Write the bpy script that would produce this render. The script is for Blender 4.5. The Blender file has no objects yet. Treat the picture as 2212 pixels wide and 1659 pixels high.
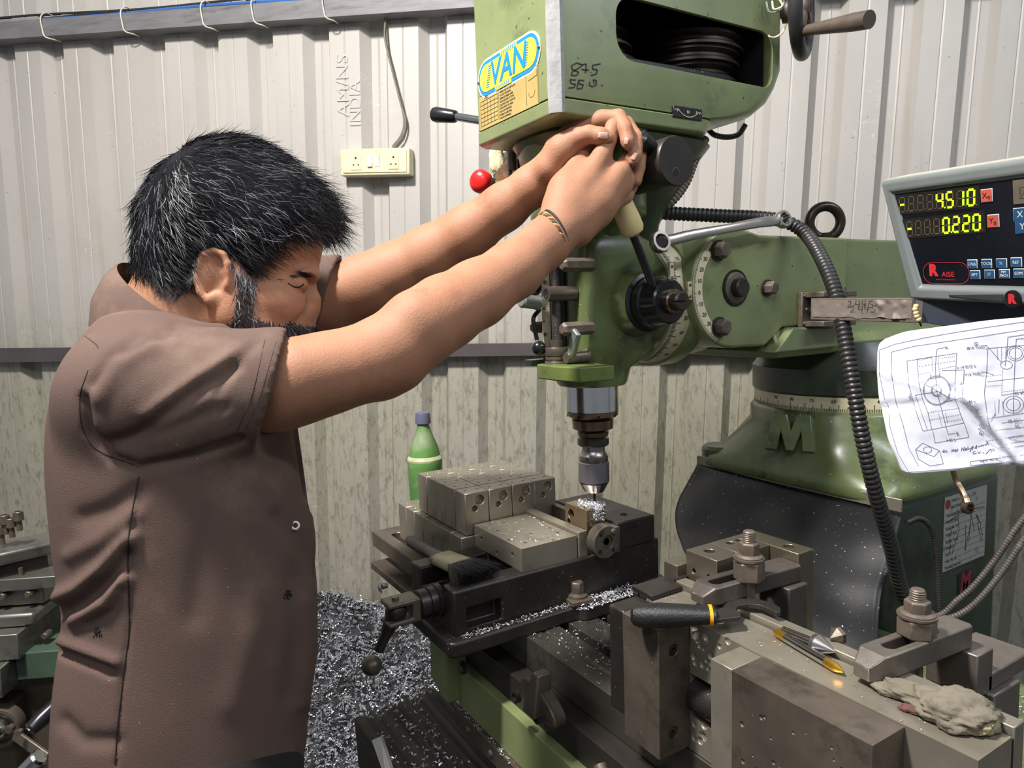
import bpy, bmesh, math, random
import numpy as np
from mathutils import Vector, Matrix, noise
random.seed(7); RS = np.random.RandomState(7)
PI = math.pi; rad = math.radians
SC = bpy.context.scene
COL = SC.collection
A3 = lambda *a: np.array(a, float)
# ---------------------------------------------------------------- camera (world axes = the milling machine's X/Y/Z, metres)
FPX = 1520.0; PIT, ROL, YAW = rad(6.26), rad(2.0), rad(31.23)
_v = A3(-math.cos(YAW), math.sin(YAW), 0); _r = A3(math.sin(YAW), math.cos(YAW), 0); _z = A3(0, 0, 1)
CF = _v*math.cos(PIT)-_z*math.sin(PIT); _u = _v*math.sin(PIT)+_z*math.cos(PIT)
CR = _r*math.cos(ROL)-_u*math.sin(ROL); CU = _u*math.cos(ROL)+_r*math.sin(ROL)
CC = A3(0, 0, 1.45)
cam = bpy.data.cameras.new('camera'); camo = bpy.data.objects.new('camera', cam); COL.objects.link(camo)
cam.sensor_width = 36; cam.lens = FPX/2212*36; cam.clip_start = .02
camo.matrix_world = Matrix(((CR[0], CU[0], -CF[0], 0), (CR[1], CU[1], -CF[1], 0), (CR[2], CU[2], -CF[2], 1.45), (0, 0, 0, 1)))
SC.camera = camo
# ---------------------------------------------------------------- light and exposure
SC.view_settings.view_transform = 'Standard'; SC.view_settings.look = 'None'
SC.view_settings.gamma = 1; SC.view_settings.use_curve_mapping = False
SC.view_settings.exposure = 0.5
W = bpy.data.worlds.new('workshop_air'); SC.world = W; W.use_nodes = True
W.node_tree.nodes['Background'].inputs[0].default_value = (.86, .93, 1, 1)
W.node_tree.nodes['Background'].inputs[1].default_value = .20
def area(name, loc, target, sx, sy, power, col):
    l = bpy.data.lights.new(name, 'AREA'); l.shape = 'RECTANGLE'; l.size = sx; l.size_y = sy; l.energy = power; l.color = col
    o = bpy.data.objects.new(name, l); COL.objects.link(o); o.location = loc
    o.rotation_euler = (Vector(target)-Vector(loc)).to_track_quat('-Z', 'Y').to_euler(); return o
def camp(r, f, h):          # a point r metres right of, f in front of and h above the camera
    return tuple(_r*r+_v*f+_z*(1.45+h))
area('overhead_lamp', camp(-.85, .38, 1.75), camp(-.1, 1.4, -.4), .24, .24, 86, (1, .96, .91))
area('tube_light', camp(1.5, .2, 1.3), camp(.5, 1.2, -.3), 1.2, .12, 11, (.86, .93, 1))
area('rear_fill_light', camp(-.3, -1.2, 1.6), camp(0, 1.2, -.2), 1.4, .5, 12, (.95, .97, 1))  # added soft fill from behind the camera, not a real fixture
# ---------------------------------------------------------------- pixel helpers (2212 x 1659 frame) onto known planes
def ray(x, y): return CF+CR*(x-1106)/FPX-CU*(y-829.5)/FPX
def D(x, y, d): return CC+ray(x, y)*d
def on(x, y, ax, val):
    r = ray(x, y); return CC+r*((val-CC[ax])/r[ax])
def onz(x, y, v): return on(x, y, 2, v)
def onx(x, y, v): return on(x, y, 0, v)
def ony(x, y, v): return on(x, y, 1, v)
def onp(x, y, p, n):
    r = ray(x, y); return CC+r*(((p-CC)@n)/(r@n))
def V(a): return Vector((float(a[0]), float(a[1]), float(a[2])))
# ---------------------------------------------------------------- materials
MATS = {}
def mat(name, col, rough=.5, metal=0.0, var=.12, scale=30, bump=0.0, bscale=None, dirt=None, damt=.5, dscale=6, stretch=None,
        speck=None, spamt=.62, spscale=180, emit=None, spec=.5, rvar=.15, coat=0, alpha=1, sss=0, trans=0):
    m = bpy.data.materials.new(name); m.use_nodes = True; t = m.node_tree; N = t.nodes; L = t.links
    p = N['Principled BSDF']; p.inputs['Metallic'].default_value = metal
    p.inputs['Specular IOR Level'].default_value = spec
    if coat: p.inputs['Coat Weight'].default_value = coat; p.inputs['Coat Roughness'].default_value = .2
    if sss:
        p.inputs['Subsurface Weight'].default_value = sss; p.inputs['Subsurface Radius'].default_value = (.012, .005, .003); p.inputs['Subsurface Scale'].default_value = .5
    if trans: p.inputs['Transmission Weight'].default_value = trans; p.inputs['IOR'].default_value = 1.33
    tc = N.new('ShaderNodeTexCoord'); mp = N.new('ShaderNodeMapping'); L.new(tc.outputs['Object'], mp.inputs[0])
    if stretch: mp.inputs['Scale'].default_value = stretch
    def noise_n(sc, det=5, r=.6):
        n = N.new('ShaderNodeTexNoise'); n.inputs['Scale'].default_value = sc; n.inputs['Detail'].default_value = det; n.inputs['Roughness'].default_value = r
        L.new(mp.outputs[0], n.inputs[0]); return n
    def ramp(src, a, b, ca=(0, 0, 0, 1), cb=(1, 1, 1, 1)):
        r = N.new('ShaderNodeValToRGB'); r.color_ramp.elements[0].position = a; r.color_ramp.elements[1].position = b
        r.color_ramp.elements[0].color = ca; r.color_ramp.elements[1].color = cb; L.new(src, r.inputs[0]); return r
    def mix(f, a, b):
        x = N.new('ShaderNodeMix'); x.data_type = 'RGBA'
        for s, val in ((x.inputs[0], f), (x.inputs[6], a), (x.inputs[7], b)):
            if hasattr(val, 'links') or hasattr(val, 'is_output'): L.new(val, s)
            else: s.default_value = val
        return x.outputs[2]
    n1 = noise_n(scale)
    lo = tuple(max(0, c*(1-var*1.6)) for c in col)+(1,); hi = tuple(min(1, c*(1+var*1.6)) for c in col)+(1,)
    c = ramp(n1.outputs[0], .3, .7, lo, hi).outputs[0]
    if dirt:
        n2 = noise_n(dscale, 8, .68); f = ramp(n2.outputs[0], damt, damt+.16).outputs[0]; c = mix(f, c, tuple(dirt)+(1,))
    if speck:
        n3 = noise_n(spscale, 2, .5); f = ramp(n3.outputs[0], spamt, spamt+.04).outputs[0]; c = mix(f, c, tuple(speck)+(1,))
    L.new(c, p.inputs['Base Color'])
    rr = N.new('ShaderNodeMapRange'); rr.inputs['To Min'].default_value = max(.02, rough-rvar); rr.inputs['To Max'].default_value = min(1, rough+rvar)
    n4 = noise_n(scale*.6+2, 4); L.new(n4.outputs[0], rr.inputs[0]); L.new(rr.outputs[0], p.inputs['Roughness'])
    if bump:
        bn = noise_n(bscale or scale*3, 6, .6); b = N.new('ShaderNodeBump'); b.inputs['Strength'].default_value = bump; b.inputs['Distance'].default_value = .002
        L.new(bn.outputs[0], b.inputs['Height']); L.new(b.outputs[0], p.inputs['Normal'])
    if emit: p.inputs['Emission Color'].default_value = tuple(emit[:3])+(1,); p.inputs['Emission Strength'].default_value = emit[3]
    MATS[name] = m; return m
def srgb(r, g, b):
    f = lambda c: (c/255/12.92) if c/255 <= .04045 else ((c/255+.055)/1.055)**2.4
    return (f(r), f(g), f(b))
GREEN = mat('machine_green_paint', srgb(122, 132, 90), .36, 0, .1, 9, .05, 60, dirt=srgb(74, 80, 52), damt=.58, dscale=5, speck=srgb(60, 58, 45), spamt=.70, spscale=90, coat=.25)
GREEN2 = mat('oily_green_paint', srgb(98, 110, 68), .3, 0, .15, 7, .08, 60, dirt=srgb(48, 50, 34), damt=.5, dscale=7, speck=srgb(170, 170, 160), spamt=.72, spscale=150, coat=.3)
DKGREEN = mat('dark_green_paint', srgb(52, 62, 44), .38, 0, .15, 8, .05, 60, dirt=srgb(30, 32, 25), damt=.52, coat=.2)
PUTTY = mat('grey_body_filler', srgb(150, 150, 150), .5, 0, .12, 40, .4, 90)
STEEL = mat('ground_steel', srgb(154, 146, 131), .36, .6, .09, 14, .03, 90, dirt=srgb(110, 104, 90), damt=.55, dscale=12)
STEELD = mat('worn_grey_steel', srgb(106, 96, 86), .4, .55, .14, 16, .06, 90, dirt=srgb(70, 64, 56), damt=.52, dscale=14, speck=srgb(200, 200, 198), spamt=.74, spscale=260)
OXIDE = mat('black_oxide_steel', srgb(62, 57, 54), .34, .5, .18, 18, .05, 90, dirt=srgb(100, 92, 84), damt=.64, dscale=14)
CAST = mat('dark_oiled_cast_iron', srgb(52, 47, 44), .36, .4, .18, 14, .12, 120, dirt=srgb(92, 86, 80), damt=.62, dscale=11, speck=srgb(200, 202, 206), spamt=.73, spscale=300)
CHROME = mat('polished_steel', srgb(205, 205, 205), .16, 1, .04, 10, rvar=.08)
CHUCKM = mat('satin_chuck_steel', srgb(160, 154, 152), .28, .95, .06, 10)
BRONZE = mat('warm_tinted_steel', srgb(128, 108, 92), .3, .9, .12, 12)
BOLT = mat('dusty_bolt_steel', srgb(112, 100, 90), .5, .5, .15, 60, .2, 160)
BLACK = mat('black_plastic', srgb(26, 26, 28), .25, 0, .1, 20, coat=.3)
DARK = mat('dark_void_metal', srgb(16, 15, 15), .6, .1, .1, 20)
RUBBER = mat('black_rubber_sheet', srgb(15, 16, 20), .42, 0, .2, 8, .1, 50, speck=srgb(190, 196, 205), spamt=.715, spscale=230, rvar=.12)
HOSE = mat('black_hose', srgb(40, 38, 38), .42, 0, .2, 20, dirt=srgb(78, 70, 62), damt=.6, dscale=10)
GHOSE = mat('dusty_grey_conduit', srgb(112, 102, 88), .6, .1, .15, 30)
WALLM = mat('painted_sheet_metal', srgb(196, 191, 184), .5, .0, .05, 5, .08, 30, dirt=srgb(172, 162, 145), damt=.6, dscale=3, stretch=(1, 1, .45), rvar=.1)
CHIPM = mat('bright_metal_chips', srgb(218, 220, 226), .25, .4, .1, 50)
WHITE = mat('white_plastic', srgb(224, 222, 214), .4, 0, .03, 30)
INK = mat('black_ink', srgb(22, 24, 24), .6, 0, .05, 30)
# ---------------------------------------------------------------- mesh helpers
WL = {}
def spline(pts, n=8, closed=False):
    P = [A3(*p) for p in pts]; out = []
    m = len(P)
    for i in range(m if closed else m-1):
        p0 = P[(i-1) % m] if (closed or i > 0) else 2*P[0]-P[1]
        p1, p2 = P[i], P[(i+1) % m]
        p3 = P[(i+2) % m] if (closed or i+2 < m) else 2*P[-1]-P[-2]
        for k in range(n):
            t = k/n
            out.append(.5*((2*p1)+(-p0+p2)*t+(2*p0-5*p1+4*p2-p3)*t*t+(-p0+3*p1-3*p2+p3)*t**3))
    if not closed: out.append(P[-1])
    return out
def resample(P, step):
    P = [A3(*p) for p in P]; d = [0]
    for a, b in zip(P, P[1:]): d.append(d[-1]+np.linalg.norm(b-a))
    n = max(2, int(d[-1]/step)+1); s = np.linspace(0, d[-1], n); Q = np.array(P)
    return [A3(*[np.interp(x, d, Q[:, k]) for k in range(3)]) for x in s]
class G:
    def __init__(s, M=None): s.b = bmesh.new(); s.M = M
    def _v(s, p):
        p = V(p); return s.b.verts.new(s.M @ p if s.M else p)
    def face(s, vs):
        try: return s.b.faces.new(vs)
        except ValueError: return None
    def poly(s, verts, faces):
        vs = [s._v(p) for p in verts]
        for f in faces: s.face([vs[i] for i in f])
        return s
    def box(s, x0, x1, y0, y1, z0, z1):
        return s.poly([(x, y, z) for z in (z0, z1) for x, y in ((x0, y0), (x1, y0), (x1, y1), (x0, y1))],
                      [(3, 2, 1, 0), (4, 5, 6, 7), (0, 1, 5, 4), (1, 2, 6, 5), (2, 3, 7, 6), (3, 0, 4, 7)])
    def hexa(s, b4, t4): return s.poly(list(b4)+list(t4), [(3, 2, 1, 0), (4, 5, 6, 7), (0, 1, 5, 4), (1, 2, 6, 5), (2, 3, 7, 6), (3, 0, 4, 7)])
    def rings(s, R, caps=True, closed=False):
        vr = [[s._v(p) for p in r] for r in R]; n = len(vr[0])
        m = len(vr)
        for i in range(m if closed else m-1):
            a, b = vr[i], vr[(i+1) % m]
            for k in range(n): s.face([a[k], a[(k+1) % n], b[(k+1) % n], b[k]])
        if caps and not closed: s.face(vr[0][::-1]); s.face(vr[-1])
        return s
    def lathe(s, prof, o, ax=(0, 0, 1), n=32, ph=0, caps=True):
        ax = A3(*ax); ax = ax/np.linalg.norm(ax); t = A3(1, 0, 0) if abs(ax[0]) < .8 else A3(0, 1, 0)
        e1 = np.cross(t, ax); e1 /= np.linalg.norm(e1); e2 = np.cross(ax, e1); o = A3(*o)
        return s.rings([[o+ax*h+(e1*math.cos(ph+2*PI*k/n)+e2*math.sin(ph+2*PI*k/n))*max(r, 1e-5) for k in range(n)] for h, r in prof], caps)
    def cyl(s, p, q, r, r2=None, n=24, ph=0):
        p = A3(*p); q = A3(*q); l = np.linalg.norm(q-p); return s.lathe([(0, r), (l, r if r2 is None else r2)], p, q-p, n, ph)
    def tube(s, pts, r, n=8, closed=False, caps=True):
        P = [A3(*p) for p in pts]; R = []; m = len(P); up = None
        for i in range(m):
            a = P[(i-1) % m] if (closed or i) else P[0]; b = P[(i+1) % m] if (closed or i < m-1) else P[-1]
            t = b-a; t /= (np.linalg.norm(t)+1e-12)
            if up is None:
                up = A3(0, 0, 1) if abs(t[2]) < .9 else A3(1, 0, 0)
            e1 = up-t*(up@t); e1 /= np.linalg.norm(e1); up = e1; e2 = np.cross(t, e1)
            rr = r[i] if hasattr(r, '__len__') else r
            R.append([P[i]+(e1*math.cos(2*PI*k/n)+e2*math.sin(2*PI*k/n))*rr for k in range(n)])
        return s.rings(R, caps, closed)
    def prism(s, pts, plane, a, b):
        f = {'xy': lambda u, v, w: (u, v, w), 'xz': lambda u, v, w: (u, w, v), 'yz': lambda u, v, w: (w, u, v)}[plane]
        A = [s._v(f(u, v, a)) for u, v in pts]; B = [s._v(f(u, v, b)) for u, v in pts]; n = len(pts)
        s.face(A[::-1]); s.face(B)
        for k in range(n): s.face([A[k], A[(k+1) % n], B[(k+1) % n], B[k]])
        return s
    def sph(s, c, r, u=20, v=12):
        r = r if hasattr(r, '__len__') else (r, r, r); c = A3(*c)
        return s.rings([[c+A3(r[0]*math.sin(PI*j/v)*math.cos(2*PI*k/u), r[1]*math.sin(PI*j/v)*math.sin(2*PI*k/u), -r[2]*math.cos(PI*j/v)) if 0 < j < v else
                         c+A3(1e-5*math.cos(2*PI*k/u), 1e-5*math.sin(2*PI*k/u), -r[2]*math.cos(PI*j/v)) for k in range(u)] for j in range(v+1)])
    def obj(s, name, m, parent=None, bev=0.0, ang=32, local=False, cut=None, seg=2, loc=None, smooth=True):
        bmesh.ops.remove_doubles(s.b, verts=s.b.verts, dist=1e-6)
        bmesh.ops.recalc_face_normals(s.b, faces=s.b.faces)
        me = bpy.data.meshes.new(name); s.b.to_mesh(me); s.b.free()
        return fin(me, name, m, parent, bev, ang, local, cut, seg, loc, smooth)
def shade(me, ang):
    b = bmesh.new(); b.from_mesh(me)
    for f in b.faces: f.smooth = True
    lim = rad(ang)
    for e in b.edges: e.smooth = not (len(e.link_faces) == 2 and e.calc_face_angle(0) > lim)
    b.to_mesh(me); b.free()
def fin(me, name, m, parent=None, bev=0.0, ang=32, local=False, cut=None, seg=2, loc=None, smooth=True):
    o = bpy.data.objects.new(name, me); COL.objects.link(o)
    if m: me.materials.append(m)
    if cut:
        tmp = []
        for c in cut:
            bmesh.ops.recalc_face_normals(c.b, faces=c.b.faces)
            cm = bpy.data.meshes.new('c'); c.b.to_mesh(cm); c.b.free(); co = bpy.data.objects.new('c', cm); COL.objects.link(co); tmp.append(co)
            md = o.modifiers.new('b', 'BOOLEAN'); md.operation = 'DIFFERENCE'; md.solver = 'EXACT'; md.object = co
        dg = bpy.context.evaluated_depsgraph_get(); nm = bpy.data.meshes.new_from_object(o.evaluated_get(dg)); o.modifiers.clear()
        o.data = nm; nm.name = name; me = nm
        for co in tmp: bpy.data.objects.remove(co)
    if smooth: shade(me, ang)
    if bev:
        md = o.modifiers.new('bevel', 'BEVEL'); md.width = bev; md.segments = seg; md.limit_method = 'ANGLE'; md.angle_limit = rad(35); md.harden_normals = False
    pw = A3(0, 0, 0)
    if parent is not None:
        o.parent = parent; pw = WL.get(parent.name, A3(0, 0, 0))
    if local: o.location = loc or (0, 0, 0); WL[o.name] = pw+A3(*(loc or (0, 0, 0)))
    elif loc is not None:           # mesh given in world space, origin moved to loc
        me.transform(Matrix.Translation(-V(loc))); o.location = V(A3(*loc)-pw); WL[o.name] = A3(*loc)
    else: o.location = V(-pw); WL[o.name] = A3(0, 0, 0)
    return o
def thing(name, label, cat, loc, group=None, rz=0):
    o = bpy.data.objects.new(name, None); COL.objects.link(o); o.location = V(loc); o.rotation_euler = (0, 0, rz); o.empty_display_size = .02
    WL[o.name] = A3(*loc); o['label'] = label; o['category'] = cat
    if group: o['group'] = group
    return o
def tag(o, label, cat, group=None, kind=None):
    o['label'] = label; o['category'] = cat
    if group: o['group'] = group
    if kind: o['kind'] = kind
    return o
def rawobj(name, verts, faces, m, parent=None, smooth=True, ang=40):
    me = bpy.data.meshes.new(name); me.from_pydata([tuple(v) for v in verts], [], faces); me.update()
    if smooth: me.polygons.foreach_set('use_smooth', [True]*len(me.polygons))
    return fin(me, name, m, parent, smooth=False)
def hose(name, pts, r, pitch, m, parent, n=12, seg=10):
    P = resample(spline(pts, seg), pitch/3); rr = [r*(1, 1, .82)[i % 3] for i in range(len(P))]
    return G().tube(P, rr, n).obj(name, m, parent, ang=60)
def text(name, s, size, o, ex, ey, m, parent, ext=.0004, align='CENTER', shear=0, sx=1, bold=0):
    o = A3(*o); ex = A3(*ex); ex = ex/np.linalg.norm(ex); ey = A3(*ey); ey = ey-ex*(ey@ex); ey = ey/np.linalg.norm(ey); ez = np.cross(ex, ey)
    c = bpy.data.curves.new(name, 'FONT'); c.body = s; c.size = size; c.align_x = align; c.align_y = 'CENTER'; c.extrude = ext; c.shear = shear; c.offset = bold; c.resolution_u = 3
    t = bpy.data.objects.new('t', c); COL.objects.link(t); dg = bpy.context.evaluated_depsgraph_get()
    me = bpy.data.meshes.new_from_object(t.evaluated_get(dg)); bpy.data.objects.remove(t)
    me.transform(Matrix(((ex[0]*sx, ey[0], ez[0], o[0]), (ex[1]*sx, ey[1], ez[1], o[1]), (ex[2]*sx, ey[2], ez[2], o[2]), (0, 0, 0, 1))))
    me.materials.clear(); return fin(me, name, m, parent, smooth=False)
def strokes(name, lines, o, ex, ey, w, m, parent, lift=.0006):
    """flat print: polylines in (u,v) metres drawn as thin ribbons on the plane o,ex,ey"""
    o = A3(*o); ex = A3(*ex); ey = A3(*ey); ez = np.cross(ex, ey); ez /= np.linalg.norm(ez); vs = []; fs = []
    for ln in lines:
        for (a, b), (c, d) in zip(ln, ln[1:]):
            t = A3(c-a, d-b); l = math.hypot(*t)
            if l < 1e-7: continue
            nx, ny = -t[1]/l*w/2, t[0]/l*w/2; k = len(vs)
            for u, q in ((a+nx, b+ny), (a-nx, b-ny), (c-nx, d-ny), (c+nx, d+ny)): vs.append(o+ex*u+ey*q+ez*lift)
            fs.append((k, k+1, k+2, k+3))
    return rawobj(name, vs, fs, m, parent, False)
def circ(u, v, r, n=24, a0=0, a1=2*PI): return [(u+r*math.cos(a0+(a1-a0)*k/n), v+r*math.sin(a0+(a1-a0)*k/n)) for k in range(n+1)]
# ================================================================ the shed wall
_t = rad(-4); ws = A3(-.6119*math.cos(_t)+.7908*math.sin(_t), -.6119*math.sin(_t)-.7908*math.cos(_t), .0149)
dn = A3(-.0502, -.0204, -.9985); dn /= np.linalg.norm(dn); ws = ws-dn*(ws@dn); ws /= np.linalg.norm(ws)
WN = np.cross(ws, dn); WP0 = D(1000, 700, 2.4); wr = -ws; wu = -dn
def WPt(s, t, d=0): return WP0+wr*s+wu*t+WN*d          # point on the wall: s right, t up, d out of it
def wst(x, y, d=0):
    p = onp(x, y, WP0+WN*d, WN)-WP0; return p@wr, p@wu
PITCH, S0 = .203, -1.676
T0 = -(WP0[2])/wu[2]+.0
def sheet(name, t0, t1, m, k0=-6, k1=22, d0=0.0):
    prof = []                                     # (s, depth): crest proud, slope, valley with a small stiffening bead
    for k in range(k0, k1):
        b = S0+k*PITCH
        prof += [(b, 0), (b+.050, 0), (b+.053, -.0022), (b+.057, 0), (b+.106, 0), (b+.134, -.036), (b+.156, -.036), (b+.160, -.0335), (b+.164, -.036), (b+.186, -.036)]
    vs = []; fs = []; nt = 24
    for j in range(nt+1):
        t = t0+(t1-t0)*j/nt
        for s, d in prof: vs.append(WPt(s, t, d+d0+.0012*noise.noise(Vector((s*3, t*2.3, 0)))))
    n = len(prof)
    for j in range(nt):
        for i in range(n-1): a = j*n+i; fs.append((a, a+1, a+n+1, a+n))
    o = rawobj(name, vs, fs, m, None, False)
    md = o.modifiers.new('t', 'SOLIDIFY'); md.thickness = .0012; md.offset = -1
    o['kind'] = 'structure'; return o
# wall paint: clean above, oil film and grime growing lower down (stains, they stay put)
def wallmat():
    m = mat('painted_corrugated_sheet', srgb(179, 174, 168), .45, 0, .04, 4, .12, 45, stretch=(1, 1, .5), rvar=.12)
    t = m.node_tree; N = t.nodes; L = t.links; p = N['Principled BSDF']; c0 = p.inputs['Base Color'].links[0].from_socket
    tc = N.new('ShaderNodeTexCoord'); sx = N.new('ShaderNodeSeparateXYZ'); L.new(tc.outputs['Object'], sx.inputs[0])
    def nz(sc, st, det=8, r=.65):
        mp = N.new('ShaderNodeMapping'); mp.inputs['Scale'].default_value = st; L.new(tc.outputs['Object'], mp.inputs[0])
        n = N.new('ShaderNodeTexNoise'); n.inputs['Scale'].default_value = sc; n.inputs['Detail'].default_value = det; n.inputs['Roughness'].default_value = r; L.new(mp.outputs[0], n.inputs[0]); return n.outputs[0]
    def mth(op, a, b=None, clamp=False):
        x = N.new('ShaderNodeMath'); x.operation = op; x.use_clamp = clamp
        for i, q in enumerate((a, b)):
            if q is None: continue
            if isinstance(q, (int, float)): x.inputs[i].default_value = q
            else: L.new(q, x.inputs[i])
        return x.outputs[0]
    def layer(prev, fac, col):
        x = N.new('ShaderNodeMix'); x.data_type = 'RGBA'; L.new(fac, x.inputs[0]); L.new(prev, x.inputs[6]); x.inputs[7].default_value = tuple(col)+(1,); return x.outputs[2]
    low = N.new('ShaderNodeMapRange'); low.inputs['From Min'].default_value = 1.62; low.inputs['From Max'].default_value = 1.12; low.interpolation_type = 'SMOOTHSTEP'; L.new(sx.outputs[2], low.inputs[0])
    big = nz(2.2, (1, 1, .35)); fine = nz(55, (1, 1, .35), 8, .78); fac = mth('MULTIPLY', low.outputs[0], mth('ADD', mth('MULTIPLY', big, .9), .18, True), True)
    c = layer(c0, mth('MULTIPLY', fac, .95, True), srgb(150, 146, 122))
    sm = mth('MULTIPLY', mth('SUBTRACT', fine, .5), 6, True); c = layer(c, mth('MULTIPLY', mth('MULTIPLY', sm, low.outputs[0]), .72), srgb(92, 88, 70))
    up = mth('MULTIPLY', mth('SUBTRACT', nz(3.3, (1, 1, .6)), .60), 7, True); c = layer(c, mth('MULTIPLY', up, .42), srgb(168, 158, 138))
    st = mth('MULTIPLY', mth('SUBTRACT', nz(15, (1, 1, .06)), .57), 6, True); c = layer(c, mth('MULTIPLY', st, .3), srgb(150, 142, 122))
    sp = mth('MULTIPLY', mth('SUBTRACT', nz(75, (1, 1, 1), 2, .5), .735), 30, True); c = layer(c, mth('MULTIPLY', sp, .6), srgb(96, 86, 70))
    scr = N.new('ShaderNodeTexVoronoi'); scr.feature = 'DISTANCE_TO_EDGE'; scr.inputs['Scale'].default_value = 16
    mp = N.new('ShaderNodeMapping'); mp.inputs['Scale'].default_value = (1, 1, 1.7); L.new(tc.outputs['Object'], mp.inputs[0]); wv = N.new('ShaderNodeTexNoise'); wv.inputs['Scale'].default_value = 9
    L.new(mp.outputs[0], wv.inputs[0]); ad = N.new('ShaderNodeMix'); ad.data_type = 'RGBA'; ad.inputs[0].default_value = .35; L.new(mp.outputs[0], ad.inputs[6]); L.new(wv.outputs[1], ad.inputs[7]); L.new(ad.outputs[2], scr.inputs[0])
    sc = mth('MULTIPLY', mth('SUBTRACT', .014, scr.outputs[0]), 90, True); msk = mth('MULTIPLY', mth('SUBTRACT', nz(5, (1, 1, 1)), .53), 8, True)
    c = layer(c, mth('MULTIPLY', mth('MULTIPLY', sc, msk), .5), srgb(226, 222, 216))
    L.new(c, p.inputs['Base Color']); return m
WM = wallmat()
sheet('wall_back', T0-.05, 1.6, WM)
g = G().box(-5, 5, -3, 5, -.06, 0); fl = g.obj('floor', mat('oily_concrete', srgb(70, 66, 62), .6, 0, .3, 6, .2, 40, dirt=srgb(30, 28, 26), damt=.5)); fl['kind'] = 'structure'
# girt across the wall (dark steel angle)
GR = mat('grey_primer_steel', srgb(82, 76, 76), .5, .1, .08, 12, dirt=srgb(60, 52, 50), damt=.6)
_, ta = wst(0, 752, .04); _, tb = wst(1100, 741, .04); _, tc_ = wst(0, 783, .04); _, td = wst(1100, 769, .04)
sa, _ = wst(0, 752, .04); sb, _ = wst(1100, 741, .04)
def girt_t(s, a, b): return a+(b-a)*(s-sa)/(sb-sa)
g = G(); R0 = []
for s in (-2.6, 2.9):
    lo, hi = girt_t(s, tc_, td), girt_t(s, ta, tb)
    R0.append([WPt(s, lo, -.036), WPt(s, lo, .045), WPt(s, hi, .045), WPt(s, hi, .038), WPt(s, lo+.007, .038), WPt(s, lo+.007, -.036)])
g.rings(R0); o = g.obj('trim_1', GR, bev=.001); o['kind'] = 'structure'
# upper rail carrying cables
s1, t1 = wst(0, 85, .06); s2, t2 = wst(900, 24, .06)
def rail_t(s): return t1+(t2-t1)*(s-s1)/(s2-s1)
RAILM = mat('grey_dusty_rail', srgb(118, 116, 118), .55, .1, .1, 10, dirt=srgb(86, 82, 80), damt=.55, stretch=(1, 1, 6))
g = G(); R0 = []
for s in (-2.6, 2.9):
    b = rail_t(s); R0.append([WPt(s, b, 0), WPt(s, b, .06), WPt(s, b+.058, .06), WPt(s, b+.058, .052), WPt(s, b+.008, .052), WPt(s, b+.008, 0)])
g.rings(R0); o = g.obj('trim_2', RAILM, bev=.001); o['kind'] = 'structure'
def railcable(name, r, d, dz, wob, m, lab, seed, s0=-2.6, s1=.6, rise=0):
    rs = np.random.RandomState(seed); P = []
    for i in range(30):
        s = s0+(s1-s0)*i/29; P.append(WPt(s, rail_t(s)+.058+dz+wob*math.sin(i*.7+seed)+rise*i/29, d))
    return tag(G().tube(spline(P, 4), r, 8).obj(name, m), lab, 'cable')
BLUE = mat('blue_cable_jacket', srgb(58, 104, 172), .4, 0, .05, 20)
railcable('power_cable', .006, .030, .006, .003, BLUE, 'blue electric cable tied along the top wall rail', 3, rise=.012)
railcable('power_cable', .007, .012, .016, .004, mat('black_cable', srgb(40, 40, 44), .5), 'thick black cable lying behind the blue cable on the top rail', 5, rise=.010)
railcable('power_cable', .005, -.002, .03, .004, MATS['black_cable'], 'thin dark cable highest behind the top wall rail', 8, rise=.014)
g = G(); s = -2.6; P = []
for i in range(12): s = -2.6+i*.1; P.append(WPt(s, rail_t(s)+.060, .048))
tag(G().tube(P, .010, 10).obj('conduit_pipe', mat('dusty_grey_pipe', srgb(140, 136, 130), .7)), 'dusty grey conduit stub lying on the left end of the top rail', 'pipe')
TIE = mat('cream_cable_tie', srgb(214, 208, 190), .5)
for i, (x, y, lab) in enumerate(((92, 60, 'cream cable tie round the top rail, nearest the left end'), (264, 40, 'cream cable tie second from the left on the top rail, with a knotted tail'),
        (436, 25, 'cream cable tie third from the left on the top rail'), (545, 18, 'cream cable tie fourth from the left on the top rail'), (698, 5, 'cream cable tie on the top rail above the embossed rib'))):
    s, _ = wst(x, y, .06); b = rail_t(s)
    P = [WPt(s, b+.085, .01), WPt(s+.002, b+.083, .045), WPt(s, b+.06, .066), WPt(s+.004, b+.02, .066), WPt(s+.012, b-.003, .066), WPt(s+.03, b-.008, .05), WPt(s+.032, b-.006, .02)]
    tag(G().tube(spline(P, 5), .0022, 6).obj('cable_tie', TIE), lab, 'cable tie', 'cable ties round the top rail')
# socket board
BOXM = mat('yellowed_plastic', srgb(214, 203, 168), .45, 0, .07, 25, .05, dirt=srgb(168, 146, 104), damt=.56, dscale=22)
s1, t1 = wst(735, 380, .05); s2, t2 = wst(884, 318, .05)
c = WPt((s1+s2)/2, (t1+t2)/2, 0)
so = thing('socket_box', 'yellowed switch box with two sockets and two rocker switches on the corrugated wall', 'socket', c)
Mw = Matrix(((wr[0], wu[0], WN[0], 0), (wr[1], wu[1], WN[1], 0), (wr[2], wu[2], WN[2], 0), (0, 0, 0, 1)))
MB = Matrix.Translation(V(c)) @ Mw; bw, bh = (s2-s1)/2, (t2-t1)/2
G(MB).box(-bw, bw, -bh, bh, 0, .05).obj('back_box', BOXM, so, bev=.005, seg=3)
G(MB).box(-bw*.9, bw*.93, -bh*.8, bh*.8, .05, .0535).obj('face_plate', BOXM, so, bev=.001)
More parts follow.
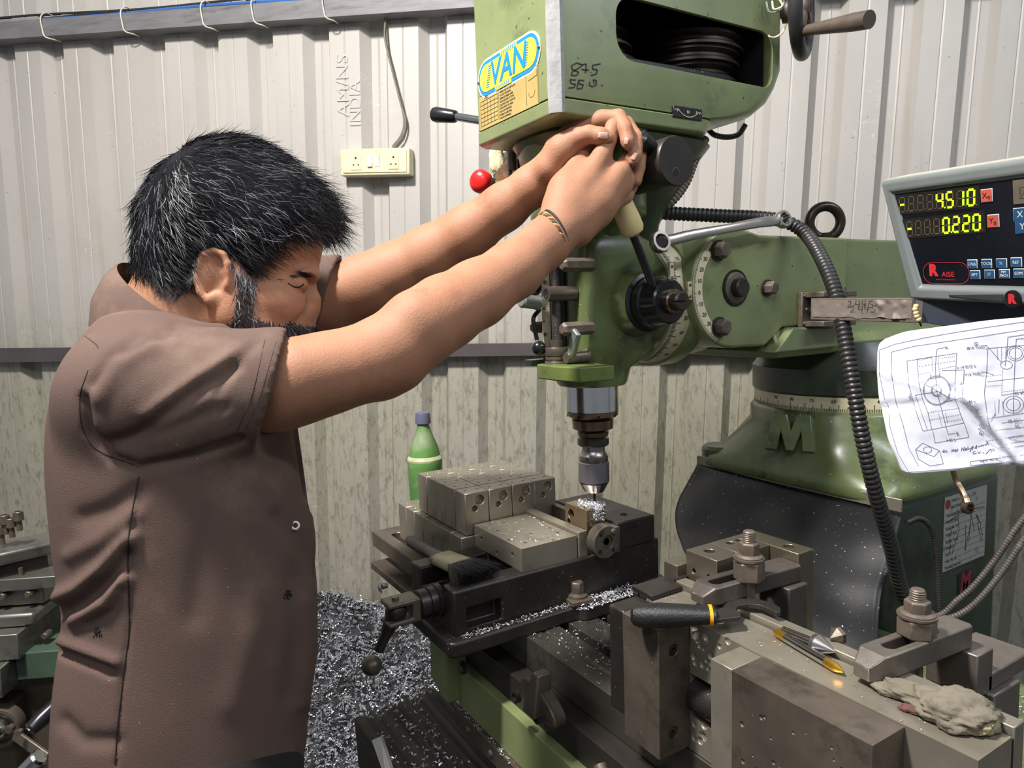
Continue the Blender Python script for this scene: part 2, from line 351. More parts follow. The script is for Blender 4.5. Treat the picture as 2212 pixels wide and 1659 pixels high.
for sx_, nm in ((-.52, 0), (.56, 0)):
    g = G(MB); x = sx_*bw; g.box(x-.018, x+.018, -.026, .020, .0535, .0555)
    cut = []
    for dx, dy, r in ((0, .012, .0034), (-.0085, -.010, .0026), (.0085, -.010, .0026)):
        cut.append(G(MB).cyl((x+dx, dy, .045), (x+dx, dy, .06), r, n=12))
    g.obj('socket_outlet', BOXM, so, bev=.0008, cut=cut)
    h = G(MB)
    for dx, dy, r in ((0, .012, .0034), (-.0085, -.010, .0026), (.0085, -.010, .0026)): h.cyl((x+dx, dy, .0536), (x+dx, dy, .0539), r, n=12)
    h.obj('pin_hole', DARK, so)
for x, a in ((-.014, .004), (.011, -.004)):
    G(MB).hexa([(x-.0085, -.018, .0535), (x+.0085, -.018, .0535), (x+.0085, .02, .0535), (x-.0085, .02, .0535)],
               [(x-.0075, -.017, .058+a*.6), (x+.0075, -.017, .058+a*.6), (x+.0075, .019, .058-a*.6), (x-.0075, .019, .058-a*.6)]).obj('rocker_switch', WHITE, so, bev=.0008)
P = [WPt(*wst(x, y, .012), .012) for x, y in ((832, 30), (834, 70), (838, 110), (848, 150), (858, 190), (870, 235), (874, 268), (866, 295), (848, 318))]
tag(G().tube(spline(P, 6), .005, 8).obj('flex_cable', mat('grey_twin_cord', srgb(118, 112, 100), .6)), 'grey cord hanging from the top rail down to the switch box', 'cable')
P = [WPt(*wst(x, y, .022), .022) for x, y in ((834, 28), (831, 80), (842, 130), (853, 175), (866, 225), (876, 262), (871, 293), (852, 318))]
tag(G().tube(spline(P, 6), .0032, 8).obj('flex_cable', MATS['grey_twin_cord']), 'thinner cord hanging just in front of the grey cord to the switch box', 'cable')
# embossed lettering in the sheet (rotated 90 degrees)
s, t = wst(745, 205, 0)
EM = MATS['painted_corrugated_sheet']
text('embossed_lettering', 'AM/NS', .062, WPt(S0+6*PITCH+.046, t+.03, .001), wu, -wr, EM, None, .0016, sx=1.1)
text('embossed_lettering', 'INDIA', .055, WPt(S0+6*PITCH+.088, t-.03, .001), wu, -wr, EM, None, .0016, sx=1.0)
for o in [q for q in bpy.data.objects if q.name.startswith('embossed_lettering')]: o.parent = bpy.data.objects['wall_back']; 
# ================================================================ turret milling machine
SX, SY = -.921, .713
def zq(y): return 1.31-(y-840)*.000784                 # height of a photo row on the spindle axis
mm = thing('milling_machine', 'large green turret milling machine the man is drilling on', 'milling machine', (-.88, 1.33, 0))
XP = A3(1, 0, 0); YP = A3(0, 1, 0)
def pxl(name, lines, p, n, w, m, parent, lift=.0006, disp=None):
    """flat print on a surface: polylines given where they stand in the photograph, laid on the plane p,n"""
    n = A3(*n); n = n/np.linalg.norm(n); p = A3(*p); vs = []; fs = []
    for ln in lines:
        Q = [onp(x, y, p, n) for x, y in ln]
        if disp: Q = [q+n*disp(q) for q in Q]
        for a, b in zip(Q, Q[1:]):
            t = b-a; l = np.linalg.norm(t)
            if l < 1e-7: continue
            e = np.cross(n, t/l)*w/2; k = len(vs); f = n*lift
            vs += [a+e+f, a-e+f, b-e+f, b+e+f]; fs.append((k, k+1, k+2, k+3))
    return rawobj(name, vs, fs, m, parent, False)
def selr(cx, cy, a, b, z, e=2.0, n=48):
    out = []
    for k in range(n):
        t = 2*PI*k/n; c, s = math.cos(t), math.sin(t)
        out.append((cx+a*abs(c)**(2/e)*(1 if c > 0 else -1), cy+b*abs(s)**(2/e)*(1 if s > 0 else -1), z))
    return out
# --- column, base and turret
cx1 = -.665
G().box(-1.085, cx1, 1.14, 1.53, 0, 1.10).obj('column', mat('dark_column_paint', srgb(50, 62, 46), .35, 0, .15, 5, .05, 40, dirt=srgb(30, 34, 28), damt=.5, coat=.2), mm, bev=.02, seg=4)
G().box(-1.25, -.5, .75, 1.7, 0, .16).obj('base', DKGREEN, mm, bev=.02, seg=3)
R = [selr(-.88, 1.33, .225, .205, 1.095, 8), selr(-.88, 1.33, .228, .208, 1.10, 8), selr(-.88, 1.33, .225, .205, 1.118, 7), selr(-.88, 1.33, .205, .193, 1.135, 4.5), selr(-.88, 1.33, .190, .186, 1.165, 3),
     selr(-.88, 1.33, .180, .180, 1.20, 2), selr(-.88, 1.33, .179, .179, 1.226, 2), selr(-.88, 1.33, .172, .172, 1.234, 2)]
G().rings(R).obj('turret_base', GREEN2, mm, ang=50)
p = onz(1575, 945, 1.14); G().lathe([(0, .04), (.03, .04), (.037, .034), (.04, .0)], (-1.06, 1.17, 1.098), n=24).obj('mounting_lug', GREEN2, mm)
SCALE = mat('cream_scale_band', srgb(214, 204, 172), .45, 0, .05, 25, dirt=srgb(168, 140, 92), damt=.6, dscale=24)
G().lathe([(0, .1715), (.028, .1715)], (-.88, 1.33, 1.234), n=72).obj('turret_scale', SCALE, mm)
vs = []; fs = []
for i in range(-90, 95):
    a = rad(-78+i*1.0); h = .014 if i % 10 == 0 else (.010 if i % 5 == 0 else .006); k = len(vs); w = .0006
    for da, z in ((-w, 1.2345), (w, 1.2345), (w, 1.2345+h), (-w, 1.2345+h)):
        vs.append((-.88+.1719*math.cos(a+da/.17), 1.33+.1719*math.sin(a+da/.17), z))
    fs.append((k, k+1, k+2, k+3))
rawobj('scale_marks', vs, fs, INK, mm, False)
for i, s in enumerate(('90', '80', '70', '60', '50', '40')):
    a = rad(-100+i*13.0); o = (-.88+.1718*math.cos(a), 1.33+.1718*math.sin(a), 1.254)
    text('scale_number', s, .009, o, (-math.sin(a), math.cos(a), 0), (0, 0, 1), INK, mm, .0001)
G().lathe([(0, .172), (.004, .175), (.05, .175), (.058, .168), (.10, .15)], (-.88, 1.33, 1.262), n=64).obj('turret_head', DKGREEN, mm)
# casting badge on the base: a raised M
b0 = onp(1710, 935, A3(-.88, 1.33, 1.18)+A3(.42, -.9, 0)*.187, A3(.42, -.9, .25)); nx = A3(.9, .42, 0); nz_ = A3(-.1, .25, 1)
Mm = lambda u, v, w: b0+nx*u+nz_*v+np.cross(nx, nz_)*w
Mp = [(-.040, -.028), (-.029, .028), (-.008, .028), (0, .004), (.008, .028), (.029, .028), (.040, -.028), (.020, -.028), (.016, .0), (.006, -.028), (-.006, -.028), (-.016, .0), (-.020, -.028)]
g = G(); A = [g._v(Mm(u*1.2, v*1.25, -.02)) for u, v in Mp]; B = [g._v(Mm(u*1.15, v*1.2, .010)) for u, v in Mp]; g.face(A[::-1]); g.face(B)
for k in range(len(Mp)): g.face([A[k], A[(k+1) % 13], B[(k+1) % 13], B[k]])
g.obj('cast_emblem', GREEN2, mm, bev=.002)
# bracket with bolt under the ram
g = G(); g.prism([(-.055, 0), (.055, 0), (.045, .07), (.01, .085), (-.02, .07)], 'xz', 0, .04)
q = onp(1778, 790, A3(-.8, 1.2, 1.3), A3(.5, -.86, 0))
Mk = Matrix.Translation(V(q+A3(0, 0, -.052))) @ Matrix.Rotation(rad(38), 4, 'Z'); g2 = G(Mk)
g2.prism([(-.05, 0), (.045, 0), (.04, .09), (.012, .10), (-.03, .06)], 'xz', 0, .05).obj('lock_lug', GREEN2, mm, bev=.003)
G(Mk).cyl((.018, -.006, .074), (.018, .0, .074), .012, n=6).obj('lock_bolt', OXIDE, mm, bev=.001)
# --- ram and knuckle
G().box(-1.0, -.825, 1.0, 1.75, 1.40, 1.557).obj('ram', GREEN, mm, bev=.006, seg=3)
G().prism([(-1.03, 1.345), (-.80, 1.345), (-.792, 1.36), (-.815, 1.405), (-.84, 1.41), (-1.0, 1.41)], 'xz', 1.02, 1.70).obj('ram_way', GREEN, mm, bev=.004)
kc = onx(1588, 622, -.80); ky, kz = kc[1], kc[2]
top = onx(1640, 507, -.80)[2]
pts = [(ky+.0985*math.cos(a), kz+.0985*math.sin(a)) for a in np.linspace(rad(78), rad(270), 26)]+[(ky+.02, kz-.0985), (ky+.075, kz-.10), (ky+.12, kz-.07), (ky+.26, kz-.07), (ky+.30, kz-.05), (ky+.30, top), (ky+.06, top)]
G().prism(pts, 'yz', -1.02, -.80).obj('knuckle', GREEN, mm, bev=.005, seg=3)
pts2 = [(ky+.085, kz-.112), (ky+.25, kz-.112), (ky+.27, kz-.10), (ky+.27, kz-.075), (ky+.13, kz-.07)]
G().prism(pts2, 'yz', -1.0, -.787).obj('knuckle_foot', GREEN, mm, bev=.004, seg=3)
a0, a1 = rad(126), rad(243)
N = 40; vs = []; fs = []
for i in range(N+1):
    a = a0+(a1-a0)*i/N
    for r in (.0765, .0965):
        for x in (-.8005, -.799): vs.append((x, ky+r*math.cos(a), kz+r*math.sin(a)))
for i in range(N):
    k = i*4; fs += [(k+1, k+3, k+7, k+5), (k, k+1, k+5, k+4), (k+2, k+6, k+7, k+3)]
rawobj('tilt_scale', vs, fs, SCALE, mm, False)
vs = []; fs = []
for i in range(101):
    a = a0+(a1-a0)*i/100; h = .0065 if i % 10 == 0 else .0035; k = len(vs); w = .00035
    for da, r in ((-w, .096), (w, .096), (w, .096-h), (-w, .096-h)): vs.append((-.7986, ky+r*math.cos(a+da/.09), kz+r*math.sin(a+da/.09)))
    fs.append((k, k+1, k+2, k+3))
rawobj('scale_marks', vs, fs, INK, mm, False)
for i, s in enumerate(('40', '30', '20', '10', '0', '10', '20', '30', '40')):
    a = rad(134+i*12.6); text('scale_number', s, .0095, (-.7984, ky+.0835*math.cos(a), kz+.0835*math.sin(a)), YP, (0, 0, 1), INK, mm, .0001)
def hexbolt(o, ax, r, h, parent, m=None, washer=True, name='hex_bolt', ph=0.2):
    o = A3(*o); ax = A3(*ax)/np.linalg.norm(A3(*ax))
    b = G().lathe([(0, r), (h*.86, r), (h, r*.9)], o, ax, 6, ph).obj(name, m or BOLT, parent, bev=.0007)
    if washer: G().lathe([(-.0005, r*1.25), (.0035, r*1.25)], o, ax, 24).obj('washer', OXIDE, b)
    G().lathe([(0, r*.72), (.0006, r*.70)], o+ax*h, ax, 18).obj('bolt_face', m or BOLT, b)
    return b
for (x, y, r) in ((1555, 541, .0135), (1557, 707, .0135), (1661, 622, .0115)):
    q = onx(x, y, -.795); hexbolt((-.800, q[1], q[2]), XP, r, .018, mm)
G().lathe([(-.01, .030), (.0015, .030), (.0015, .027), (-.004, .026)], (-.80, ky, kz), XP, 40).obj('pivot_recess', DARK, mm)
G().lathe([(-.01, .0255), (.003, .0255), (.004, .0235)], (-.80, ky, kz), XP, 40).obj('pivot_ring', BOLT, mm)
G().lathe([(-.01, .0155), (.016, .0155), (.018, .0135)], (-.80, ky, kz), XP, 32).obj('pivot_pin', OXIDE, mm)
# --- swivel scale on the head (axis along Y)
hc = (SX, 0, 1.452)
G().lathe([(.835, .112), (.87, .112), (.89, .10), (.94, .095)], hc, YP, 64).obj('swivel_flange', GREEN, mm)
G().lathe([(.800, .103), (.836, .1075)], hc, YP, 72).obj('swivel_scale', SCALE, mm)
vs = []; fs = []
for i in range(110):
    a = rad(-75+i*1.36); h = .016 if i % 10 == 0 else (.012 if i % 5 == 0 else .008); k = len(vs); w = .0005
    # e1/e2 of the lathe about Y: angle measured from +X toward +Z
    for da, yy in ((-w, .8015), (w, .8015), (w, .8015+h), (-w, .8015+h)):
        r = .1036+(yy-.8)*.125; vs.append((SX+r*math.cos(a+da/.1), yy, 1.452+r*math.sin(a+da/.1)))
    fs.append((k, k+1, k+2, k+3))
rawobj('scale_marks', vs, fs, INK, mm, False)
for i, s in enumerate(('10', '0', '10', '20', '30', '40', '50', '60')):
    a = rad(38-i*13.6); r = .1069; text('scale_number', s, .0095, (SX+r*math.cos(a), .8255, 1.452+r*math.sin(a)), YP, (-math.sin(a), 0, math.cos(a)), INK, mm, .0001)
for (x, y, c) in ((1450, 588, 0), (1489, 628, 1)):
    q = onx(x, y, -.812+.012*c); g = G().box(q[0]-.003, q[0]+.002, q[1]-.004, q[1]+.004, q[2]-.014, q[2]+.014).obj('pointer_plate', SCALE, mm, bev=.0008)
    for dz in (-.009, .009): G().sph((q[0]+.002, q[1], q[2]+dz), (.0015, .003, .003), 10, 6).obj('screw', BOLT, g)
# --- head casting
R = []
for z, x0, x1, y0, y1, e in ((1.318, -.974, -.868, .660, .766, 2.2), (1.322, -.976, -.866, .657, .769, 2.3), (1.345, -.976, -.866, .656, .775, 2.6), (1.365, -.983, -.858, .655, .800, 5),
                             (1.385, -.988, -.853, .654, .803, 9), (1.52, -.988, -.853, .654, .803, 9), (1.545, -.985, -.856, .657, .80, 7), (1.560, -.975, -.866, .667, .78, 5)):
    R.append(selr((x0+x1)/2, (y0+y1)/2, (x1-x0)/2, (y1-y0)/2, z, e, 64))
G().rings(R).obj('head_casting', GREEN2, mm, ang=45)
G().lathe([(.76, .074), (.79, .088), (.803, .100)], hc, YP, 48).obj('head_flange', GREEN2, mm)
G().lathe([(0, .060), (.02, .072), (.03, .09), (.034, .093), (.05, .093), (.09, .094), (.12, .108), (.15, .112)], (SX, SY, 1.555), n=56).obj('motor_flange', GREEN2, mm, ang=40)
G().lathe([(0, .03), (.03, .035), (.06, .05), (.10, .075), (.12, .08)], (SX+.02, .80, 1.545), (0, 0, 1), 32).obj('gear_case', DKGREEN, mm)
# boss and feed hub on the +X side
hb = onx(1436, 652, -.79)
G().lathe([(0, .060), (.03, .052), (.045, .047), (.048, .045)], (-.875, hb[1], hb[2]), XP, 48).obj('feed_boss', GREEN2, mm, ang=50)
hub = G().lathe([(0, .0455), (.004, .0455), (.006, .040), (.022, .040), (.024, .037), (.05, .0335), (.053, .031), (.054, .018)], (-.830, hb[1], hb[2]), XP, 48).obj('feed_hub', mat('glossy_black_steel', srgb(38, 38, 42), .22, .5, .1, 20, coat=.4), mm)
G().lathe([(0, .0185), (.010, .0185), (.012, .017), (.0125, .0145)], (-.778, hb[1], hb[2]), XP, 32).obj('hub_collar', BRONZE, hub)
c = [G().box(-.76, -.74, hb[1]-.02, hb[1]+.02, hb[2]-.0012, hb[2]+.0012)]
G().lathe([(0, .0145), (.012, .0145), (.0145, .0125)], (-.766, hb[1], hb[2]), XP, 32).obj('slotted_cap', OXIDE, hub, cut=c)
l0 = onx(1412, 622, -.795); l1 = onx(1366, 503, -.79); l2 = onx(1352, 420, -.79); dd = (l1-l0)/np.linalg.norm(l1-l0)
G().tube([l0-dd*.012, l0, l0+(l1-l0)*.5, l1+dd*.02], .0062, 16).obj('feed_lever_rod', BLACK, mm)
G().lathe([(-.008, .009), (.006, .010)], l0, dd, 6).obj('lever_nut', OXIDE, mm, bev=.0006)
IV = mat('ivory_plastic_grip', srgb(214, 196, 142), .35, 0, .05, 14, .03, dirt=srgb(180, 154, 96), damt=.62, dscale=18)
e1_ = onx(1368, 500, -.79); e2_ = onx(1302, 345, -.79); gd = e2_-e1_; gl = np.linalg.norm(gd)
G().lathe([(-.006, .008), (-.002, .0145), (.004, .0172), (.02, .0172), (gl*.55, .0150), (gl*.9, .0130), (gl, .009)], e1_, gd, 32).obj('lever_grip', IV, mm)
# knob handwheel cylinder under the belt case
kf = onx(1462, 347, -.745)
kb = G().lathe([(0, .034), (.075, .034), (.078, .035), (.115, .035), (.118, .0335)], (kf[0]-.118, kf[1], kf[2]), XP, 56).obj('speed_dial', mat('dark_brown_steel', srgb(58, 52, 50), .4, .45, .12, 20, .05, 90), mm)
G().lathe([(0, .0055), (.0008, .0055)], (kf[0], kf[1]-.002, kf[2]-.016), XP, 20).obj('dial_hole', DARK, kb)
G().lathe([(0, .0068), (.0005, .0068)], (kf[0], kf[1]-.002, kf[2]-.016), XP, 20).obj('dial_hole_rim', STEELD, kb)
a = onx(1385, 299, -.76); b = onx(1424, 332, -.765)
G().lathe([(-.006, .004), (0, .0115), (.02, .0105), (np.linalg.norm(b-a)-.006, .0062)], a, b-a, 24).obj('dial_lever', BLACK, mm)
G().lathe([(0, .007), (.008, .007)], b-(b-a)/np.linalg.norm(b-a)*.006, b-a, 6).obj('lever_nut', STEELD, mm, bev=.0006)
# --- quill and spindle nose
G().lathe([(0, .0435), (zq(822)-zq(884), .0435)], (SX, SY, zq(884)), n=64).obj('quill', CHROME, mm)
G().lathe([(0, .033), (.004, .0395), (.006, .0425), (zq(884)-zq(901), .0425)], (SX, SY, zq(902)), n=64).obj('quill_collar', BRONZE, mm)
for k in range(8):
    a = rad(20+k*45); G().lathe([(0, .0028), (.0006, .0028)], (SX+.0422*math.cos(a), SY+.0422*math.sin(a), zq(893)), (math.cos(a), math.sin(a), 0), 12).obj('collar_hole', DARK, mm)
G().lathe([(0, .024), (.004, .0335), (zq(903)-zq(927), .0345)], (SX, SY, zq(928)), n=56).obj('spindle_nose', BRONZE, mm)
# --- quill stop group on the front face (looks toward -Y)
FY = .654
sc_ = ony(1190, 690, .625)
G().box(-.985, -.965, .6235, .66, 1.352, 1.362).obj('depth_ruler_bracket', GREEN2, mm, bev=.001)
x0 = ony(1172, 700, .622)[0]; x1 = ony(1188, 700, .622)[0]; zt_ = ony(1185, 585, .622)[2]; zb_ = ony(1178, 760, .622)[2]
rl = G().box(x0, x1, .6215, .6235, zb_, zt_+.02).obj('depth_ruler', SCALE, mm)
vs = []; fs = []
for i in range(60):
    z = zb_+.004+i*.0025; k = len(vs); h = .007 if i % 5 == 0 else .004
    vs += [(x1-.0005, .6212, z), (x1-.0005-h, .6212, z), (x1-.0005-h, .6212, z+.0004), (x1-.0005, .6212, z+.0004)]; fs.append((k, k+1, k+2, k+3))
rawobj('scale_marks', vs, fs, INK, rl, False)
for i in range(7): text('ruler_number', str(i*10+10), .005, (x0+.0055, .6212, zt_-.018-i*.02), XP, (0, 0, 1), INK, rl, .0001)
for y in (609, 722):
    q = ony(1177, y, .62); G().sph(q, (.0032, .002, .0032), 12, 8).obj('ruler_screw', BOLT, rl)
q0 = ony(1199, 590, .625); q1 = ony(1203, 765, .625)
G().cyl((q0[0], .625, q0[2]+.03), (q0[0], .625, q1[2]-.01), .0075, n=20).obj('stop_rod', mat('threaded_steel', srgb(96, 92, 90), .35, .8, .1, 60, .6, 400), mm)
G().cyl((q0[0], .625, q1[2]), (q0[0], .625, q1[2]+.022), .0095, n=24).obj('stop_sleeve', STEELD, mm)
for i, (h, r) in enumerate(((.013, .0195), (.006, .0182), (.010, .0195))):
    z = q1[2]-.002-(0, .007, .018)[i]
    G().lathe([(0, r*.97), (.001, r), (h-.001, r), (h, r*.97)], (q0[0], .625, z), n=40).obj('micrometer_nut', STEELD, mm)
s0 = ony(1183, 635, .607); s1 = ony(1226, 630, .655)
g = G().lathe([(0, .0115), (.05, .0115)], (s0[0], .604, s0[2]), (0.1, 1, 0), 32); g.obj('stop_trip_tube', STEELD, mm)
G().lathe([(0, .0085), (.0008, .0085)], (s0[0], .6034, s0[2]), (0.1, 1, 0), 24).obj('tube_bore', DARK, mm)
G().box(-.955, -.935, .640, .656, 1.35, 1.54).obj('slot_strip', OXIDE, mm, bev=.001)
G().box(-.915, -.905, .650, .656, 1.36, 1.53).obj('slot_groove', DARK, mm)
def hexbar(x, y, L, r, name='adjusting_bolt'):
    q = ony(x, y, FY); G().lathe([(-L, r*.72), (-L+.004, r), (.004, r)], (q[0], FY, q[2]), YP, 6, .0).obj(name, BOLT, mm, bev=.0008)
hexbar(1275, 572, .052, .0105); hexbar(1274, 708, .052, .0105); hexbar(1184, 706, .032, .0095)
# left side control cylinder, ball lever
a = D(1125, 650, 1.06); b = D(1172, 655, 1.09)
G().lathe([(0, .008), (.003, .0105), (.03, .0105), (.035, .012)], a, b-a, 24).obj('control_cylinder', mat('zinc_casting', srgb(150, 156, 152), .35, .6, .08, 20), mm)
a = D(1166, 668, 1.10); b = D(1160, 735, 1.09); G().tube(spline([a, D(1152, 690, 1.09), b], 6), .0035, 10).obj('trip_lever', BLACK, mm); G().sph(D(1164, 752, 1.09), .0115, 20, 14).obj('lever_ball', BLACK, mm)
G().sph(D(1155, 620, 1.09), (.010, .012, .014), 20, 14).obj('trip_knob', BLACK, mm)
# clamp lever
c0 = ony(1236, 772, .63); c1 = ony(1254, 722, .625)
G().lathe([(-.004, .008), (0, .0095), (.03, .0105), (.034, .013)], (c0[0], .622, c0[2]), YP, 24).obj('clamp_hub', STEELD, mm)
d = c1-c0; d = d/np.linalg.norm(d); pz = np.cross(d, YP)
g = G(); L = np.linalg.norm(c1-c0)
g.hexa([c0+pz*s*.006+YP*t-d*.004 for s, t in ((-1, -.008), (1, -.008), (1, .004), (-1, .004))], [c0+d*(L+.006)+pz*s*.0085+YP*t for s, t in ((-1, -.013), (1, -.013), (1, -.004), (-1, -.004))])
g.obj('clamp_lever', MATS['zinc_casting'], mm, bev=.003, seg=3)
# green stop bracket at the bottom
z = ony(1210, 790, .60)[2]; xL = ony(1165, 800, .60)[0]
G().prism([(xL, .598), (xL+.006, .592), (xL+.055, .590), (xL+.105, .60), (xL+.115, .655), (xL+.02, .665), (xL, .62)], 'xy', z-.022, z).obj('stop_bracket', mat('chipped_bright_green', srgb(92, 106, 54), .4, 0, .1, 20, .05, dirt=srgb(60, 62, 44), damt=.58, dscale=26), mm, bev=.002)
# --- belt case
bx0, bx1, by0 = SX-.106, SX+.120, SY-.143
def plan(z, gr=0.0, yr=.49):
    a = []; r = .05
    for cx, cy, t0, t1 in ((bx1-r+gr, by0+yr-r, 0, 90), (bx0+r-gr, by0+yr-r, 90, 180)):
        for k in range(9): t = rad(t0+(t1-t0)*k/8); a.append((cx+r*math.cos(t), cy+gr+r*math.sin(t), z))
    a += [(bx0-gr, by0+.012-gr, z), (bx0+.012-gr, by0-gr, z), (bx1-.010+gr, by0-gr, z), (bx1+gr, by0+.010-gr, z)]
    return a
wz0, wz1, wy0, wy1 = 1.793, 1.880, SY-.036, SY+.296
pts = []
for cy, cz, t0 in ((wy1-.030, wz1-.030, 0), (wy0+.030, wz1-.030, 90), (wy0+.034, wz0+.034, 180), (wy1-.022, wz0+.022, 270)):
    r = .030 if t0 < 180 else (.034 if t0 == 180 else .022)
    for k in range(8): t = rad(t0+90*k/7); pts.append((cy+r*math.cos(t), cz+r*math.sin(t)))
cw = G().prism(pts, 'yz', bx1-.05, bx1+.05); ci = G().box(bx0+.006, bx1-.006, by0+.006, by0+.425, 1.778, 1.968)
G().rings([plan(1.7305, 0, .33), plan(1.738, 0, .375), plan(1.752, 0, .42), plan(1.775, 0, .455), plan(1.80, 0, .475), plan(1.83, 0, .49), plan(1.975), plan(1.98, -.006)]).obj('belt_case', GREEN, mm, bev=.004, cut=[ci, cw], ang=35)
G().rings([plan(1.706, -.004, .30), plan(1.709, .001, .31), plan(1.7285, .001, .325)]).obj('case_pan', GREEN, mm, bev=.002)
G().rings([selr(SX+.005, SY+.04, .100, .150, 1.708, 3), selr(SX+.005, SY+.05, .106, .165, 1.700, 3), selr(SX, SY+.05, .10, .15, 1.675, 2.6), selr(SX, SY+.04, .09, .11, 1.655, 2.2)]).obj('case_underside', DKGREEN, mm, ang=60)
i0, i1, j0, j1, k0_, k1_ = bx0+.0065, bx1-.0065, by0+.0065, by0+.4245, 1.7785, 1.9675
G().poly([(i0, j0, k0_), (i1, j0, k0_), (i1, j1, k0_), (i0, j1, k0_), (i0, j0, k1_), (i1, j0, k1_), (i1, j1, k1_), (i0, j1, k1_)], [(0, 1, 2, 3), (4, 5, 6, 7), (0, 1, 5, 4), (2, 3, 7, 6), (3, 0, 4, 7)]).obj('case_shade_liner', DARK, mm)  # near-black liner added: its colour stands in for shade inside the case
g = G(); n = 14
R = []
for i in range(n+1):
    z = 1.709+(1.98-1.709)*i/n; w = .011+.005*noise.noise(Vector((z*30, 3, 1))); w2 = .008+.004*noise.noise(Vector((z*40, 7, 2)))
    R.append([(bx1-.010-w*.6, by0-.0016, z), (bx1-.009, by0-.0022, z), (bx1+.0016, by0+.009, z), (bx1+.001, by0+.010+w2*.6, z), (bx1-.012, by0+.012, z)])
g.rings(R).obj('corner_filler', PUTTY, mm)
pl_ = G().lathe([(0, .055), (.012, .055), (.014, .048), (.022, .048), (.024, .056)], (SX+.02, SY+.02, 1.80), n=48)
PUL = mat('dark_cast_pulley', srgb(60, 52, 46), .35, .7, .1, 20)
def pulley(cy, steps, z0, dx=0):
    prof = []; z = 0
    for r in steps: prof += [(z, r), (z+.004, r), (z+.009, r-.008), (z+.013, r-.008), (z+.018, r), (z+.022, r)]; z += .023
    G().lathe(prof, (SX+dx, SY+cy, z0), n=64).obj('step_pulley', PUL, mm, ang=25)
pl_.obj('pulley_hub', PUL, mm)
pulley(.0, (.066, .058, .050, .042), 1.792, .025); pulley(.205, (.074, .082, .090, .096), 1.785, .012)
g = G(); P = []
for k in range(40):
    t = 2*PI*k/40; c, s = math.cos(t), math.sin(t); r = .066 if s < 0 else .075
    P.append((SX+.018+r*c, SY+(.01 if s < 0 else .205)+r*s, 1.806))
g.tube(P, .007, 6, closed=True).obj('drive_belt', RUBBER, mm)
# marker numbers on the case and the H N L plate
def hand(sgs, o, ex, ey, sc, m, parent, w=.0011, name='handwriting'): return strokes(name, [[(x*sc, y*sc) for x, y in l] for l in sgs], o, ex, ey, w, m, parent)
n87 = [[(1258, 140), (1246, 136), (1234, 142), (1236, 150), (1250, 156), (1246, 163), (1234, 163), (1236, 155), (1252, 146), (1258, 140)], [(1256, 141), (1266, 138), (1266, 150), (1264, 158)], [(1256, 150), (1272, 152)],
       [(1276, 156), (1277, 157)], [(1297, 138), (1280, 141), (1280, 149), (1290, 151), (1288, 160), (1276, 163)],
       [(1244, 173), (1231, 172), (1233, 180), (1243, 182), (1240, 189), (1228, 190)], [(1262, 174), (1250, 173), (1251, 181), (1260, 183), (1257, 191), (1246, 192)], [(1250, 174), (1246, 190)], [(1267, 184), (1268, 185)], [(1274, 176), (1273, 184), (1279, 187), (1288, 184), (1288, 174), (1281, 172), (1284, 181)]]
pxl('handwriting', n87, (bx1+.0002, 0, 0), XP, .0016, INK, mm)
q = onx(1484, 245, bx1+.001); pb = G().box(bx1, bx1+.0035, q[1]-.030, q[1]+.030, q[2]-.0085, q[2]+.0085).obj('range_plate', BLACK, mm, bev=.001)
for s, dy, dz in (('H', -.021, .002), ('N', 0, .001), ('L', .018, .002)): text('plate_letter', s, .0065, (bx1+.0037, q[1]+dy, q[2]+dz), YP, (0, 0, 1), SCALE, pb, .0001)
strokes('plate_arc', [[(-.024, .0)]+circ(0, .022, .028, 10, rad(222), rad(318))+[(.024, .0)]], (bx1+.0037, q[1], q[2]), YP, (0, 0, 1), .001, SCALE, pb)
for dy in (-.026, .026): G().sph((bx1+.0035, q[1]+dy, q[2]+.002), (.0012, .0022, .0022), 10, 6).obj('plate_rivet', BOLT, pb)
# badge: yellow oval with blue lettering
YEL = mat('yellow_badge', srgb(232, 222, 70), .35, 0, .03, 20); BLU = mat('blue_badge', srgb(34, 128, 190), .35, 0, .03, 20); CRM = mat('cream_badge_rim', srgb(228, 224, 196), .35)
bz = 1.8025; hw, hh = .089, .0285
def stad(w, h, n=12): return [(w-h+h*math.cos(t), h*math.sin(t)) for t in np.linspace(-PI/2, PI/2, n)]+[(-(w-h)+h*math.cos(t), h*math.sin(t)) for t in np.linspace(PI/2, 3*PI/2, n)]
def plate(w, h, y, m, name, par):
    return G().prism([(SX+u, bz+v) for u, v in stad(w, h)], 'xz', by0-y, by0-y+.0008).obj(name, m, par)
bd = plate(hw, hh, .0012, CRM, 'name_badge', mm); plate(hw-.003, hh-.003, .0017, BLU, 'badge_border', bd); plate(hw-.0085, hh-.0085, .0022, YEL, 'badge_field', bd)
g = G(); g.box(SX-.016, SX+.03, by0-.0025, by0-.0016, bz+hh-.0088, bz+hh-.0025); g.box(SX-.034, SX+.012, by0-.0025, by0-.0016, bz-hh+.0025, bz-hh+.0088)
g.obj('badge_gap', YEL, bd)
stp = []
for i in range(7):
    for x, sg in ((SX-.012+i*.006, 1), (SX-.030+i*.006, -1)): stp.append([(x-SX, sg*(hh-.0085)), (x-SX+.0025, sg*(hh-.003)) if sg > 0 else (x-SX-.0025, sg*(hh-.003))])
strokes('badge_bars', stp, (SX, by0-.0026, bz), XP, (0, 0, 1), .0022, BLU, bd, .0001)
text('badge_lettering', 'VAN', .049, (SX+.002, by0-.0024, bz-.0005), XP, (0, 0, 1), BLU, bd, .0004, shear=.18, sx=1.02, bold=.0009)
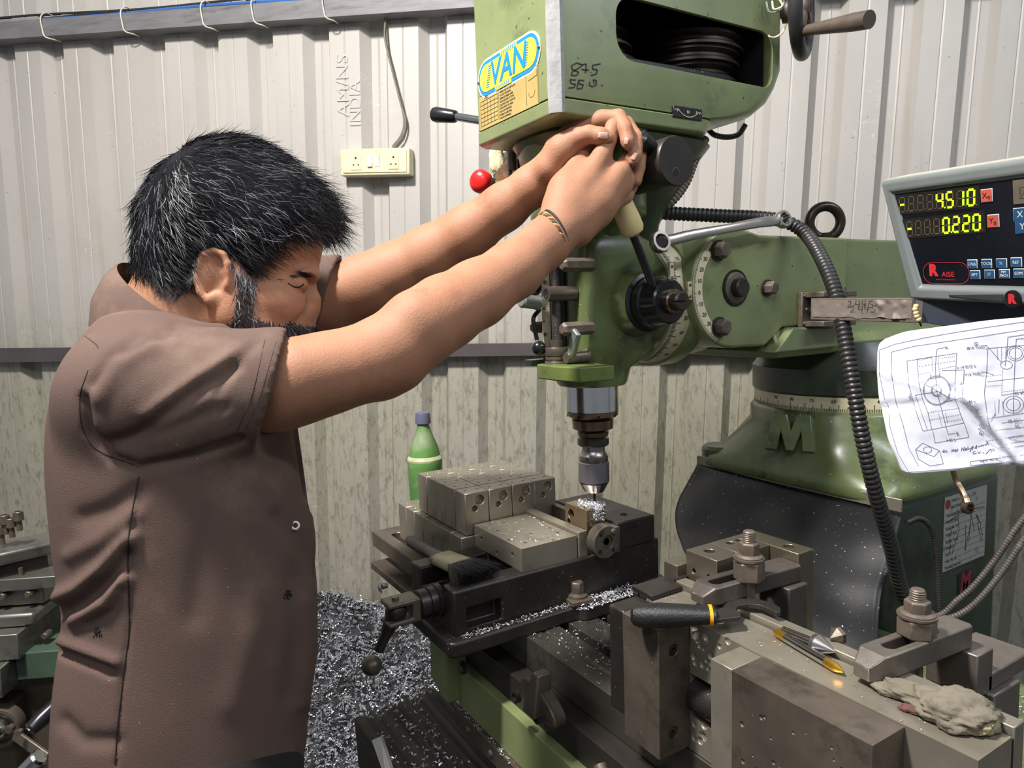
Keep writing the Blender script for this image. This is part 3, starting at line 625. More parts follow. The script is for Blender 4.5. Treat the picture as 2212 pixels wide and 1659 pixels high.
cmb = [[(-.052+k*.001, -.014+k*.0032), (-.061+k*.001, -.014+k*.0032)] for k in range(10)]+[[(.044+k*.0006, -.014+k*.0032), (.056+k*.0006, -.014+k*.0032)] for k in range(10)]
strokes('badge_comb', cmb, (SX, by0-.0026, bz), XP, (0, 0, 1), .0010, BLU, bd, .0001)
for dx in (-hw+.003, hw-.003): G().sph((SX+dx, by0-.0025, bz), (.0022, .0015, .0022), 10, 6).obj('badge_rivet', BOLT, bd)
GOLD = mat('worn_brass_plate', srgb(204, 178, 112), .35, .35, .06, 20, dirt=srgb(226, 224, 214), damt=.66, dscale=28)
gp = G().box(SX-.087, SX+.081, by0-.001, by0+.0005, 1.729, 1.782).obj('instruction_plate', GOLD, mm)
li = []
for i in range(7): li.append([(-.083, -.008-i*.0062), (-.030, -.008-i*.0062)])
for i in range(6): li.append([(-.083+i*.0106, -.008), (-.083+i*.0106, -.045)])
li += [[(-.086, .001), (.08, .001)], [(.05, .0), (.05, -.047)], [(-.027, .0), (-.027, -.047)], [(-.086, -.051), (.08, -.051), (.08, .001)]]+[circ(.064, -.03, .008, 14, rad(180), rad(360)), [(.056, -.014), (.078, -.012), (.078, -.004)]]
strokes('plate_lines', li, (SX, by0-.0012, 1.78), XP, (0, 0, 1), .0006, INK, gp, .0001)
for i, s in enumerate(('SELECTION', 'WHEN NOT IN USE PLACE', 'TO OUT POSITION', 'OPERATE SPEED LEVER', 'WITH MOTOR AT STOP', 'CAUTION ONLY ROTATE', 'NOW MOVE TO HIGH', 'OR LOW POSITION', 'WHEN IN NEUTRAL', 'MOVE UP SPINDLE')):
    text('plate_lettering', s, .0038, (SX-.024, by0-.0014, 1.776-i*.0047), XP, (0, 0, 1), INK, gp, .0001, 'LEFT')
text('plate_lettering', 'SPEED', .0045, (SX-.07, by0-.0014, 1.7755), XP, (0, 0, 1), INK, gp, .0001, 'LEFT')
# brake lever on the far side
a, b, c = D(1034, 260, 1.30), D(985, 252, 1.33), D(926, 246, 1.36)
G().cyl(a+(a-b)*1.0, b, .0075, n=20).obj('brake_rod', CHROME, mm)
G().lathe([(0, .010), (.003, .0115), (.045, .0145), (.052, .013), (.055, .009)], b, c-b, 28).obj('brake_knob', BLACK, mm)
# handwheel behind the case, top right
hcn = D(1732, 18, 1.17); ax = _r*.86-_v*.5-_z*.02; ax /= np.linalg.norm(ax)
t1 = np.cross(ax, _z); t1 /= np.linalg.norm(t1); t2 = np.cross(t1, ax)
HW = mat('dull_iron', srgb(92, 80, 72), .5, .3, .12, 30, .1, 90)
P = [hcn+(t1*math.cos(t)+t2*math.sin(t))*.070 for t in np.linspace(0, 2*PI, 48, endpoint=False)]
G().tube(P, .0115, 14, closed=True).obj('handwheel_rim', mat('black_wheel_rim', srgb(52, 50, 52), .4, .1, .1, 20), mm)
G().lathe([(-.03, .018), (.004, .022), (.014, .020)], hcn, ax, 28).obj('handwheel_hub', HW, mm)
G().lathe([(0, .009), (.0006, .009)], hcn+ax*.0142, ax, 20).obj('hub_bore', DARK, mm)
for ang in (-52, 70, 190):
    d = t1*math.cos(rad(ang))+t2*math.sin(rad(ang)); G().tube([hcn+d*.012, hcn+d*.04+ax*.002, hcn+d*.066], [.012, .010, .012], 12).obj('handwheel_spoke', HW, mm)
d = t1*math.cos(rad(-52))+t2*math.sin(rad(-52)); hp = hcn+d*.062
he = D(1878, 42, 1.02)
G().tube(resample([hp, hp+(he-hp)*.16, hp+(he-hp)*.2, he], .01), [.0085 if i < 3 else .0085+.0045*min(1, (i-3)/8) for i in range(len(resample([hp, hp+(he-hp)*.16, hp+(he-hp)*.2, he], .01)))], 18).obj('crank_handle', HW, mm)
G().cyl(D(1655, 30, 1.22), hcn, .012, n=20).obj('handwheel_shaft', STEELD, mm)
WIRE = mat('cream_wire', srgb(214, 200, 170), .5)
for i, (pts_) in enumerate((((1668, 2), (1672, 20), (1690, 12), (1680, -6)), ((1655, 4), (1662, 26), (1684, 22), (1694, 4), (1678, -8)), ((1698, 52), (1690, 70), (1676, 80), (1664, 80), (1660, 76)), ((1640, -4), (1644, 8), (1652, -2)))):
    G().tube(spline([D(x, y, 1.12+.01*i) for x, y in pts_], 6), .0016, 6).obj('loose_wire', (WIRE, MATS['zinc_casting'], WIRE, WIRE)[i], mm)
P = spline([D(x, y, 1.28) for x, y in ((1610, 270), (1596, 290), (1572, 296), (1545, 292), (1530, 280))], 6); G().tube(P, .005, 8).obj('motor_cable', BLACK, mm)
# --- strip, rubber way cover
YS = 1.132
sl = ony(1508, 987, YS); sr = ony(1950, 1098, YS)
zs = sl[2]
G().box(sl[0], sr[0], YS-.004, YS, zs-.018, zs+.004).obj('cover_strip', STEEL, mm, bev=.0008)
for x, y, r in ((1531, 999, .0035), (1639, 1025, .0065), (1700, 1040, .003), (1765, 1056, .0065), (1895, 1088, .003)):
    q = ony(x, y, YS-.004); G().sph((q[0], YS-.004, zs-.007), (r, r*.6, r), 16, 8).obj('strip_screw', BOLT, mm)
Lp = [(1508, 1003), (1487, 1040), (1468, 1090), (1466, 1140), (1478, 1180), (1500, 1230), (1520, 1300)]; Rp = [(1948, 1116), (1940, 1150), (1926, 1200), (1906, 1260), (1892, 1320), (1888, 1400), (1888, 1500)]
Ys = [YS-.004, YS-.03, YS-.07, YS-.11, YS-.15, YS-.20, YS-.25]
Lc = spline([ony(x, y, Y) for (x, y), Y in zip(Lp, Ys)], 5); Rc = spline([ony(x, y, Y) for (x, y), Y in zip(Rp, Ys)], 5)
vs = []; fs = []; nn = 40
for j, (a, b) in enumerate(zip(Lc, Rc)):
    for i in range(nn+1):
        u = i/nn; p = a*(1-u)+b*u; f = j/len(Lc)
        vs.append(p+A3(0, -1, .4)*(.012*f*math.sin(u*9+f*3)+.006*noise.noise(Vector((u*5, f*4, 2)))))
for j in range(len(Lc)-1):
    for i in range(nn): k = j*(nn+1)+i; fs.append((k, k+1, k+nn+2, k+nn+1))
o = rawobj('way_cover', vs, fs, RUBBER, mm); md = o.modifiers.new('t', 'SOLIDIFY'); md.thickness = .003
# --- column labels
pl1 = [onx(x, y, cx1) for x, y in ((2038, 1076), (2130, 1042), (2126, 1195), (2036, 1236))]
LAB = mat('grubby_white_label', srgb(150, 152, 146), .5, 0, .06, 30, dirt=srgb(92, 92, 86), damt=.55, dscale=30)
yl = (pl1[0][1]+pl1[3][1])/2; yr_ = (pl1[1][1]+pl1[2][1])/2; zt2 = pl1[0][2]; zb2 = pl1[3][2]
lb = G().box(cx1, cx1+.0012, yl, yr_, zb2, zt2).obj('maker_label', LAB, mm)
Rd = mat('dull_red_print', srgb(130, 34, 44), .5)
text('label_lettering', 'YING S--- RAY CO., LTD', .0085, (cx1+.0014, yl+.022, zt2-.010), YP, (0, 0, 1), INK, lb, .0001, 'LEFT')
text('label_lettering', 'MACHINERY', .0085, (cx1+.0014, yl+.022, zt2-.022), YP, (0, 0, 1), INK, lb, .0001, 'LEFT')
G().lathe([(0, .009), (.0004, .009)], (cx1+.0012, yl+.011, zt2-.014), XP, 24).obj('label_seal', Rd, lb)
for i, s in enumerate(('Manufacture No.', 'MODEL NO.', 'Serial No.  4S', 'TABLE SIZE', 'Spindle Travel', 'WEIGHT', 'DATE', 'Volts  Ph  Hz', 'Working Style No')):
    text('label_lettering', s, .0075, (cx1+.0014, yl+.008, zt2-.036-i*.0125), YP, (0, 0, 1), INK, lb, .0001, 'LEFT')
W_, H_ = yr_-yl, zt2-zb2
ck = []; rs = np.random.RandomState(4)
for k in range(7):
    x, y = rs.uniform(.1, .8)*W_, -rs.uniform(.25, .5)*H_; l = [(x, y)]
    for _ in range(6): x += rs.uniform(-.006, .007); y -= rs.uniform(.004, .012); l.append((x, y))
    ck.append(l)
ck += [[(.01*W_, -.34*H_), (.5*W_, -.26*H_), (.95*W_, -.3*H_)], [(.3*W_, -.2*H_), (.35*W_, -.5*H_), (.2*W_, -.8*H_)]]
strokes('label_cracks', ck, (cx1+.0016, yl, zt2), YP, (0, 0, 1), .0012, INK, lb, .0001)
strokes('label_rules', [[(.004, -.033-i*.0125), (W_-.004, -.033-i*.0125)] for i in range(10)], (cx1+.0015, yl, zt2), YP, (0, 0, 1), .0005, INK, lb, .0001)
q = onx(2083, 1262, cx1)
G().box(cx1, cx1+.001, q[1]-.026, q[1]+.026, q[2]-.028, q[2]+.026).obj('maker_sticker', mat('sticker_black', srgb(26, 28, 30), .4), mm)
text('sticker_emblem', 'M', .05, (cx1+.0012, q[1], q[2]+.004), YP, (0, 0, 1), Rd, mm, .0002, shear=.15, bold=.002)
text('sticker_lettering', 'MEGAMILL', .0078, (cx1+.0012, q[1], q[2]-.022), YP, (0, 0, 1), Rd, mm, .0001)
# --- table, saddle and knee
TY = .545; TZ = .944
prof = [(TY, .893), (TY, TZ), (.572, TZ), (.574, TZ-.002), (.579, TZ-.002), (.581, TZ), (.607, TZ), (.607, .922), (.597, .922), (.597, .908), (.634, .908), (.634, .922), (.624, .922), (.624, TZ),
        (.675, TZ), (.675, .922), (.665, .922), (.665, .908), (.702, .908), (.702, .922), (.692, .922), (.692, TZ), (.745, TZ), (.745, .922), (.735, .922), (.735, .908), (.772, .908), (.772, .922), (.762, .922), (.762, TZ), (.80, TZ), (.80, .893)]
TABM = mat('oily_table_steel', srgb(118, 116, 106), .3, .8, .14, 8, .05, 90, dirt=srgb(64, 60, 58), damt=.52, dscale=8, speck=srgb(210, 212, 214), spamt=.73, spscale=240)
G().prism(prof, 'yz', -1.10, .10).obj('work_table', TABM, mm, bev=.0008)
G().box(-1.04, .10, .515, .79, .846, .892).obj('gib_rail', OXIDE, mm, bev=.001)
G().box(-1.04, .10, .500, .79, .770, .846).obj('saddle', mat('bright_saddle_green', srgb(126, 136, 92), .42, 0, .08, 9, .1, 120, dirt=srgb(120, 116, 84), damt=.6, dscale=9), mm, bev=.002)
G().box(-1.04, .10, .492, .79, .738, .770).obj('wiper_strip', STEELD, mm, bev=.001)
for i in range(6):
    x = -.99+i*.075; G().sph((x, .4915, .753), (.006, .003, .006), 14, 8).obj('strip_screw', BOLT, mm)
G().box(-.78, -.30, .80, 1.14, .50, .872).obj('knee_top', GREEN2, mm, bev=.003)
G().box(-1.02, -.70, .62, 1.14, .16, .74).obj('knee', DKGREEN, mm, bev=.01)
e = ony(985, 1440, .47)
g = G(); g.prism([(-1.105, .80), (-1.06, .78), (-1.035, .78), (-1.035, .905), (-1.06, .915), (-1.10, .905)], 'xz', .478, .56).obj('end_bracket', MATS['bright_saddle_green'], mm, bev=.004)
q = ony(1001, 1442, .478); hexbolt((q[0], .478, q[2]), -YP, .0085, .008, mm, STEELD)
# travel stop dog on the saddle
t0 = ony(1140, 1500, .492)
g = G(); z0, z1 = ony(1160, 1570, .475)[2], ony(1148, 1456, .475)[2]; xc = ony(1150, 1500, .475)[0]
g.hexa([(xc-.018, .468, z0+.012), (xc+.012, .468, z0+.012), (xc+.012, .500, z0+.012), (xc-.018, .500, z0+.012)], [(xc-.006, .478, z1), (xc+.010, .478, z1), (xc+.010, .500, z1), (xc-.006, .500, z1)])
dg_ = g.obj('travel_stop', STEELD, mm, bev=.003, seg=3)
G().rings([selr(xc+.004, 0, .044, .018, 0, 2.5)]*1) if False else None
g = G(); P = [(xc+.003+.042*math.cos(t), z0+.030+.018*math.sin(t)-.012*math.cos(t)) for t in np.linspace(0, 2*PI, 28, endpoint=False)]
g.prism(P, 'xz', .480, .500).obj('stop_flange', STEELD, dg_, bev=.002)
for (x, y) in ((1115, 1505), (1161, 1549)):
    q = ony(x, y, .478); G().lathe([(0, .009), (.006, .009), (.0065, .0055), (.003, .005)], (q[0], .481, q[2]), -YP, 24).obj('socket_screw', OXIDE, dg_)
q = ony(1295, 1652, .47); G().tube([q+A3(.0, 0, 0), q+A3(.05, -.01, -.045)], .0085, 16).obj('oil_pipe', STEELD, mm)
# corrugated hoses of the machine
hose('electric_hose', [D(1522, 300, 1.16), D(1500, 345, 1.15), D(1480, 395, 1.15), D(1450, 435, 1.15), D(1420, 452, 1.16), D(1390, 462, 1.17)], .0085, .0058, GHOSE, mm)
hose('electric_hose', [D(1390, 458, 1.16), D(1450, 461, 1.17), D(1550, 466, 1.18), D(1640, 470, 1.19), D(1700, 480, 1.19), D(1745, 510, 1.17), D(1785, 580, 1.10), D(1812, 660, 1.06), D(1836, 790, 1.03), D(1862, 940, 1.02), D(1893, 1070, 1.03), D(1925, 1180, 1.06), D(1943, 1262, 1.09), D(1968, 1310, 1.10)], .0115, .0078, HOSE, mm)
hose('thin_hose', [D(1935, 1220, 1.12), D(1942, 1270, 1.12), D(1965, 1302, 1.12), D(1985, 1330, 1.12)], .005, .0042, HOSE, mm, 10)
hose('thin_hose', [D(1958, 1130, 1.17), D(1985, 1120, 1.18), D(2008, 1135, 1.18), D(2022, 1180, 1.18), D(2026, 1260, 1.18), D(2030, 1330, 1.18)], .005, .0045, HOSE, mm, 10)
# ================================================================ drill chuck and bit
dc = thing('drill_chuck', 'grey keyless drill chuck held under the chrome quill', 'drill chuck', (SX, SY, zq(1062)))
O = (SX, SY)
G().lathe([(0, .023), (.002, .0255), (zq(930)-zq(941), .0262)], (*O, zq(941)), n=48).obj('arbor_collar', BRONZE, dc)
G().lathe([(0, .0248), (.002, .0262), (zq(944)-zq(959), .0262)], (*O, zq(959.5)), n=48).obj('arbor_ring', OXIDE, dc)
G().lathe([(0, .0192), (zq(955)-zq(973), .0192)], (*O, zq(973)), n=40).obj('arbor_neck', CHUCKM, dc)
G().lathe([(0, .024), (.001, .0243), (.010, .0243), (.0135, .021), (.018, .0195)], (*O, zq(994)), n=48).obj('chuck_body', CHUCKM, dc, ang=25)
G().lathe([(0, .0248), (.0015, .0258), (zq(994)-zq(1038)-.001, .0258), (zq(994)-zq(1038), .0245)], (*O, zq(1038.5)), n=56).obj('chuck_sleeve', mat('matte_chuck_sleeve', srgb(140, 134, 138), .42, .8, .05, 10), dc)
G().lathe([(0, .0135), (.0012, .0165), (zq(1040)-zq(1061), .0248)], (*O, zq(1061.5)), n=48).obj('chuck_nose', CHROME, dc)
db = thing('drill_bit', 'short thin drill bit in the chuck touching the bronze-tinted block', 'drill bit', (SX, SY, 1.113))
g = G(); P = []
g.lathe([(0, .0004), (.002, .0022), (.012, .0022), (.020, .0022), (.0205, .0034), (.026, .0034)], (*O, 1.1145), n=12); g.obj('bit_shank', OXIDE, db)
# ================================================================ milling vise 1 (with screw handle)
ZB = 1.037
v1 = thing('milling_vise', 'dark milling vise under the drill with cranked handle at its near end', 'vise', (-.985, .62, TZ))
g = G()
g.box(-1.058, -.898, .432, .835, .966, ZB)
slot = G().box(-.92, -.85, .452, .512, .975, 1.008)
mid = G().box(-1.020, -.935, .42, .56, 1.004, 1.06)
g.obj('vise_body', CAST, v1, bev=.003, cut=[slot, mid, G().box(-1.012, -.943, .452, .552, .975, 1.02)])
G().prism([(-1.075, .415), (-.886, .415), (-.880, .425), (-.880, .640), (-.868, .652), (-.866, .700), (-.880, .712), (-.880, .83), (-.90, .845), (-1.06, .845), (-1.085, .82), (-1.085, .43)], 'xy', TZ, .968).obj('vise_base', CAST, v1, bev=.004, seg=3)
# movable jaw slab with tapped holes
cut = []
for (x, y) in ((1170, 1125), (1188, 1140), (1090, 1128), (1076, 1146), (1147, 1152), (1196, 1166), (1100, 1166), (1135, 1172), (1172, 1178), (1060, 1131), (1205, 1150), (1110, 1112)):
    q = onz(x, y, 1.0745); cut.append(G().cyl((q[0], q[1], 1.058), (q[0], q[1], 1.08), .0032, n=12))
for (x, y) in ((1040, 1163), (1073, 1194), (1107, 1198)):
    q = ony(x, y, .555); cut.append(G().cyl((q[0], .54, q[2]), (q[0], .568, q[2]), .0038, n=14))
G().box(-1.059, -.9045, .555, .662, ZB, 1.0745).obj('movable_jaw', STEEL, v1, bev=.0015, cut=cut)
G().box(-1.078, -.902, .6645, .6815, ZB, 1.080).obj('jaw_plate', STEEL, v1, bev=.0008)
G().box(-1.075, -.885, .722, .737, ZB, 1.080).obj('jaw_plate', STEELD, v1, bev=.0008)
fj = onz(1361, 1110, 1.085)
G().box(-1.075, -.893, .737, .822, ZB-.001, 1.083).obj('fixed_jaw', CAST, v1, bev=.003, cut=[G().cyl((-.925, .78, 1.07), (-.925, .78, 1.10), .005, n=16), G().cyl((-1.04, .775, 1.07), (-1.04, .775, 1.10), .005, n=16)])
G().box(-.965, -.893, .690, .72, ZB-.001, 1.052).obj('jaw_step', STEELD, v1, bev=.001)
# work-stop disc on the right side
wc = onx(1315, 1173, -.868)
ws_ = G().lathe([(0, .027), (.018, .027), (.0195, .0255)], (-.892, wc[1], wc[2]), XP, 44).obj('work_stop_disc', STEELD, v1, cut=[G().cyl((-.876, wc[1]+.002, wc[2]), (-.86, wc[1]+.002, wc[2]), .0115, n=28)])
G().lathe([(0, .0075), (.006, .0075), (.008, .006)], (-.884, wc[1]+.002, wc[2]), XP, 20).obj('stop_centre', STEELD, ws_)
for a in (40, 130, 220, 310): G().lathe([(0, .0032), (.0008, .0032)], (-.8726, wc[1]+.0195*math.cos(rad(a)), wc[2]+.0195*math.sin(rad(a))), XP, 12).obj('disc_hole', DARK, ws_)
G().lathe([(0, .0045), (.004, .0045), (.005, .0035)], (-.873, wc[1]+.013, wc[2]+.016), XP, 16).obj('disc_screw', STEELD, ws_)
# hold-down bolt and clamp plate
q = onz(1247, 1294, .972)
hd = Matrix.Translation(V((q[0], q[1], .968)))
G(hd).prism([(-.022, -.018), (.018, -.022), (.024, .016), (-.016, .022)], 'xy', .001, .009).obj('clamp_plate', STEELD, v1, bev=.001)
G(hd).lathe([(.009, .0165), (.013, .0165), (.014, .013), (.016, .012)], (0, 0, 0), n=28).obj('washer', STEELD, v1)
G(hd).lathe([(.015, .0112), (.032, .0112), (.034, .0100)], (0, 0, 0), (0, 0, 1), 6, .3).obj('hold_down_nut', STEELD, v1, bev=.0008)
# screw, universal joint, crank
sc0 = D(948, 1287, 1.135); dirh = -YP
z0 = sc0[2]; x0 = -.925
p = ony(935, 1288, .43); x0, z0 = p[0]+.012, p[2]-.002
G().lathe([(0, .026), (.008, .026), (.009, .0235), (.020, .0235), (.0205, .021), (.022, .021), (.0225, .0225), (.036, .0225), (.038, .018)], (x0, .435, z0), dirh, 36).obj('screw_collar', CAST, v1, ang=25)
c = ony(898, 1306, .375); yo = .398
fk = G(); fk.box(x0-.018, x0+.018, yo-.052, yo, z0-.018, z0+.018)
fk.obj('joint_fork', STEELD, v1, bev=.003, seg=3, cut=[G().box(x0-.022, x0+.022, yo-.060, yo-.014, z0-.0105, z0+.0105)])
G().cyl((x0, yo-.034, z0-.022), (x0, yo-.034, z0+.022), .0055, n=18).obj('joint_pin', STEELD, v1)
kn = A3(x0, yo-.034, z0); cr1 = onp(812, 1420, kn, _v); cd = cr1-kn
cd2 = cr1-kn; L = np.linalg.norm(cd2); cd2 = cd2/L
G().sph(kn, (.0165, .0165, .0165), 24, 16).obj('joint_ball', CAST, v1)
G().tube([kn+cd2*.006, kn+cd2*.03, kn+cd2*(L*.5), kn+cd2*(L-.012)], [.0135, .0105, .0082, .0076], 20).obj('crank_arm', OXIDE, v1)
kb2 = onp(803, 1438, kn, _v); G().sph(kb2, (.0155, .0155, .0145), 24, 16).obj('crank_knob', STEELD, v1)
# chips lying on the vise and table: bright swarf
def chips(name, n, regionfn, size, seed, label, parent=None, curl=.35):
    rs = np.random.RandomState(seed); vs = []; fs = []
    for i in range(n):
        p, nrm = regionfn(rs); s = size*rs.uniform(.5, 1.7)
        if rs.rand() < curl:      # small helix ribbon
            a = rs.uniform(0, 6.28); d = A3(math.cos(a), math.sin(a), rs.uniform(-.2, .5)); r = s*.35; k0 = len(vs); m = 7; w = s*.3
            e1 = np.cross(d, A3(0, 0, 1)); e1 /= np.linalg.norm(e1)+1e-9; e2 = np.cross(d, e1)
            for j in range(m):
                t = j*1.1; c = p+A3(0, 0, r)+d*(j*s*.28)+(e1*math.cos(t)+e2*math.sin(t))*r; vs.append(c); vs.append(c+d*w)
            for j in range(m-1): q = k0+2*j; fs.append((q, q+1, q+3, q+2))
        else:
            a = rs.uniform(0, 6.28); t = A3(math.cos(a), math.sin(a), rs.uniform(-.3, .6)); b = A3(-math.sin(a), math.cos(a), rs.uniform(-.5, .5)); k0 = len(vs)
            vs += [p, p+t*s, p+t*s*.8+b*s*.4, p+b*s*.35+A3(0, 0, s*.2)]; fs.append((k0, k0+1, k0+2, k0+3))
    o = rawobj(name, vs, fs, CHIPM, parent, False)
    if parent is None: tag(o, label, 'metal chips', kind='stuff')
    else: o['kind'] = 'stuff'
    return o
def on_rect(x0, x1, y0, y1, z, g=None):
    def f(rs):
        if g: c = g[rs.randint(len(g))]; x, y = rs.normal(c[0], c[2]), rs.normal(c[1], c[2]); x = min(max(x, x0), x1); y = min(max(y, y0), y1)
        else: x, y = rs.uniform(x0, x1), rs.uniform(y0, y1)
        return A3(x, y, z+rs.exponential(.0006)), A3(0, 0, 1)
    return f
chips('metal_chips', 150, on_rect(-1.055, -.908, .558, .66, 1.0752), .0017, 11, 'fine bright drilling chips scattered over the flat movable jaw of the drilling vise')
q = onz(1300, 1275, .969); chips('metal_chips', 520, on_rect(-.886, -.86, .60, .76, .9695, [(-.878, q[1]-.0, .018), (-.875, q[1]+.03, .02), (-.872, q[1]-.04, .02)]), .003, 12, 'heap of bright chips piled beside the hold-down bolt on the vise flange')
q = onz(1180, 1320, .968); chips('metal_chips', 220, on_rect(-.895, -.882, .44, .64, .969), .0026, 13, 'line of bright chips along the front flange of the vise base')
chips('metal_chips', 500, on_rect(-.88, -.62, .55, .80, TZ+.0005), .0024, 14, 'bright chips sprinkled on the slotted table beside the vise')
# ================================================================ drilled steel blocks
def block_proto(kind):
    a, b, h = .0398, .0473, .0745       # x, y, z
    cut = []
    if kind == 1: cut += [G().cyl((.01, .006, .0600), (.03, .006, .0600), .0088, n=24), G().cyl((.01, -.0045, .0455), (.03, -.0045, .0455), .0052, n=18)]
    for dx, dy in ((0, -.012), (0, .012)): cut.append(G().cyl((dx, dy, h-.008), (dx, dy, h+.01), .0021, n=10))
    g = G().box(-a/2, a/2, -b/2, b/2, 0, h)
    o = g.obj('steel_block', STEEL, None, bev=.0007, cut=cut); me = o.data; bpy.data.objects.remove(o); return me
BM = [block_proto(0), block_proto(1)]
for m_ in BM: m_.name = 'steel_block'
def put_block(kind, x, y, z, label, group, rz=0):
    o = bpy.data.objects.new('steel_block', BM[kind]); COL.objects.link(o); o.location = (x, y, z); o.rotation_euler = (0, 0, rz)
    md = o.modifiers.new('bevel', 'BEVEL'); md.width = .0012; md.segments = 1; md.limit_method = 'ANGLE'; md.angle_limit = rad(50)
    return tag(o, label, 'steel block', group)
rows = ('front', 'second', 'third', 'fourth', 'fifth'); cols = ('nearest the brush', 'second from the brush', 'third from the brush', 'farthest from the brush')
TX, TYB, T1, T0z = -1.083, .565, 1.0555, .980
for i in range(5):
    for j in range(4):
        x = TX-i*.0402-.0012*(i == 1); y = TYB+j*.0478
        put_block(1 if i == 0 else 0, x, y+RS.uniform(-.0005, .0005), T1+.0002, f'steel block, top layer, {rows[i]} row from the vise jaw, {cols[j]}', 'stacked drilled steel blocks', RS.uniform(-.006, .006))
for i in range(7):
    for j in range(4):
        if i < 6 and j > 1: continue
        x = TX+.002-i*.0405; y = TYB-.012+j*.0478
        put_block(0, x, y, T0z, f'steel block, bottom layer, {("first", "second", "third", "fourth", "fifth", "sixth", "seventh")[i]} row from jaw, ' + cols[j], 'stacked drilled steel blocks')
for j in range(2, 4):
    for i in range(6): put_block(0, TX+.002-i*.0405, TYB-.012+j*.0478, T0z, 'steel block buried in the bottom layer beneath the top blocks', 'stacked drilled steel blocks')
# workpiece being drilled
BRZ = mat('warm_ground_steel', srgb(142, 122, 98), .34, .8, .1, 14, .03, 90)
wl = .0405
g = G().box(-.9645, -.9035, .6825, .7215, ZB+.001, 1.113)
cut = [G().cyl((-.948, .66, 1.097), (-.948, .70, 1.097), .0085, n=28), G().cyl((-.955, .66, 1.082), (-.955, .70, 1.082), .005, n=18)]
o = g.obj('workpiece_block', BRZ, None, bev=.0008, cut=cut, loc=(-.934, .702, ZB)); tag(o, 'bronze-tinted block gripped in the vise right under the drill bit', 'steel block')
chips('metal_chips', 260, on_rect(-.963, -.905, .684, .72, 1.1135, [(-.915, .712, .008), (-.925, .70, .01)]), .0034, 15, 'curly chips around the drill tip on the clamped block', curl=.7)
def hangf(rs):
    return A3(-.9025+rs.uniform(0, .003), rs.normal(.703, .004), 1.113-rs.exponential(.012)), A3(1, 0, 0)
chips('metal_chips', 120, hangf, .0034, 16, 'string of chips hanging down the side of the clamped block', curl=.7)
# ================================================================ slotted plate under the stack, parallel bars
p0 = onz(803, 1147, .98)
sp = thing('slotted_plate', 'long grey slotted plate carrying the stacked blocks left of the vise', 'steel plate', (-1.25, .62, TZ))
cut = [G().prism([(-1.395, .537), (-1.387, .545), (-1.2, .545), (-1.2, .521), (-1.387, .521), (-1.395, .529)], 'xy', .93, 1.02)]
cut = [G().prism([(-1.372+.012*math.cos(t), .535+.012*math.sin(t)) for t in np.linspace(PI/2, 3*PI/2, 12)]+[(-1.215+.012*math.cos(t), .535+.012*math.sin(t)) for t in np.linspace(-PI/2, PI/2, 12)], 'xy', .93, 1.02)]
G().box(-1.424, -1.095, .497, .775, .948, .9795).obj('slotted_top', STEELD, sp, bev=.002, cut=cut)
G().box(-1.38, -1.10, .475, .76, .915, .930).obj('lower_plate', STEELD, sp, bev=.002)
G().box(-1.36, -1.12, .54, .74, .930, .948).obj('spacer', CAST, sp, bev=.001)
q = ony(834, 1265, .475); G().lathe([(-.01, .004), (0, .006), (.002, .0135), (.006, .012), (.009, .007)], (q[0], .468, q[2]), (-.4, -1, -.1), 24).obj('round_head_screw', CHROME, sp)
# brush
pa = A3(*onz(884, 1165, 1.012)); pb_ = A3(*onz(950, 1203, 1.044)); pc = A3(*onz(996, 1222, 1.0485))
br = thing('paint_brush', 'old paint brush with grey handle and black bristles lying across the vise', 'brush', tuple(pb_))
d = pb_-pa; L = np.linalg.norm(d); d = d/L
up_ = A3(0, 0, 1); side = np.cross(up_, d); side /= np.linalg.norm(side)
R = []
for t, w, h in ((0, .005, .005), (.03, .0092, .0085), (.25, .0095, .009), (.6, .0082, .008), (.85, .0098, .008), (1.0, .017, .008), (1.08, .021, .008)):
    R.append([pa+d*L*t+side*math.cos(a)*w+up_*math.sin(a)*h for a in np.linspace(0, 2*PI, 16, endpoint=False)])
G().rings(R).obj('brush_handle', mat('weathered_grey_wood', srgb(112, 100, 92), .6, 0, .1, 30, .1), br)
d2 = pc-pb_; L2 = np.linalg.norm(d2); d2 /= L2; side2 = np.cross(up_, d2); side2 /= np.linalg.norm(side2); R = []
for t, w, h in ((.1, .0215, .0095), (.14, .0225, .0105), (.5, .0235, .0100), (.9, .0245, .0105), (1.0, .0245, .0095)):
    R.append([pb_+d2*L2*t+side2*w*abs(math.cos(a))**.6*(1 if math.cos(a) > 0 else -1)+up_*h*math.sin(a) for a in np.linspace(0, 2*PI, 24, endpoint=False)])
G().rings(R).obj('ferrule', mat('paint_crusted_ferrule', srgb(176, 164, 134), .5, .3, .12, 40, .3, 120), br)
vs = []; fs = []; rs = np.random.RandomState(9)
for i in range(2600):
    u = rs.uniform(-1, 1); w = rs.uniform(-1, 1); r0 = pb_+d2*L2*.96+side2*u*.0225+up_*w*.0075
    dirr = d2*1.0+side2*(u*.28+rs.normal(0, .07))+up_*(w*.16-.10+rs.normal(0, .05)); l = rs.uniform(.042, .060)
    dirr = dirr/np.linalg.norm(dirr); k = len(vs); sd = side2*.00035
    for t in (0, .5, 1): c = r0+dirr*l*t+up_*(-.006*t*t); vs += [c-sd*(1-t*.7), c+sd*(1-t*.7)+up_*.0003]
    fs += [(k, k+1, k+3, k+2), (k+2, k+3, k+5, k+4)]
rawobj('bristles', vs, fs, mat('black_bristle', srgb(20, 18, 18), .45, 0, .2, 60), br, False)['kind'] = 'stuff'
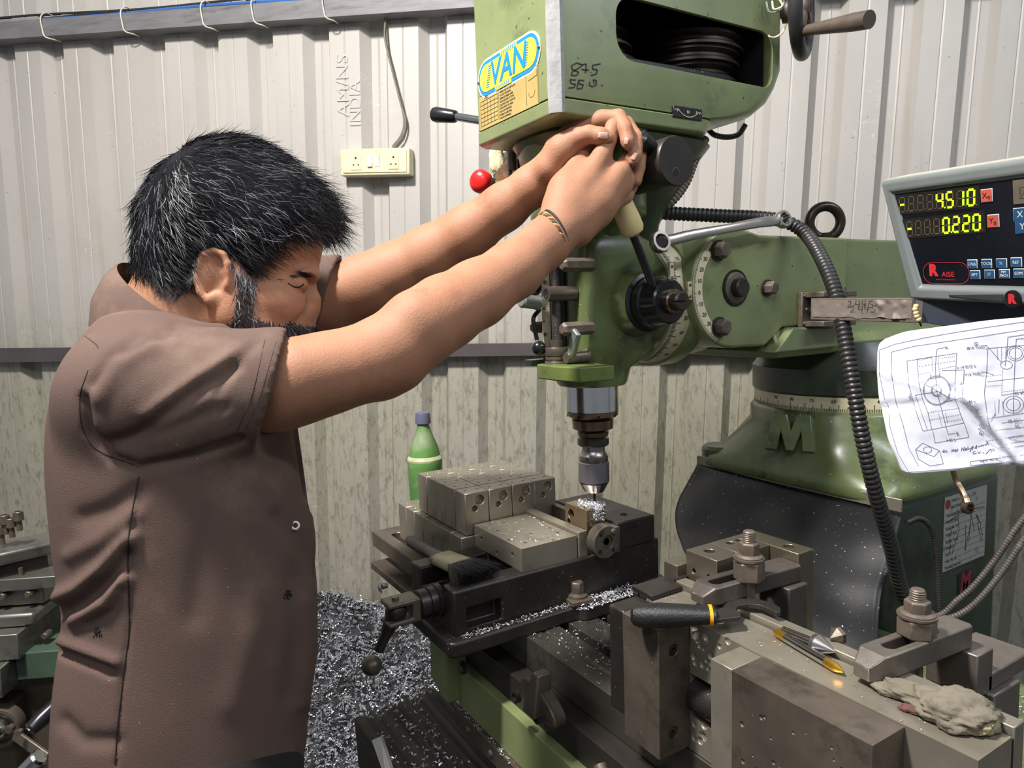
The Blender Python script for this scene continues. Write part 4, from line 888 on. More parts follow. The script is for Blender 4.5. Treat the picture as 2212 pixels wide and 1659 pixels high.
P = spline([D(1048, 1220, 1.10), D(1050, 1236, 1.098), D(1044, 1250, 1.095), D(1047, 1262, 1.09)], 6); o = G().tube(P, [.0012+.0006*math.sin(i*1.3) for i in range(len(P))], 6).obj('metal_curl', CHIPM, None)
tag(o, 'single white twisted metal curl hanging off the brush bristles', 'metal curl')
# bottle
bq = onz(921, 1095, 1.0)
bb = onz(924, 1120, .9797); bt = onp(916, 890, bb, _v)
bo = thing('plastic_bottle', 'green plastic bottle with blue-grey cap standing behind the steel blocks', 'bottle', tuple(bb))
H = bt[2]-bb[2]; px = 1.62/1520
GB = mat('green_cloudy_bottle', srgb(92, 136, 72), .4, 0, .14, 12, .1, 40, dirt=srgb(138, 152, 118), damt=.5, dscale=10, sss=0)
prof = [(0, .02), (.004, .030), (.02, .036), (H*.35, .0385), (H*.50, .0385), (H*.555, .039), (H*.585, .036), (H*.61, .0345), (H*.68, .031), (H*.76, .023), (H*.84, .0155), (H*.90, .0125), (H*.905, .0125)]
G().lathe(prof, tuple(bb), n=40).obj('bottle_body', GB, bo, ang=60)
G().lathe([(H*.545, .0388), (H*.57, .0392), (H*.60, .0352), (H*.605, .034)], tuple(bb), n=40).obj('label_edge', mat('dried_film', srgb(176, 178, 140), .6, 0, .1, 40), bo)
G().lathe([(H*.895, .0165), (H*.90, .0175), (H*.975, .0165), (H*.995, .015), (H, .011)], tuple(bb), n=32).obj('bottle_cap', mat('blue_grey_cap', srgb(92, 92, 116), .5, 0, .08, 30), bo)
# ================================================================ vise 2 lying on its side, clamps
v2 = thing('steel_vise', 'large ground steel vise clamped on its side along the front of the table', 'vise', (-.42, .56, TZ))
PIT = []
rs = np.random.RandomState(21)
for (x, y, r) in ((1500, 1358, .0055), (1505, 1375, .0075), (1527, 1378, .0058), (1512, 1396, .0042), (1520, 1402, .003), (1572, 1385, .0042), (1554, 1396, .0032), (1500, 1420, .0055), (1536, 1418, .005), (1526, 1428, .003), (1502, 1432, .0045), (1518, 1437, .005), (1536, 1435, .0045), (1530, 1444, .004), (1498, 1525, .004), (1512, 1540, .0055), (1500, 1565, .004), (1520, 1565, .006), (1524, 1548, .004), (1500, 1595, .0045), (1518, 1590, .006), (1530, 1530, .0035), (1512, 1600, .005)):
    q = ony(x, y, .548); PIT.append(G().sph((q[0], .548, q[2]), (r, r*.55, r), 14, 10))
PIT.append(G().box(-.541, -.462, .535, .585, .985, 1.036))
G().box(-.612, -.246, .548, .600, TZ+.001, 1.098).obj('rear_bar', STEEL, v2, bev=.0012, cut=PIT)
G().box(-.620, -.246, .600, .604, TZ+.001, 1.095).obj('bar_gap', DARK, v2)
G().box(-.620, -.246, .604, .621, TZ+.001, 1.1045).obj('rear_rail', STEEL, v2, bev=.0012)
cut = []
for (x, y) in ((1455, 1405), (1455, 1583)):
    q = onx(x, y, -.541); cut.append(G().cyl((-.548, q[1], q[2]), (-.53, q[1], q[2]), .0066, n=28))
fjw = G().box(-.600, -.541, .501, .547, .949, 1.0975).obj('end_jaw', STEELD, v2, bev=.0008, cut=cut)
for (x, y) in ((1455, 1405), (1455, 1583)):
    q = onx(x, y, -.541); G().lathe([(0, .0058), (.005, .0058), (.0055, .0033), (.002, .0028)], (-.547, q[1], q[2]), XP, 24).obj('socket_screw', OXIDE, fjw)
G().box(-.628, -.600, .503, .547, .97, 1.0975).obj('jaw_cheek', CAST, v2, bev=.003)
G().lathe([(0, .020), (.05, .020), (.05, .017), (.09, .017)], (-.552, .560, 1.008), XP, 30).obj('vise_screw', CAST, v2)
jp0 = onz(1545, 1413, 1.0965)
G().box(-.4705, -.4435, .5045, .5475, .90, 1.0965).obj('moving_jaw_plate', STEEL, v2, bev=.0008)
PT = []
for i in range(26):
    x, z = rs.uniform(-.435, -.31), rs.uniform(.98, 1.088); r = rs.uniform(.0008, .0034)*(1 if x < -.38 else .6); PT.append(G().sph((x, .503, z), (r, r*.5, r), 10, 8))
PT.append(G().cyl((-.31, .54, 1.03), (-.29, .54, 1.03), .004, n=16))
G().box(-.4425, -.3015, .503, .5475, .90, 1.0965).obj('moving_jaw', STEELD, v2, bev=.0018, seg=3, cut=PT)
# --- strap clamps
def stud(name_label, c, zt, rn, mset, group, big=1.0):
    t = thing('clamp_stud', name_label, 'bolt', c, group)
    x, y, z = c
    H0 = zt-z
    G().lathe([(0, rn), (H0*.36, rn), (H0*.40, rn*.9)], (x, y, z), (0, 0, 1), 6, .25).obj('hex_base_nut', BOLT, t, bev=.001)
    G().lathe([(H0*.39, rn*.88), (H0*.41, rn*.98), (H0*.455, rn*.98), (H0*.46, rn*.9), (H0*.49, rn*.9), (H0*.53, rn*.72)], (x, y, z), n=36).obj('washer', BOLT, t, ang=25)
    G().lathe([(H0*.52, rn*.66), (H0*.74, rn*.66), (H0*.77, rn*.56)], (x, y, z), (0, 0, 1), 6, .1).obj('hex_nut', BOLT, t, bev=.0008)
    pf = []; h = H0*.765
    while h < H0-.002: pf += [(h, rn*.34), (h+.0010, rn*.40), (h+.0020, rn*.34)]; h += .0022
    pf += [(H0-.001, rn*.36), (H0, rn*.30)]
    G().lathe([(-.05, rn*.36)]+pf, (x, y, z), n=24).obj('threaded_stud', BOLT, t, ang=20)
    return t
def strap(label, ctr, ang, L, w, z, h, nose, slot, grp, m=STEELD):
    M = Matrix.Translation(V((ctr[0], ctr[1], 0))) @ Matrix.Rotation(rad(ang), 4, 'Z')
    g = G(M)
    # length along local x; nose at -x
    P = [(-L/2, -w*.28), (-L/2+nose, -w/2), (L/2-.004, -w/2), (L/2, -w/2+.004), (L/2, w/2-.004), (L/2-.004, w/2), (-L/2+nose, w/2), (-L/2, w*.28)]
    g.prism(P, 'xy', z, z+h)
    cut = [G(M).prism([(slot[0]+w*.22*math.cos(t), w*.22*math.sin(t)) for t in np.linspace(PI/2, 3*PI/2, 12)]+[(slot[1]+w*.22*math.cos(t), w*.22*math.sin(t)) for t in np.linspace(-PI/2, PI/2, 12)], 'xy', z-.01, z+h+.01),
           G(M).hexa([(-L/2-.01, -w, z+h+.0001-.010), (-L/2-.0, -w, z+h-.010), (-L/2, w, z+h-.010), (-L/2-.01, w, z+h-.010)], [(-L/2-.01, -w, z+h+.01), (-L/2+nose*.9+.01, -w, z+h+.008), (-L/2+nose*.9+.01, w, z+h+.008), (-L/2-.01, w, z+h+.01)])]
    o = g.obj('strap_clamp', m, None, bev=.0015, cut=cut, loc=(ctr[0], ctr[1], z)); return tag(o, label, 'clamp', grp)
# clamp A (behind the hook tool)
CZ = 1.1055
strap('dark worn strap clamp under the middle stud, its nose on the vise rail', (-.5500, .650), 85.4, .152, .035, CZ, .0200, .016, (-.048, .02), 'strap clamps on the table', mat('dusty_dark_clamp', srgb(92, 84, 80), .42, .5, .15, 20, .2, 90, dirt=srgb(128, 118, 110), damt=.6, dscale=14))
stud('tall clamp stud with two nuts on the dark strap beside the drilled blocks', (*[float(q) for q in onz(1618, 1250, CZ+.020)[:2]], CZ+.020), onp(1616, 1146, onz(1618, 1250, CZ+.020), _v)[2], .0178, 0, 'clamp studs')
g = G(); g.box(-.572, -.520, .690, .7255, TZ+.001, CZ-.0005); tag(g.obj('step_block', MATS['dusty_dark_clamp'], None, bev=.002, loc=(-.52, .71, TZ)), 'dark step block propping the far end of the middle strap clamp', 'step block')
# drilled blocks behind clamp A
HB = mat('drilled_plate_steel', srgb(132, 124, 108), .34, .8, .1, 14, .03, 90)
def hole_block(x0, x1, y0, y1, z0, z1, topholes, sideholes, label):
    cut = [G().cyl((x, y, z1-.012), (x, y, z1+.01), r, n=24) for x, y, r in topholes]+[G().cyl((x, y0-.01, z), (x, y0+.01, z), r, n=18) for x, z, r in sideholes]
    tag(G().box(x0, x1, y0, y1, z0, z1).obj('drilled_plate', HB, None, bev=.0009, cut=cut, loc=((x0+x1)/2, (y0+y1)/2, z0)), label, 'drilled block', 'drilled plates behind the middle clamp')
hole_block(-.628, -.577, .630, .672, TZ+.001, 1.1365, [(-.607, .650, .007)], [(-.615, 1.112, .0032), (-.590, 1.112, .0032)], 'tall drilled plate left of the middle stud, with large hole in its top')
hole_block(-.628, -.577, .6725, .7255, TZ+.001, 1.1365, [(-.612, .693, .0055), (-.612, .711, .0055)], [], 'drilled plate in the middle of the group, two small holes side by side')
hole_block(-.628, -.535, .7265, .757, TZ+.001, 1.1365, [(-.560, .742, .0075)], [], 'long drilled plate farthest back behind the middle stud')
hole_block(-.652, -.6285, .615, .672, TZ+.001, 1.118, [], [(-.642, 1.095, .0032)], 'low brown drilled plate stepping down at the left of the taller plates')
hole_block(-.662, -.6285, .561, .6145, 1.03, 1.112, [(-.645, .590, .006)], [(-.646, 1.09, .0032)], 'nearest low drilled plate by the vise, one big hole on top') if False else None
# dark jaw casting under the hook tool
g = G(); g.prism([(-.640, .550), (-.602, .548), (-.602, .5985), (-.622, .602), (-.622, .6285), (-.640, .6285)], 'xy', 1.0985, 1.1045)
tag(g.obj('cover_plate', CAST, None, bev=.001, loc=(-.58, .58, 1.0985)), 'dark plate on the vise end under the black hook tool', 'plate')
# clamp B (right)
CB = A3(-.345, .628)
strap('large bright strap clamp, its sloping nose pointing at the gold drill', (-.3495, .645), 84.8, .144, .0290, CZ-.0005, .0225, .018, (-.034, .025), 'strap clamps on the table', mat('worn_clamp_steel', srgb(122, 114, 106), .36, .6, .1, 30, .15, 120, dirt=srgb(96, 88, 80), damt=.6, dscale=16))
pB = onz(1980, 1370, CZ+.0222)
stud('tall clamp stud with two nuts on the bright strap in front of the hoses', (float(pB[0]), float(pB[1]), CZ+.0222), onp(1988, 1272, A3(pB[0], pB[1], 1.2), _v)[2], .0178, 0, 'clamp studs')
tag(G().cyl((pB[0]-.002, pB[1]-.006, TZ+.001), (pB[0]-.002, pB[1]-.006, CZ), .0075, n=20).obj('t_slot_stud', MATS['threaded_steel'], None), 'threaded rod under the right strap clamp', 'threaded rod')
g = G(); g.box(-.372, -.312, .722, .775, TZ+.001, 1.060); g.box(-.372, -.318, .722, .810, 1.060, 1.078)
tag(g.obj('step_block', MATS['worn_clamp_steel'], None, bev=.002, loc=(-.34, .75, TZ)), 'stepped grey support block under the far end of the right clamp', 'step block')
tag(G().box(-.366, -.318, .700, .730, 1.060, CZ-.001).obj('packing_block', MATS['worn_clamp_steel'], None, bev=.0015, loc=(-.34, .71, 1.06)), 'small packing block directly beneath the tail of the right clamp', 'packing block')
# hook spanner tool with rubber grip
ht = thing('hook_wrench', 'black hook tool with textured rubber grip and orange band on the vise', 'hook wrench', (-.54, .52, 1.10))
h0 = onz(1362, 1330, 1.112); h1 = onz(1545, 1328, 1.116); hd_ = h1-h0; hL = np.linalg.norm(hd_); hd_ /= hL; hs = np.cross(A3(0, 0, 1), hd_); hs /= np.linalg.norm(hs)
R = []
for t, w, h in ((0, .004, .005), (.03, .009, .009), (.1, .0125, .0115), (.35, .0150, .0125), (.6, .0135, .011), (.85, .0125, .009), (1.0, .012, .008)):
    R.append([h0+hd_*hL*t+hs*w*(abs(math.cos(a))**.7*(1 if math.cos(a) > 0 else -1))+A3(0, 0, 1)*h*math.sin(a)*1.0 for a in np.linspace(0, 2*PI, 20, endpoint=False)])
G().rings(R).obj('rubber_grip', mat('black_textured_rubber', srgb(30, 29, 30), .38, 0, .15, 30, .5, 420), ht)
ORG = mat('orange_tape', srgb(232, 160, 24), .4, 0, .05, 20); R = []
for t in (.925, .965):
    R.append([h0+hd_*hL*t+hs*.0133*(abs(math.cos(a))**.6*(1 if math.cos(a) > 0 else -1))+A3(0, 0, 1)*.0092*math.sin(a) for a in np.linspace(0, 2*PI, 20, endpoint=False)])
G().rings(R).obj('orange_band', ORG, ht)
px_ = [(1538, 1320), (1560, 1312), (1572, 1300), (1600, 1292), (1640, 1294), (1670, 1302), (1686, 1312), (1686, 1322), (1676, 1322), (1665, 1316), (1640, 1306), (1615, 1304), (1594, 1308), (1590, 1316), (1600, 1324), (1600, 1332), (1545, 1338), (1536, 1338)]
Q = [onz(x, y, 1.1155) for x, y in px_]; g = G(); A = [g._v(q) for q in Q]; B = [g._v(q-A3(0, 0, .005)) for q in Q]; g.face(A); g.face(B[::-1])
for k in range(len(Q)): g.face([A[k], B[k], B[(k+1) % len(Q)], A[(k+1) % len(Q)]])
g.obj('steel_hook', OXIDE, ht, bev=.0008)
# screw bolt lying by the table
a, b = onz(1372, 1278, .975), onz(1432, 1310, .965)
a = D(1377, 1279, .90); b = D(1425, 1305, .86)
bt_ = thing('cap_screw', 'dark cap screw lying left of the hook tool grip', 'screw', tuple(a)); dd = (b-a)/np.linalg.norm(b-a)
G().lathe([(0, .0075), (.010, .0075)], a, dd, 24).obj('screw_head', OXIDE, bt_, bev=.0006); G().cyl(a+dd*.010, b, .0048, n=18).obj('screw_shank', OXIDE, bt_)
# countersink and gold spot drill
ZR = 1.0985
def rod_thing(name, label, a, b, segs, z):
    t = thing(name, label, name.replace('_', ' '), tuple(a)); a = A3(*a); b = A3(*b); d = b-a; L = np.linalg.norm(d); d /= L
    for nm, prof, m, n in segs: G().lathe([(h*L, r) for h, r in prof], a, d, n).obj(nm, m, t, ang=30)
    return t
GOLDT = mat('titanium_gold_coating', srgb(214, 168, 62), .25, .9, .06, 20)
a = onz(1670, 1361, ZR+.005); b = onz(1822, 1451, ZR+.005); a[2] = b[2] = ZR+.0048
rod_thing('spot_drill', 'double-ended gold-tipped spot drill lying along the steel vise', a, b, [('drill_shank', [(.2, .0046), (.78, .0046)], CHROME, 24), ('gold_end', [(0, .001), (.05, .0035), (.07, .0047), (.21, .0047)], GOLDT, 10), ('gold_end', [(.77, .0047), (.90, .0047), (.94, .0035), (1, .0008)], GOLDT, 8)], ZR)
a = onz(1690, 1360, ZR+.006); b = onz(1805, 1405, ZR+.010); a[2] = ZR+.005; b[2] = ZR+.0085
rod_thing('countersink_bit', 'silver countersink bit with conical head behind the gold spot drill', a, b, [('bit_shank', [(0, .0035), (.02, .0048), (.62, .0048)], CHROME, 24), ('cone_head', [(.60, .006), (.62, .0095), (.70, .0105), (1.0, .0008)], CHUCKM, 28)], ZR)
a = onz(1792, 1382, ZR+.008); tag(G().lathe([(0, .0005), (.010, .009), (.014, .009)], (a[0], a[1], ZR+.009), (.2, 1, .1), 6).obj('pointed_insert', STEELD, None, bev=.0006), 'small pointed grey steel piece leaning behind the countersink cone', 'steel insert')
# chips and dust on rails
chips('metal_chips', 90, on_rect(-.60, -.25, .55, .598, ZR), .0014, 17, 'sparse bright flecks on the long vise bar', curl=.1)
chips('metal_chips', 160, on_rect(-.55, -.40, .85, 1.1, .873), .004, 18, 'loose bright chips on the green knee behind the right clamp')
# T-slot swarf near table right green shelf
def greenchips(rs):
    x, y = rs.uniform(2150, 2212), rs.uniform(1480, 1620); q = onz(x, y, .873); return q, None
chips('metal_chips', 120, greenchips, .0035, 19, 'bright curled chips on the green surface at the lower right corner')
# rag: folded grubby cloth
def blob(name, ctr, rx, ry, rz_, seed, m, label, cat, lowz, rot=0, n=64, amp=.5):
    vs = []; fs = []; u_, v_ = n, n//2; c, s = math.cos(rad(rot)), math.sin(rad(rot))
    for j in range(v_+1):
        for i in range(u_):
            th = PI*j/v_; ph = 2*PI*i/u_; d = A3(math.sin(th)*math.cos(ph), math.sin(th)*math.sin(ph), math.cos(th))
            f = 1+amp*.45*noise.noise(Vector(d*1.8)+Vector((seed, 0, 0)))+amp*.35*abs(noise.noise(Vector(d*3.7)+Vector((0, seed, 0))))+amp*.12*noise.noise(Vector(d*11))
            x, y, z = d[0]*rx*f, d[1]*ry*f, d[2]*rz_*f
            vs.append((ctr[0]+x*c-y*s, ctr[1]+x*s+y*c, max(lowz+.0003*(i % 3), ctr[2]+z)))
    for j in range(v_):
        for i in range(u_): a = j*u_+i; b = j*u_+(i+1) % u_; fs.append((a, b, b+u_, a+u_))
    return rawobj(name, vs, fs, m)
RAG = mat('grubby_grey_cloth', srgb(116, 108, 94), .9, 0, .12, 30, .5, 260, dirt=srgb(84, 76, 66), damt=.58, dscale=30)
q = onz(2060, 1545, 1.1); rg = thing('cleaning_rag', 'crumpled grubby grey rag on the right end of the steel vise', 'rag', (q[0], q[1], ZR))
for nm, x, y, rx, ry, rz_, sd, ro, m in (('rag_bundle', 2062, 1540, .030, .022, .014, 3.1, 28, RAG), ('rag_fold', 2116, 1552, .011, .017, .010, 7.7, 30, mat('cream_cloth', srgb(150, 138, 110), .85, 0, .08, 30, .4, 260)), ('rag_tail', 1985, 1500, .030, .013, .008, 5.2, 20, RAG), ('red_threads', 1978, 1526, .012, .004, .0035, 9.4, 20, mat('faded_red_cloth', srgb(96, 62, 58), .9, 0, .15, 60, .5, 260))):
    p = onz(x, y, ZR+.006); o = blob(nm, (p[0], p[1], ZR+rz_*.6), rx, ry, rz_, sd, m, None, None, ZR+.0004, ro, amp=.75); o.parent = rg; o.location = V(-WL[rg.name])
# ================================================================ implicit-surface modelling for the person
class SDF:
    def __init__(s, lo, hi, h):
        s.lo = A3(*lo); s.h = h; s.n = np.ceil((A3(*hi)-s.lo)/h).astype(int)+1
        s.F = np.full(tuple(s.n), .06, np.float32); s.ax = [s.lo[i]+h*np.arange(s.n[i]) for i in range(3)]
    def _sl(s, lo, hi):
        a = np.clip(np.floor((lo-s.lo)/s.h).astype(int), 0, s.n); b = np.clip(np.ceil((hi-s.lo)/s.h).astype(int)+1, 0, s.n)
        if (b-a).min() < 1: return None, None
        return tuple(slice(a[i], b[i]) for i in range(3)), (s.ax[0][a[0]:b[0]][:, None, None], s.ax[1][None, a[1]:b[1], None], s.ax[2][None, None, a[2]:b[2]])
    def put(s, sl, d, k, mode):
        f = s.F[sl]
        if mode == 'add':
            h = np.clip(.5+.5*(f-d)/k, 0, 1); r = f*(1-h)+d*h-k*h*(1-h)
        else:
            d = -d; h = np.clip(.5-.5*(f-d)/k, 0, 1); r = f*(1-h)+d*h+k*h*(1-h)
        s.F[sl] = r
    def cone(s, a, b, ra, rb, k=.008, mode='add', flat=None):
        a, b = A3(*a), A3(*b); m = max(ra, rb)+k+.03
        sl, P = s._sl(np.minimum(a, b)-m, np.maximum(a, b)+m)
        if sl is None: return s
        ba = b-a; L2 = ba@ba+1e-12; X, Y, Z = P
        t = np.clip(((X-a[0])*ba[0]+(Y-a[1])*ba[1]+(Z-a[2])*ba[2])/L2, 0, 1)
        d = np.sqrt((X-a[0]-t*ba[0])**2+(Y-a[1]-t*ba[1])**2+(Z-a[2]-t*ba[2])**2)-(ra+(rb-ra)*t)
        s.put(sl, d, k, mode); return s
    def chain(s, pts, rs, k=.008, mode='add'):
        for i in range(len(pts)-1): s.cone(pts[i], pts[i+1], rs[i], rs[i+1], k, mode)
        return s
    def ell(s, c, B, r, k=.008, mode='add'):
        c = A3(*c); r = A3(*r); m = r.max()+k+.03; sl, P = s._sl(c-m, c+m)
        if sl is None: return s
        X, Y, Z = P[0]-c[0], P[1]-c[1], P[2]-c[2]; q = [X*b[0]+Y*b[1]+Z*b[2] for b in B]
        k0 = np.sqrt(sum((q[i]/r[i])**2 for i in range(3)))+1e-9; k1 = np.sqrt(sum((q[i]/r[i]**2)**2 for i in range(3)))+1e-9
        s.put(sl, k0*(k0-1)/k1, k, mode); return s
    def halfspace(s, p, n, box=None, k=.001):      # removes what lies on the side n points to (inside box)
        n = A3(*n)/np.linalg.norm(A3(*n)); sl, P = s._sl(*(box or (s.lo, s.lo+s.n*s.h))); X, Y, Z = P
        d = (X-p[0])*n[0]+(Y-p[1])*n[1]+(Z-p[2])*n[2]; s.F[sl] = np.maximum(s.F[sl], d); return s
    def mesh(s):
        F = s.F; neg = F < 0; n = s.n
        c = neg[:-1, :-1, :-1].astype(np.int8)
        cs = sum(neg[i:n[0]-1+i, j:n[1]-1+j, k:n[2]-1+k].astype(np.int8) for i in (0, 1) for j in (0, 1) for k in (0, 1))
        act = (cs > 0) & (cs < 8); I = np.argwhere(act); idx = -np.ones(act.shape, np.int64); idx[act] = np.arange(len(I))
        acc = np.zeros((len(I), 3)); cnt = np.zeros(len(I))
        cr = [(i, j, k) for i in (0, 1) for j in (0, 1) for k in (0, 1)]
        for a in cr:
            for ax in range(3):
                if a[ax]: continue
                b = list(a); b[ax] = 1
                fa = F[I[:, 0]+a[0], I[:, 1]+a[1], I[:, 2]+a[2]]; fb = F[I[:, 0]+b[0], I[:, 1]+b[1], I[:, 2]+b[2]]
                m = (fa < 0) != (fb < 0); t = np.where(m, fa/np.where(m, fa-fb, 1), 0)
                p = np.tile(A3(*a), (len(I), 1)); p[:, ax] = t; acc[m] += p[m]; cnt[m] += 1
        vs = s.lo+(I+acc/cnt[:, None])*s.h; fs = []
        for ax in range(3):
            o1, o2 = [(1, 2), (2, 0), (0, 1)][ax]
            sA = [slice(None)]*3; sB = [slice(None)]*3; sA[ax] = slice(0, n[ax]-1); sB[ax] = slice(1, n[ax])
            na, nb = neg[tuple(sA)], neg[tuple(sB)]; E = np.argwhere(na != nb)
            E = E[(E[:, o1] > 0) & (E[:, o1] < n[o1]-1) & (E[:, o2] > 0) & (E[:, o2] < n[o2]-1)]
            fl = na[E[:, 0], E[:, 1], E[:, 2]]; q = []
            for d1, d2 in ((-1, -1), (0, -1), (0, 0), (-1, 0)):
                e = E.copy(); e[:, o1] += d1; e[:, o2] += d2; q.append(idx[e[:, 0], e[:, 1], e[:, 2]])
            q = np.stack(q, 1); q[~fl] = q[~fl][:, ::-1]; fs.append(q)
        return vs, np.concatenate(fs)
def smooth_mesh(vs, fs, it=3, lam=.5):
    e = np.concatenate([fs[:, [i, (i+1) % 4]] for i in range(4)]); n = len(vs)
    for _ in range(it):
        a = np.zeros_like(vs); c = np.zeros(n)
        for x in range(3): a[:, x] = np.bincount(e[:, 0], vs[e[:, 1], x], n)+np.bincount(e[:, 1], vs[e[:, 0], x], n)
        c = np.bincount(e[:, 0], minlength=n)+np.bincount(e[:, 1], minlength=n); vs = vs*(1-lam)+lam*a/np.maximum(c, 1)[:, None]
    return vs
def vnormals(vs, fs):
    fn = np.cross(vs[fs[:, 2]]-vs[fs[:, 0]], vs[fs[:, 3]]-vs[fs[:, 1]]); N = np.zeros_like(vs)
    for k in range(4):
        for x in range(3): N[:, x] += np.bincount(fs[:, k], fn[:, x], len(vs))
    return N/(np.linalg.norm(N, axis=1)[:, None]+1e-12)
def proj(vs):
    q = vs-CC; d = q@CF; return np.stack([1106+FPX*(q@CR)/d, 829.5-FPX*(q@CU)/d, d], 1)
def inpoly(P, poly):
    x, y = P[:, 0], P[:, 1]; ins = np.zeros(len(P), bool); n = len(poly)
    for i in range(n):
        x1, y1 = poly[i]; x2, y2 = poly[(i+1) % n]
        c = ((y1 > y) != (y2 > y)) & (x < (x2-x1)*(y-y1)/((y2-y1) or 1e-9)+x1); ins ^= c
    return ins
def polydist(P, pts):
    d = np.full(len(P), 1e9)
    for (x1, y1), (x2, y2) in zip(pts, pts[1:]):
        dx, dy = x2-x1, y2-y1; t = np.clip(((P[:, 0]-x1)*dx+(P[:, 1]-y1)*dy)/(dx*dx+dy*dy), 0, 1); d = np.minimum(d, np.hypot(P[:, 0]-x1-t*dx, P[:, 1]-y1-t*dy))
    return d
def meshobj(name, vs, fs, m, parent=None):
    me = bpy.data.meshes.new(name); me.vertices.add(len(vs)); me.vertices.foreach_set('co', np.ascontiguousarray(vs, np.float32).ravel())
    k = fs.shape[1]; me.loops.add(fs.size); me.loops.foreach_set('vertex_index', fs.astype(np.int32).ravel()); me.polygons.add(len(fs))
    me.polygons.foreach_set('loop_start', np.arange(0, fs.size, k, dtype=np.int32)); me.polygons.foreach_set('loop_total', np.full(len(fs), k, np.int32))
    me.polygons.foreach_set('use_smooth', np.ones(len(fs), bool)); me.update(calc_edges=True); me.validate()
    return fin(me, name, m, parent, smooth=False)
man = thing('person', 'man in a brown short-sleeved work shirt leaning over with clasped hands on the lever', 'person', tuple(D(390, 1100, .84)*A3(1, 1, 0)))
SKIN = mat('warm_brown_skin', srgb(162, 116, 90), .58, 0, .09, 9, .3, 380, dirt=srgb(140, 92, 68), damt=.56, dscale=9, sss=.12, rvar=.06, spec=.3)
sc = lambda px, d: px*d/FPX
# ---- arms and hands ------------------------------------------------------------------
def PP(L): return [D(x, y, d) for x, y, d, r in L], [sc(r, d) for x, y, d, r in L]
def armsdf(lo, hi, h, fn):
    S = SDF(lo, hi, h); fn(S); return S.mesh()
RA = [(300, 862, .74, 100), (600, 836, .755, 91), (660, 820, .765, 86), (720, 803, .775, 82), (800, 781, .79, 80), (850, 757, .80, 80), (905, 712, .815, 79), (960, 675, .84, 77), (1030, 635, .87, 70), (1110, 583, .90, 60), (1175, 528, .925, 51), (1206, 497, .94, 48)]
LA = [(560, 690, 1.06, 66), (700, 655, 1.09, 66), (790, 618, 1.10, 66), (850, 592, 1.10, 64), (930, 552, 1.09, 62), (1010, 503, 1.07, 56), (1090, 447, 1.05, 48), (1150, 402, 1.03, 42), (1186, 372, 1.02, 39)]
def right(S):
    P, R = PP(RA); S.chain(P, R, .014)
    S.cone(D(835, 812, .80), D(862, 800, .80), .020, .018, .02)               # point of the elbow
    S.cone(D(650, 815, .742), D(760, 792, .765), .028, .022, .03)              # biceps
    S.cone(D(900, 690, .80), D(1010, 640, .86), .026, .018, .02)              # brachioradialis
    hd = lambda L, k=.010: S.chain(*PP(L), k)
    hd([(1206, 497, .94, 46), (1222, 450, .955, 47), (1245, 410, .965, 44)], .012)
    hd([(1212, 470, .945, 34), (1222, 410, .96, 34), (1246, 362, .975, 24)], .012)                 # thumb side
    hd([(1225, 470, .945, 30), (1264, 400, .955, 27), (1300, 338, .965, 23)], .012)                # index metacarpal
    hd([(1240, 480, .945, 30), (1290, 430, .955, 27), (1338, 374, .968, 24)], .012)
    hd([(1250, 490, .950, 30), (1300, 445, .960, 26), (1342, 402, .975, 23)], .012)
    hd([(1250, 505, .955, 28), (1290, 465, .965, 25), (1322, 434, .982, 22)], .012)
    hd([(1300, 338, .963, 21), (1313, 305, .965, 18.5), (1325, 274, .972, 17.5), (1348, 290, 1.0, 14)], .003)   # index finger folding over
    hd([(1338, 374, .966, 21), (1356, 345, .985, 17), (1362, 320, 1.01, 16)], .003)
    hd([(1342, 402, .973, 20), (1366, 385, .99, 16), (1374, 360, 1.01, 15)], .003)
    hd([(1325, 436, .98, 19), (1352, 425, .99, 15), (1366, 402, 1.0, 13)], .003)
    hd([(1246, 362, .978, 22), (1268, 318, .99, 17), (1288, 262, .995, 14.5)], .003)               # own thumb tucked in
def left(S):
    P, R = PP(LA); S.chain(P, R, .014)
    S.cone(D(770, 655, 1.09), D(820, 640, 1.09), .022, .02, .02)
    hd = lambda L, k=.010: S.chain(*PP(L), k)
    hd([(1186, 372, 1.015, 38), (1215, 320, 1.01, 33), (1262, 285, 1.01, 31)], .012)
    hd([(1240, 285, 1.02, 27), (1290, 275, 1.01, 26), (1330, 270, 1.0, 20)], .012)
    hd([(1190, 362, .995, 33), (1216, 325, .985, 32), (1242, 302, .978, 27)], .010)                # thenar
    hd([(1242, 302, .976, 24), (1272, 290, .962, 19), (1298, 294, .956, 18.5), (1314, 299, .955, 14)], .004)     # thumb across the top
    hd([(1255, 275, .995, 22), (1300, 258, .985, 19), (1336, 253, .975, 17)], .006)
    hd([(1336, 253, .975, 17), (1350, 278, .962, 16), (1356, 306, .957, 15), (1357, 314, .957, 12)], .003)       # forefinger wrapping down
    hd([(1318, 268, 1.0, 20), (1352, 268, .99, 17), (1374, 300, .975, 16.5), (1372, 336, .965, 15), (1369, 347, .964, 12.5)], .003)
    hd([(1330, 285, 1.01, 20), (1368, 290, 1.005, 16), (1384, 325, .995, 15.5), (1380, 362, .985, 14), (1375, 392, .982, 12)], .003)
def clip_part(S, p, n): S.halfspace(p, n)
body_v = []; body_f = []
def addpart(v, f):
    off = sum(len(x) for x in body_v); body_v.append(v); body_f.append(f+off)
def bounds(L, pad=.08):
    P = np.array([D(x, y, d) for x, y, d, r in L]); return P.min(0)-pad, P.max(0)+pad
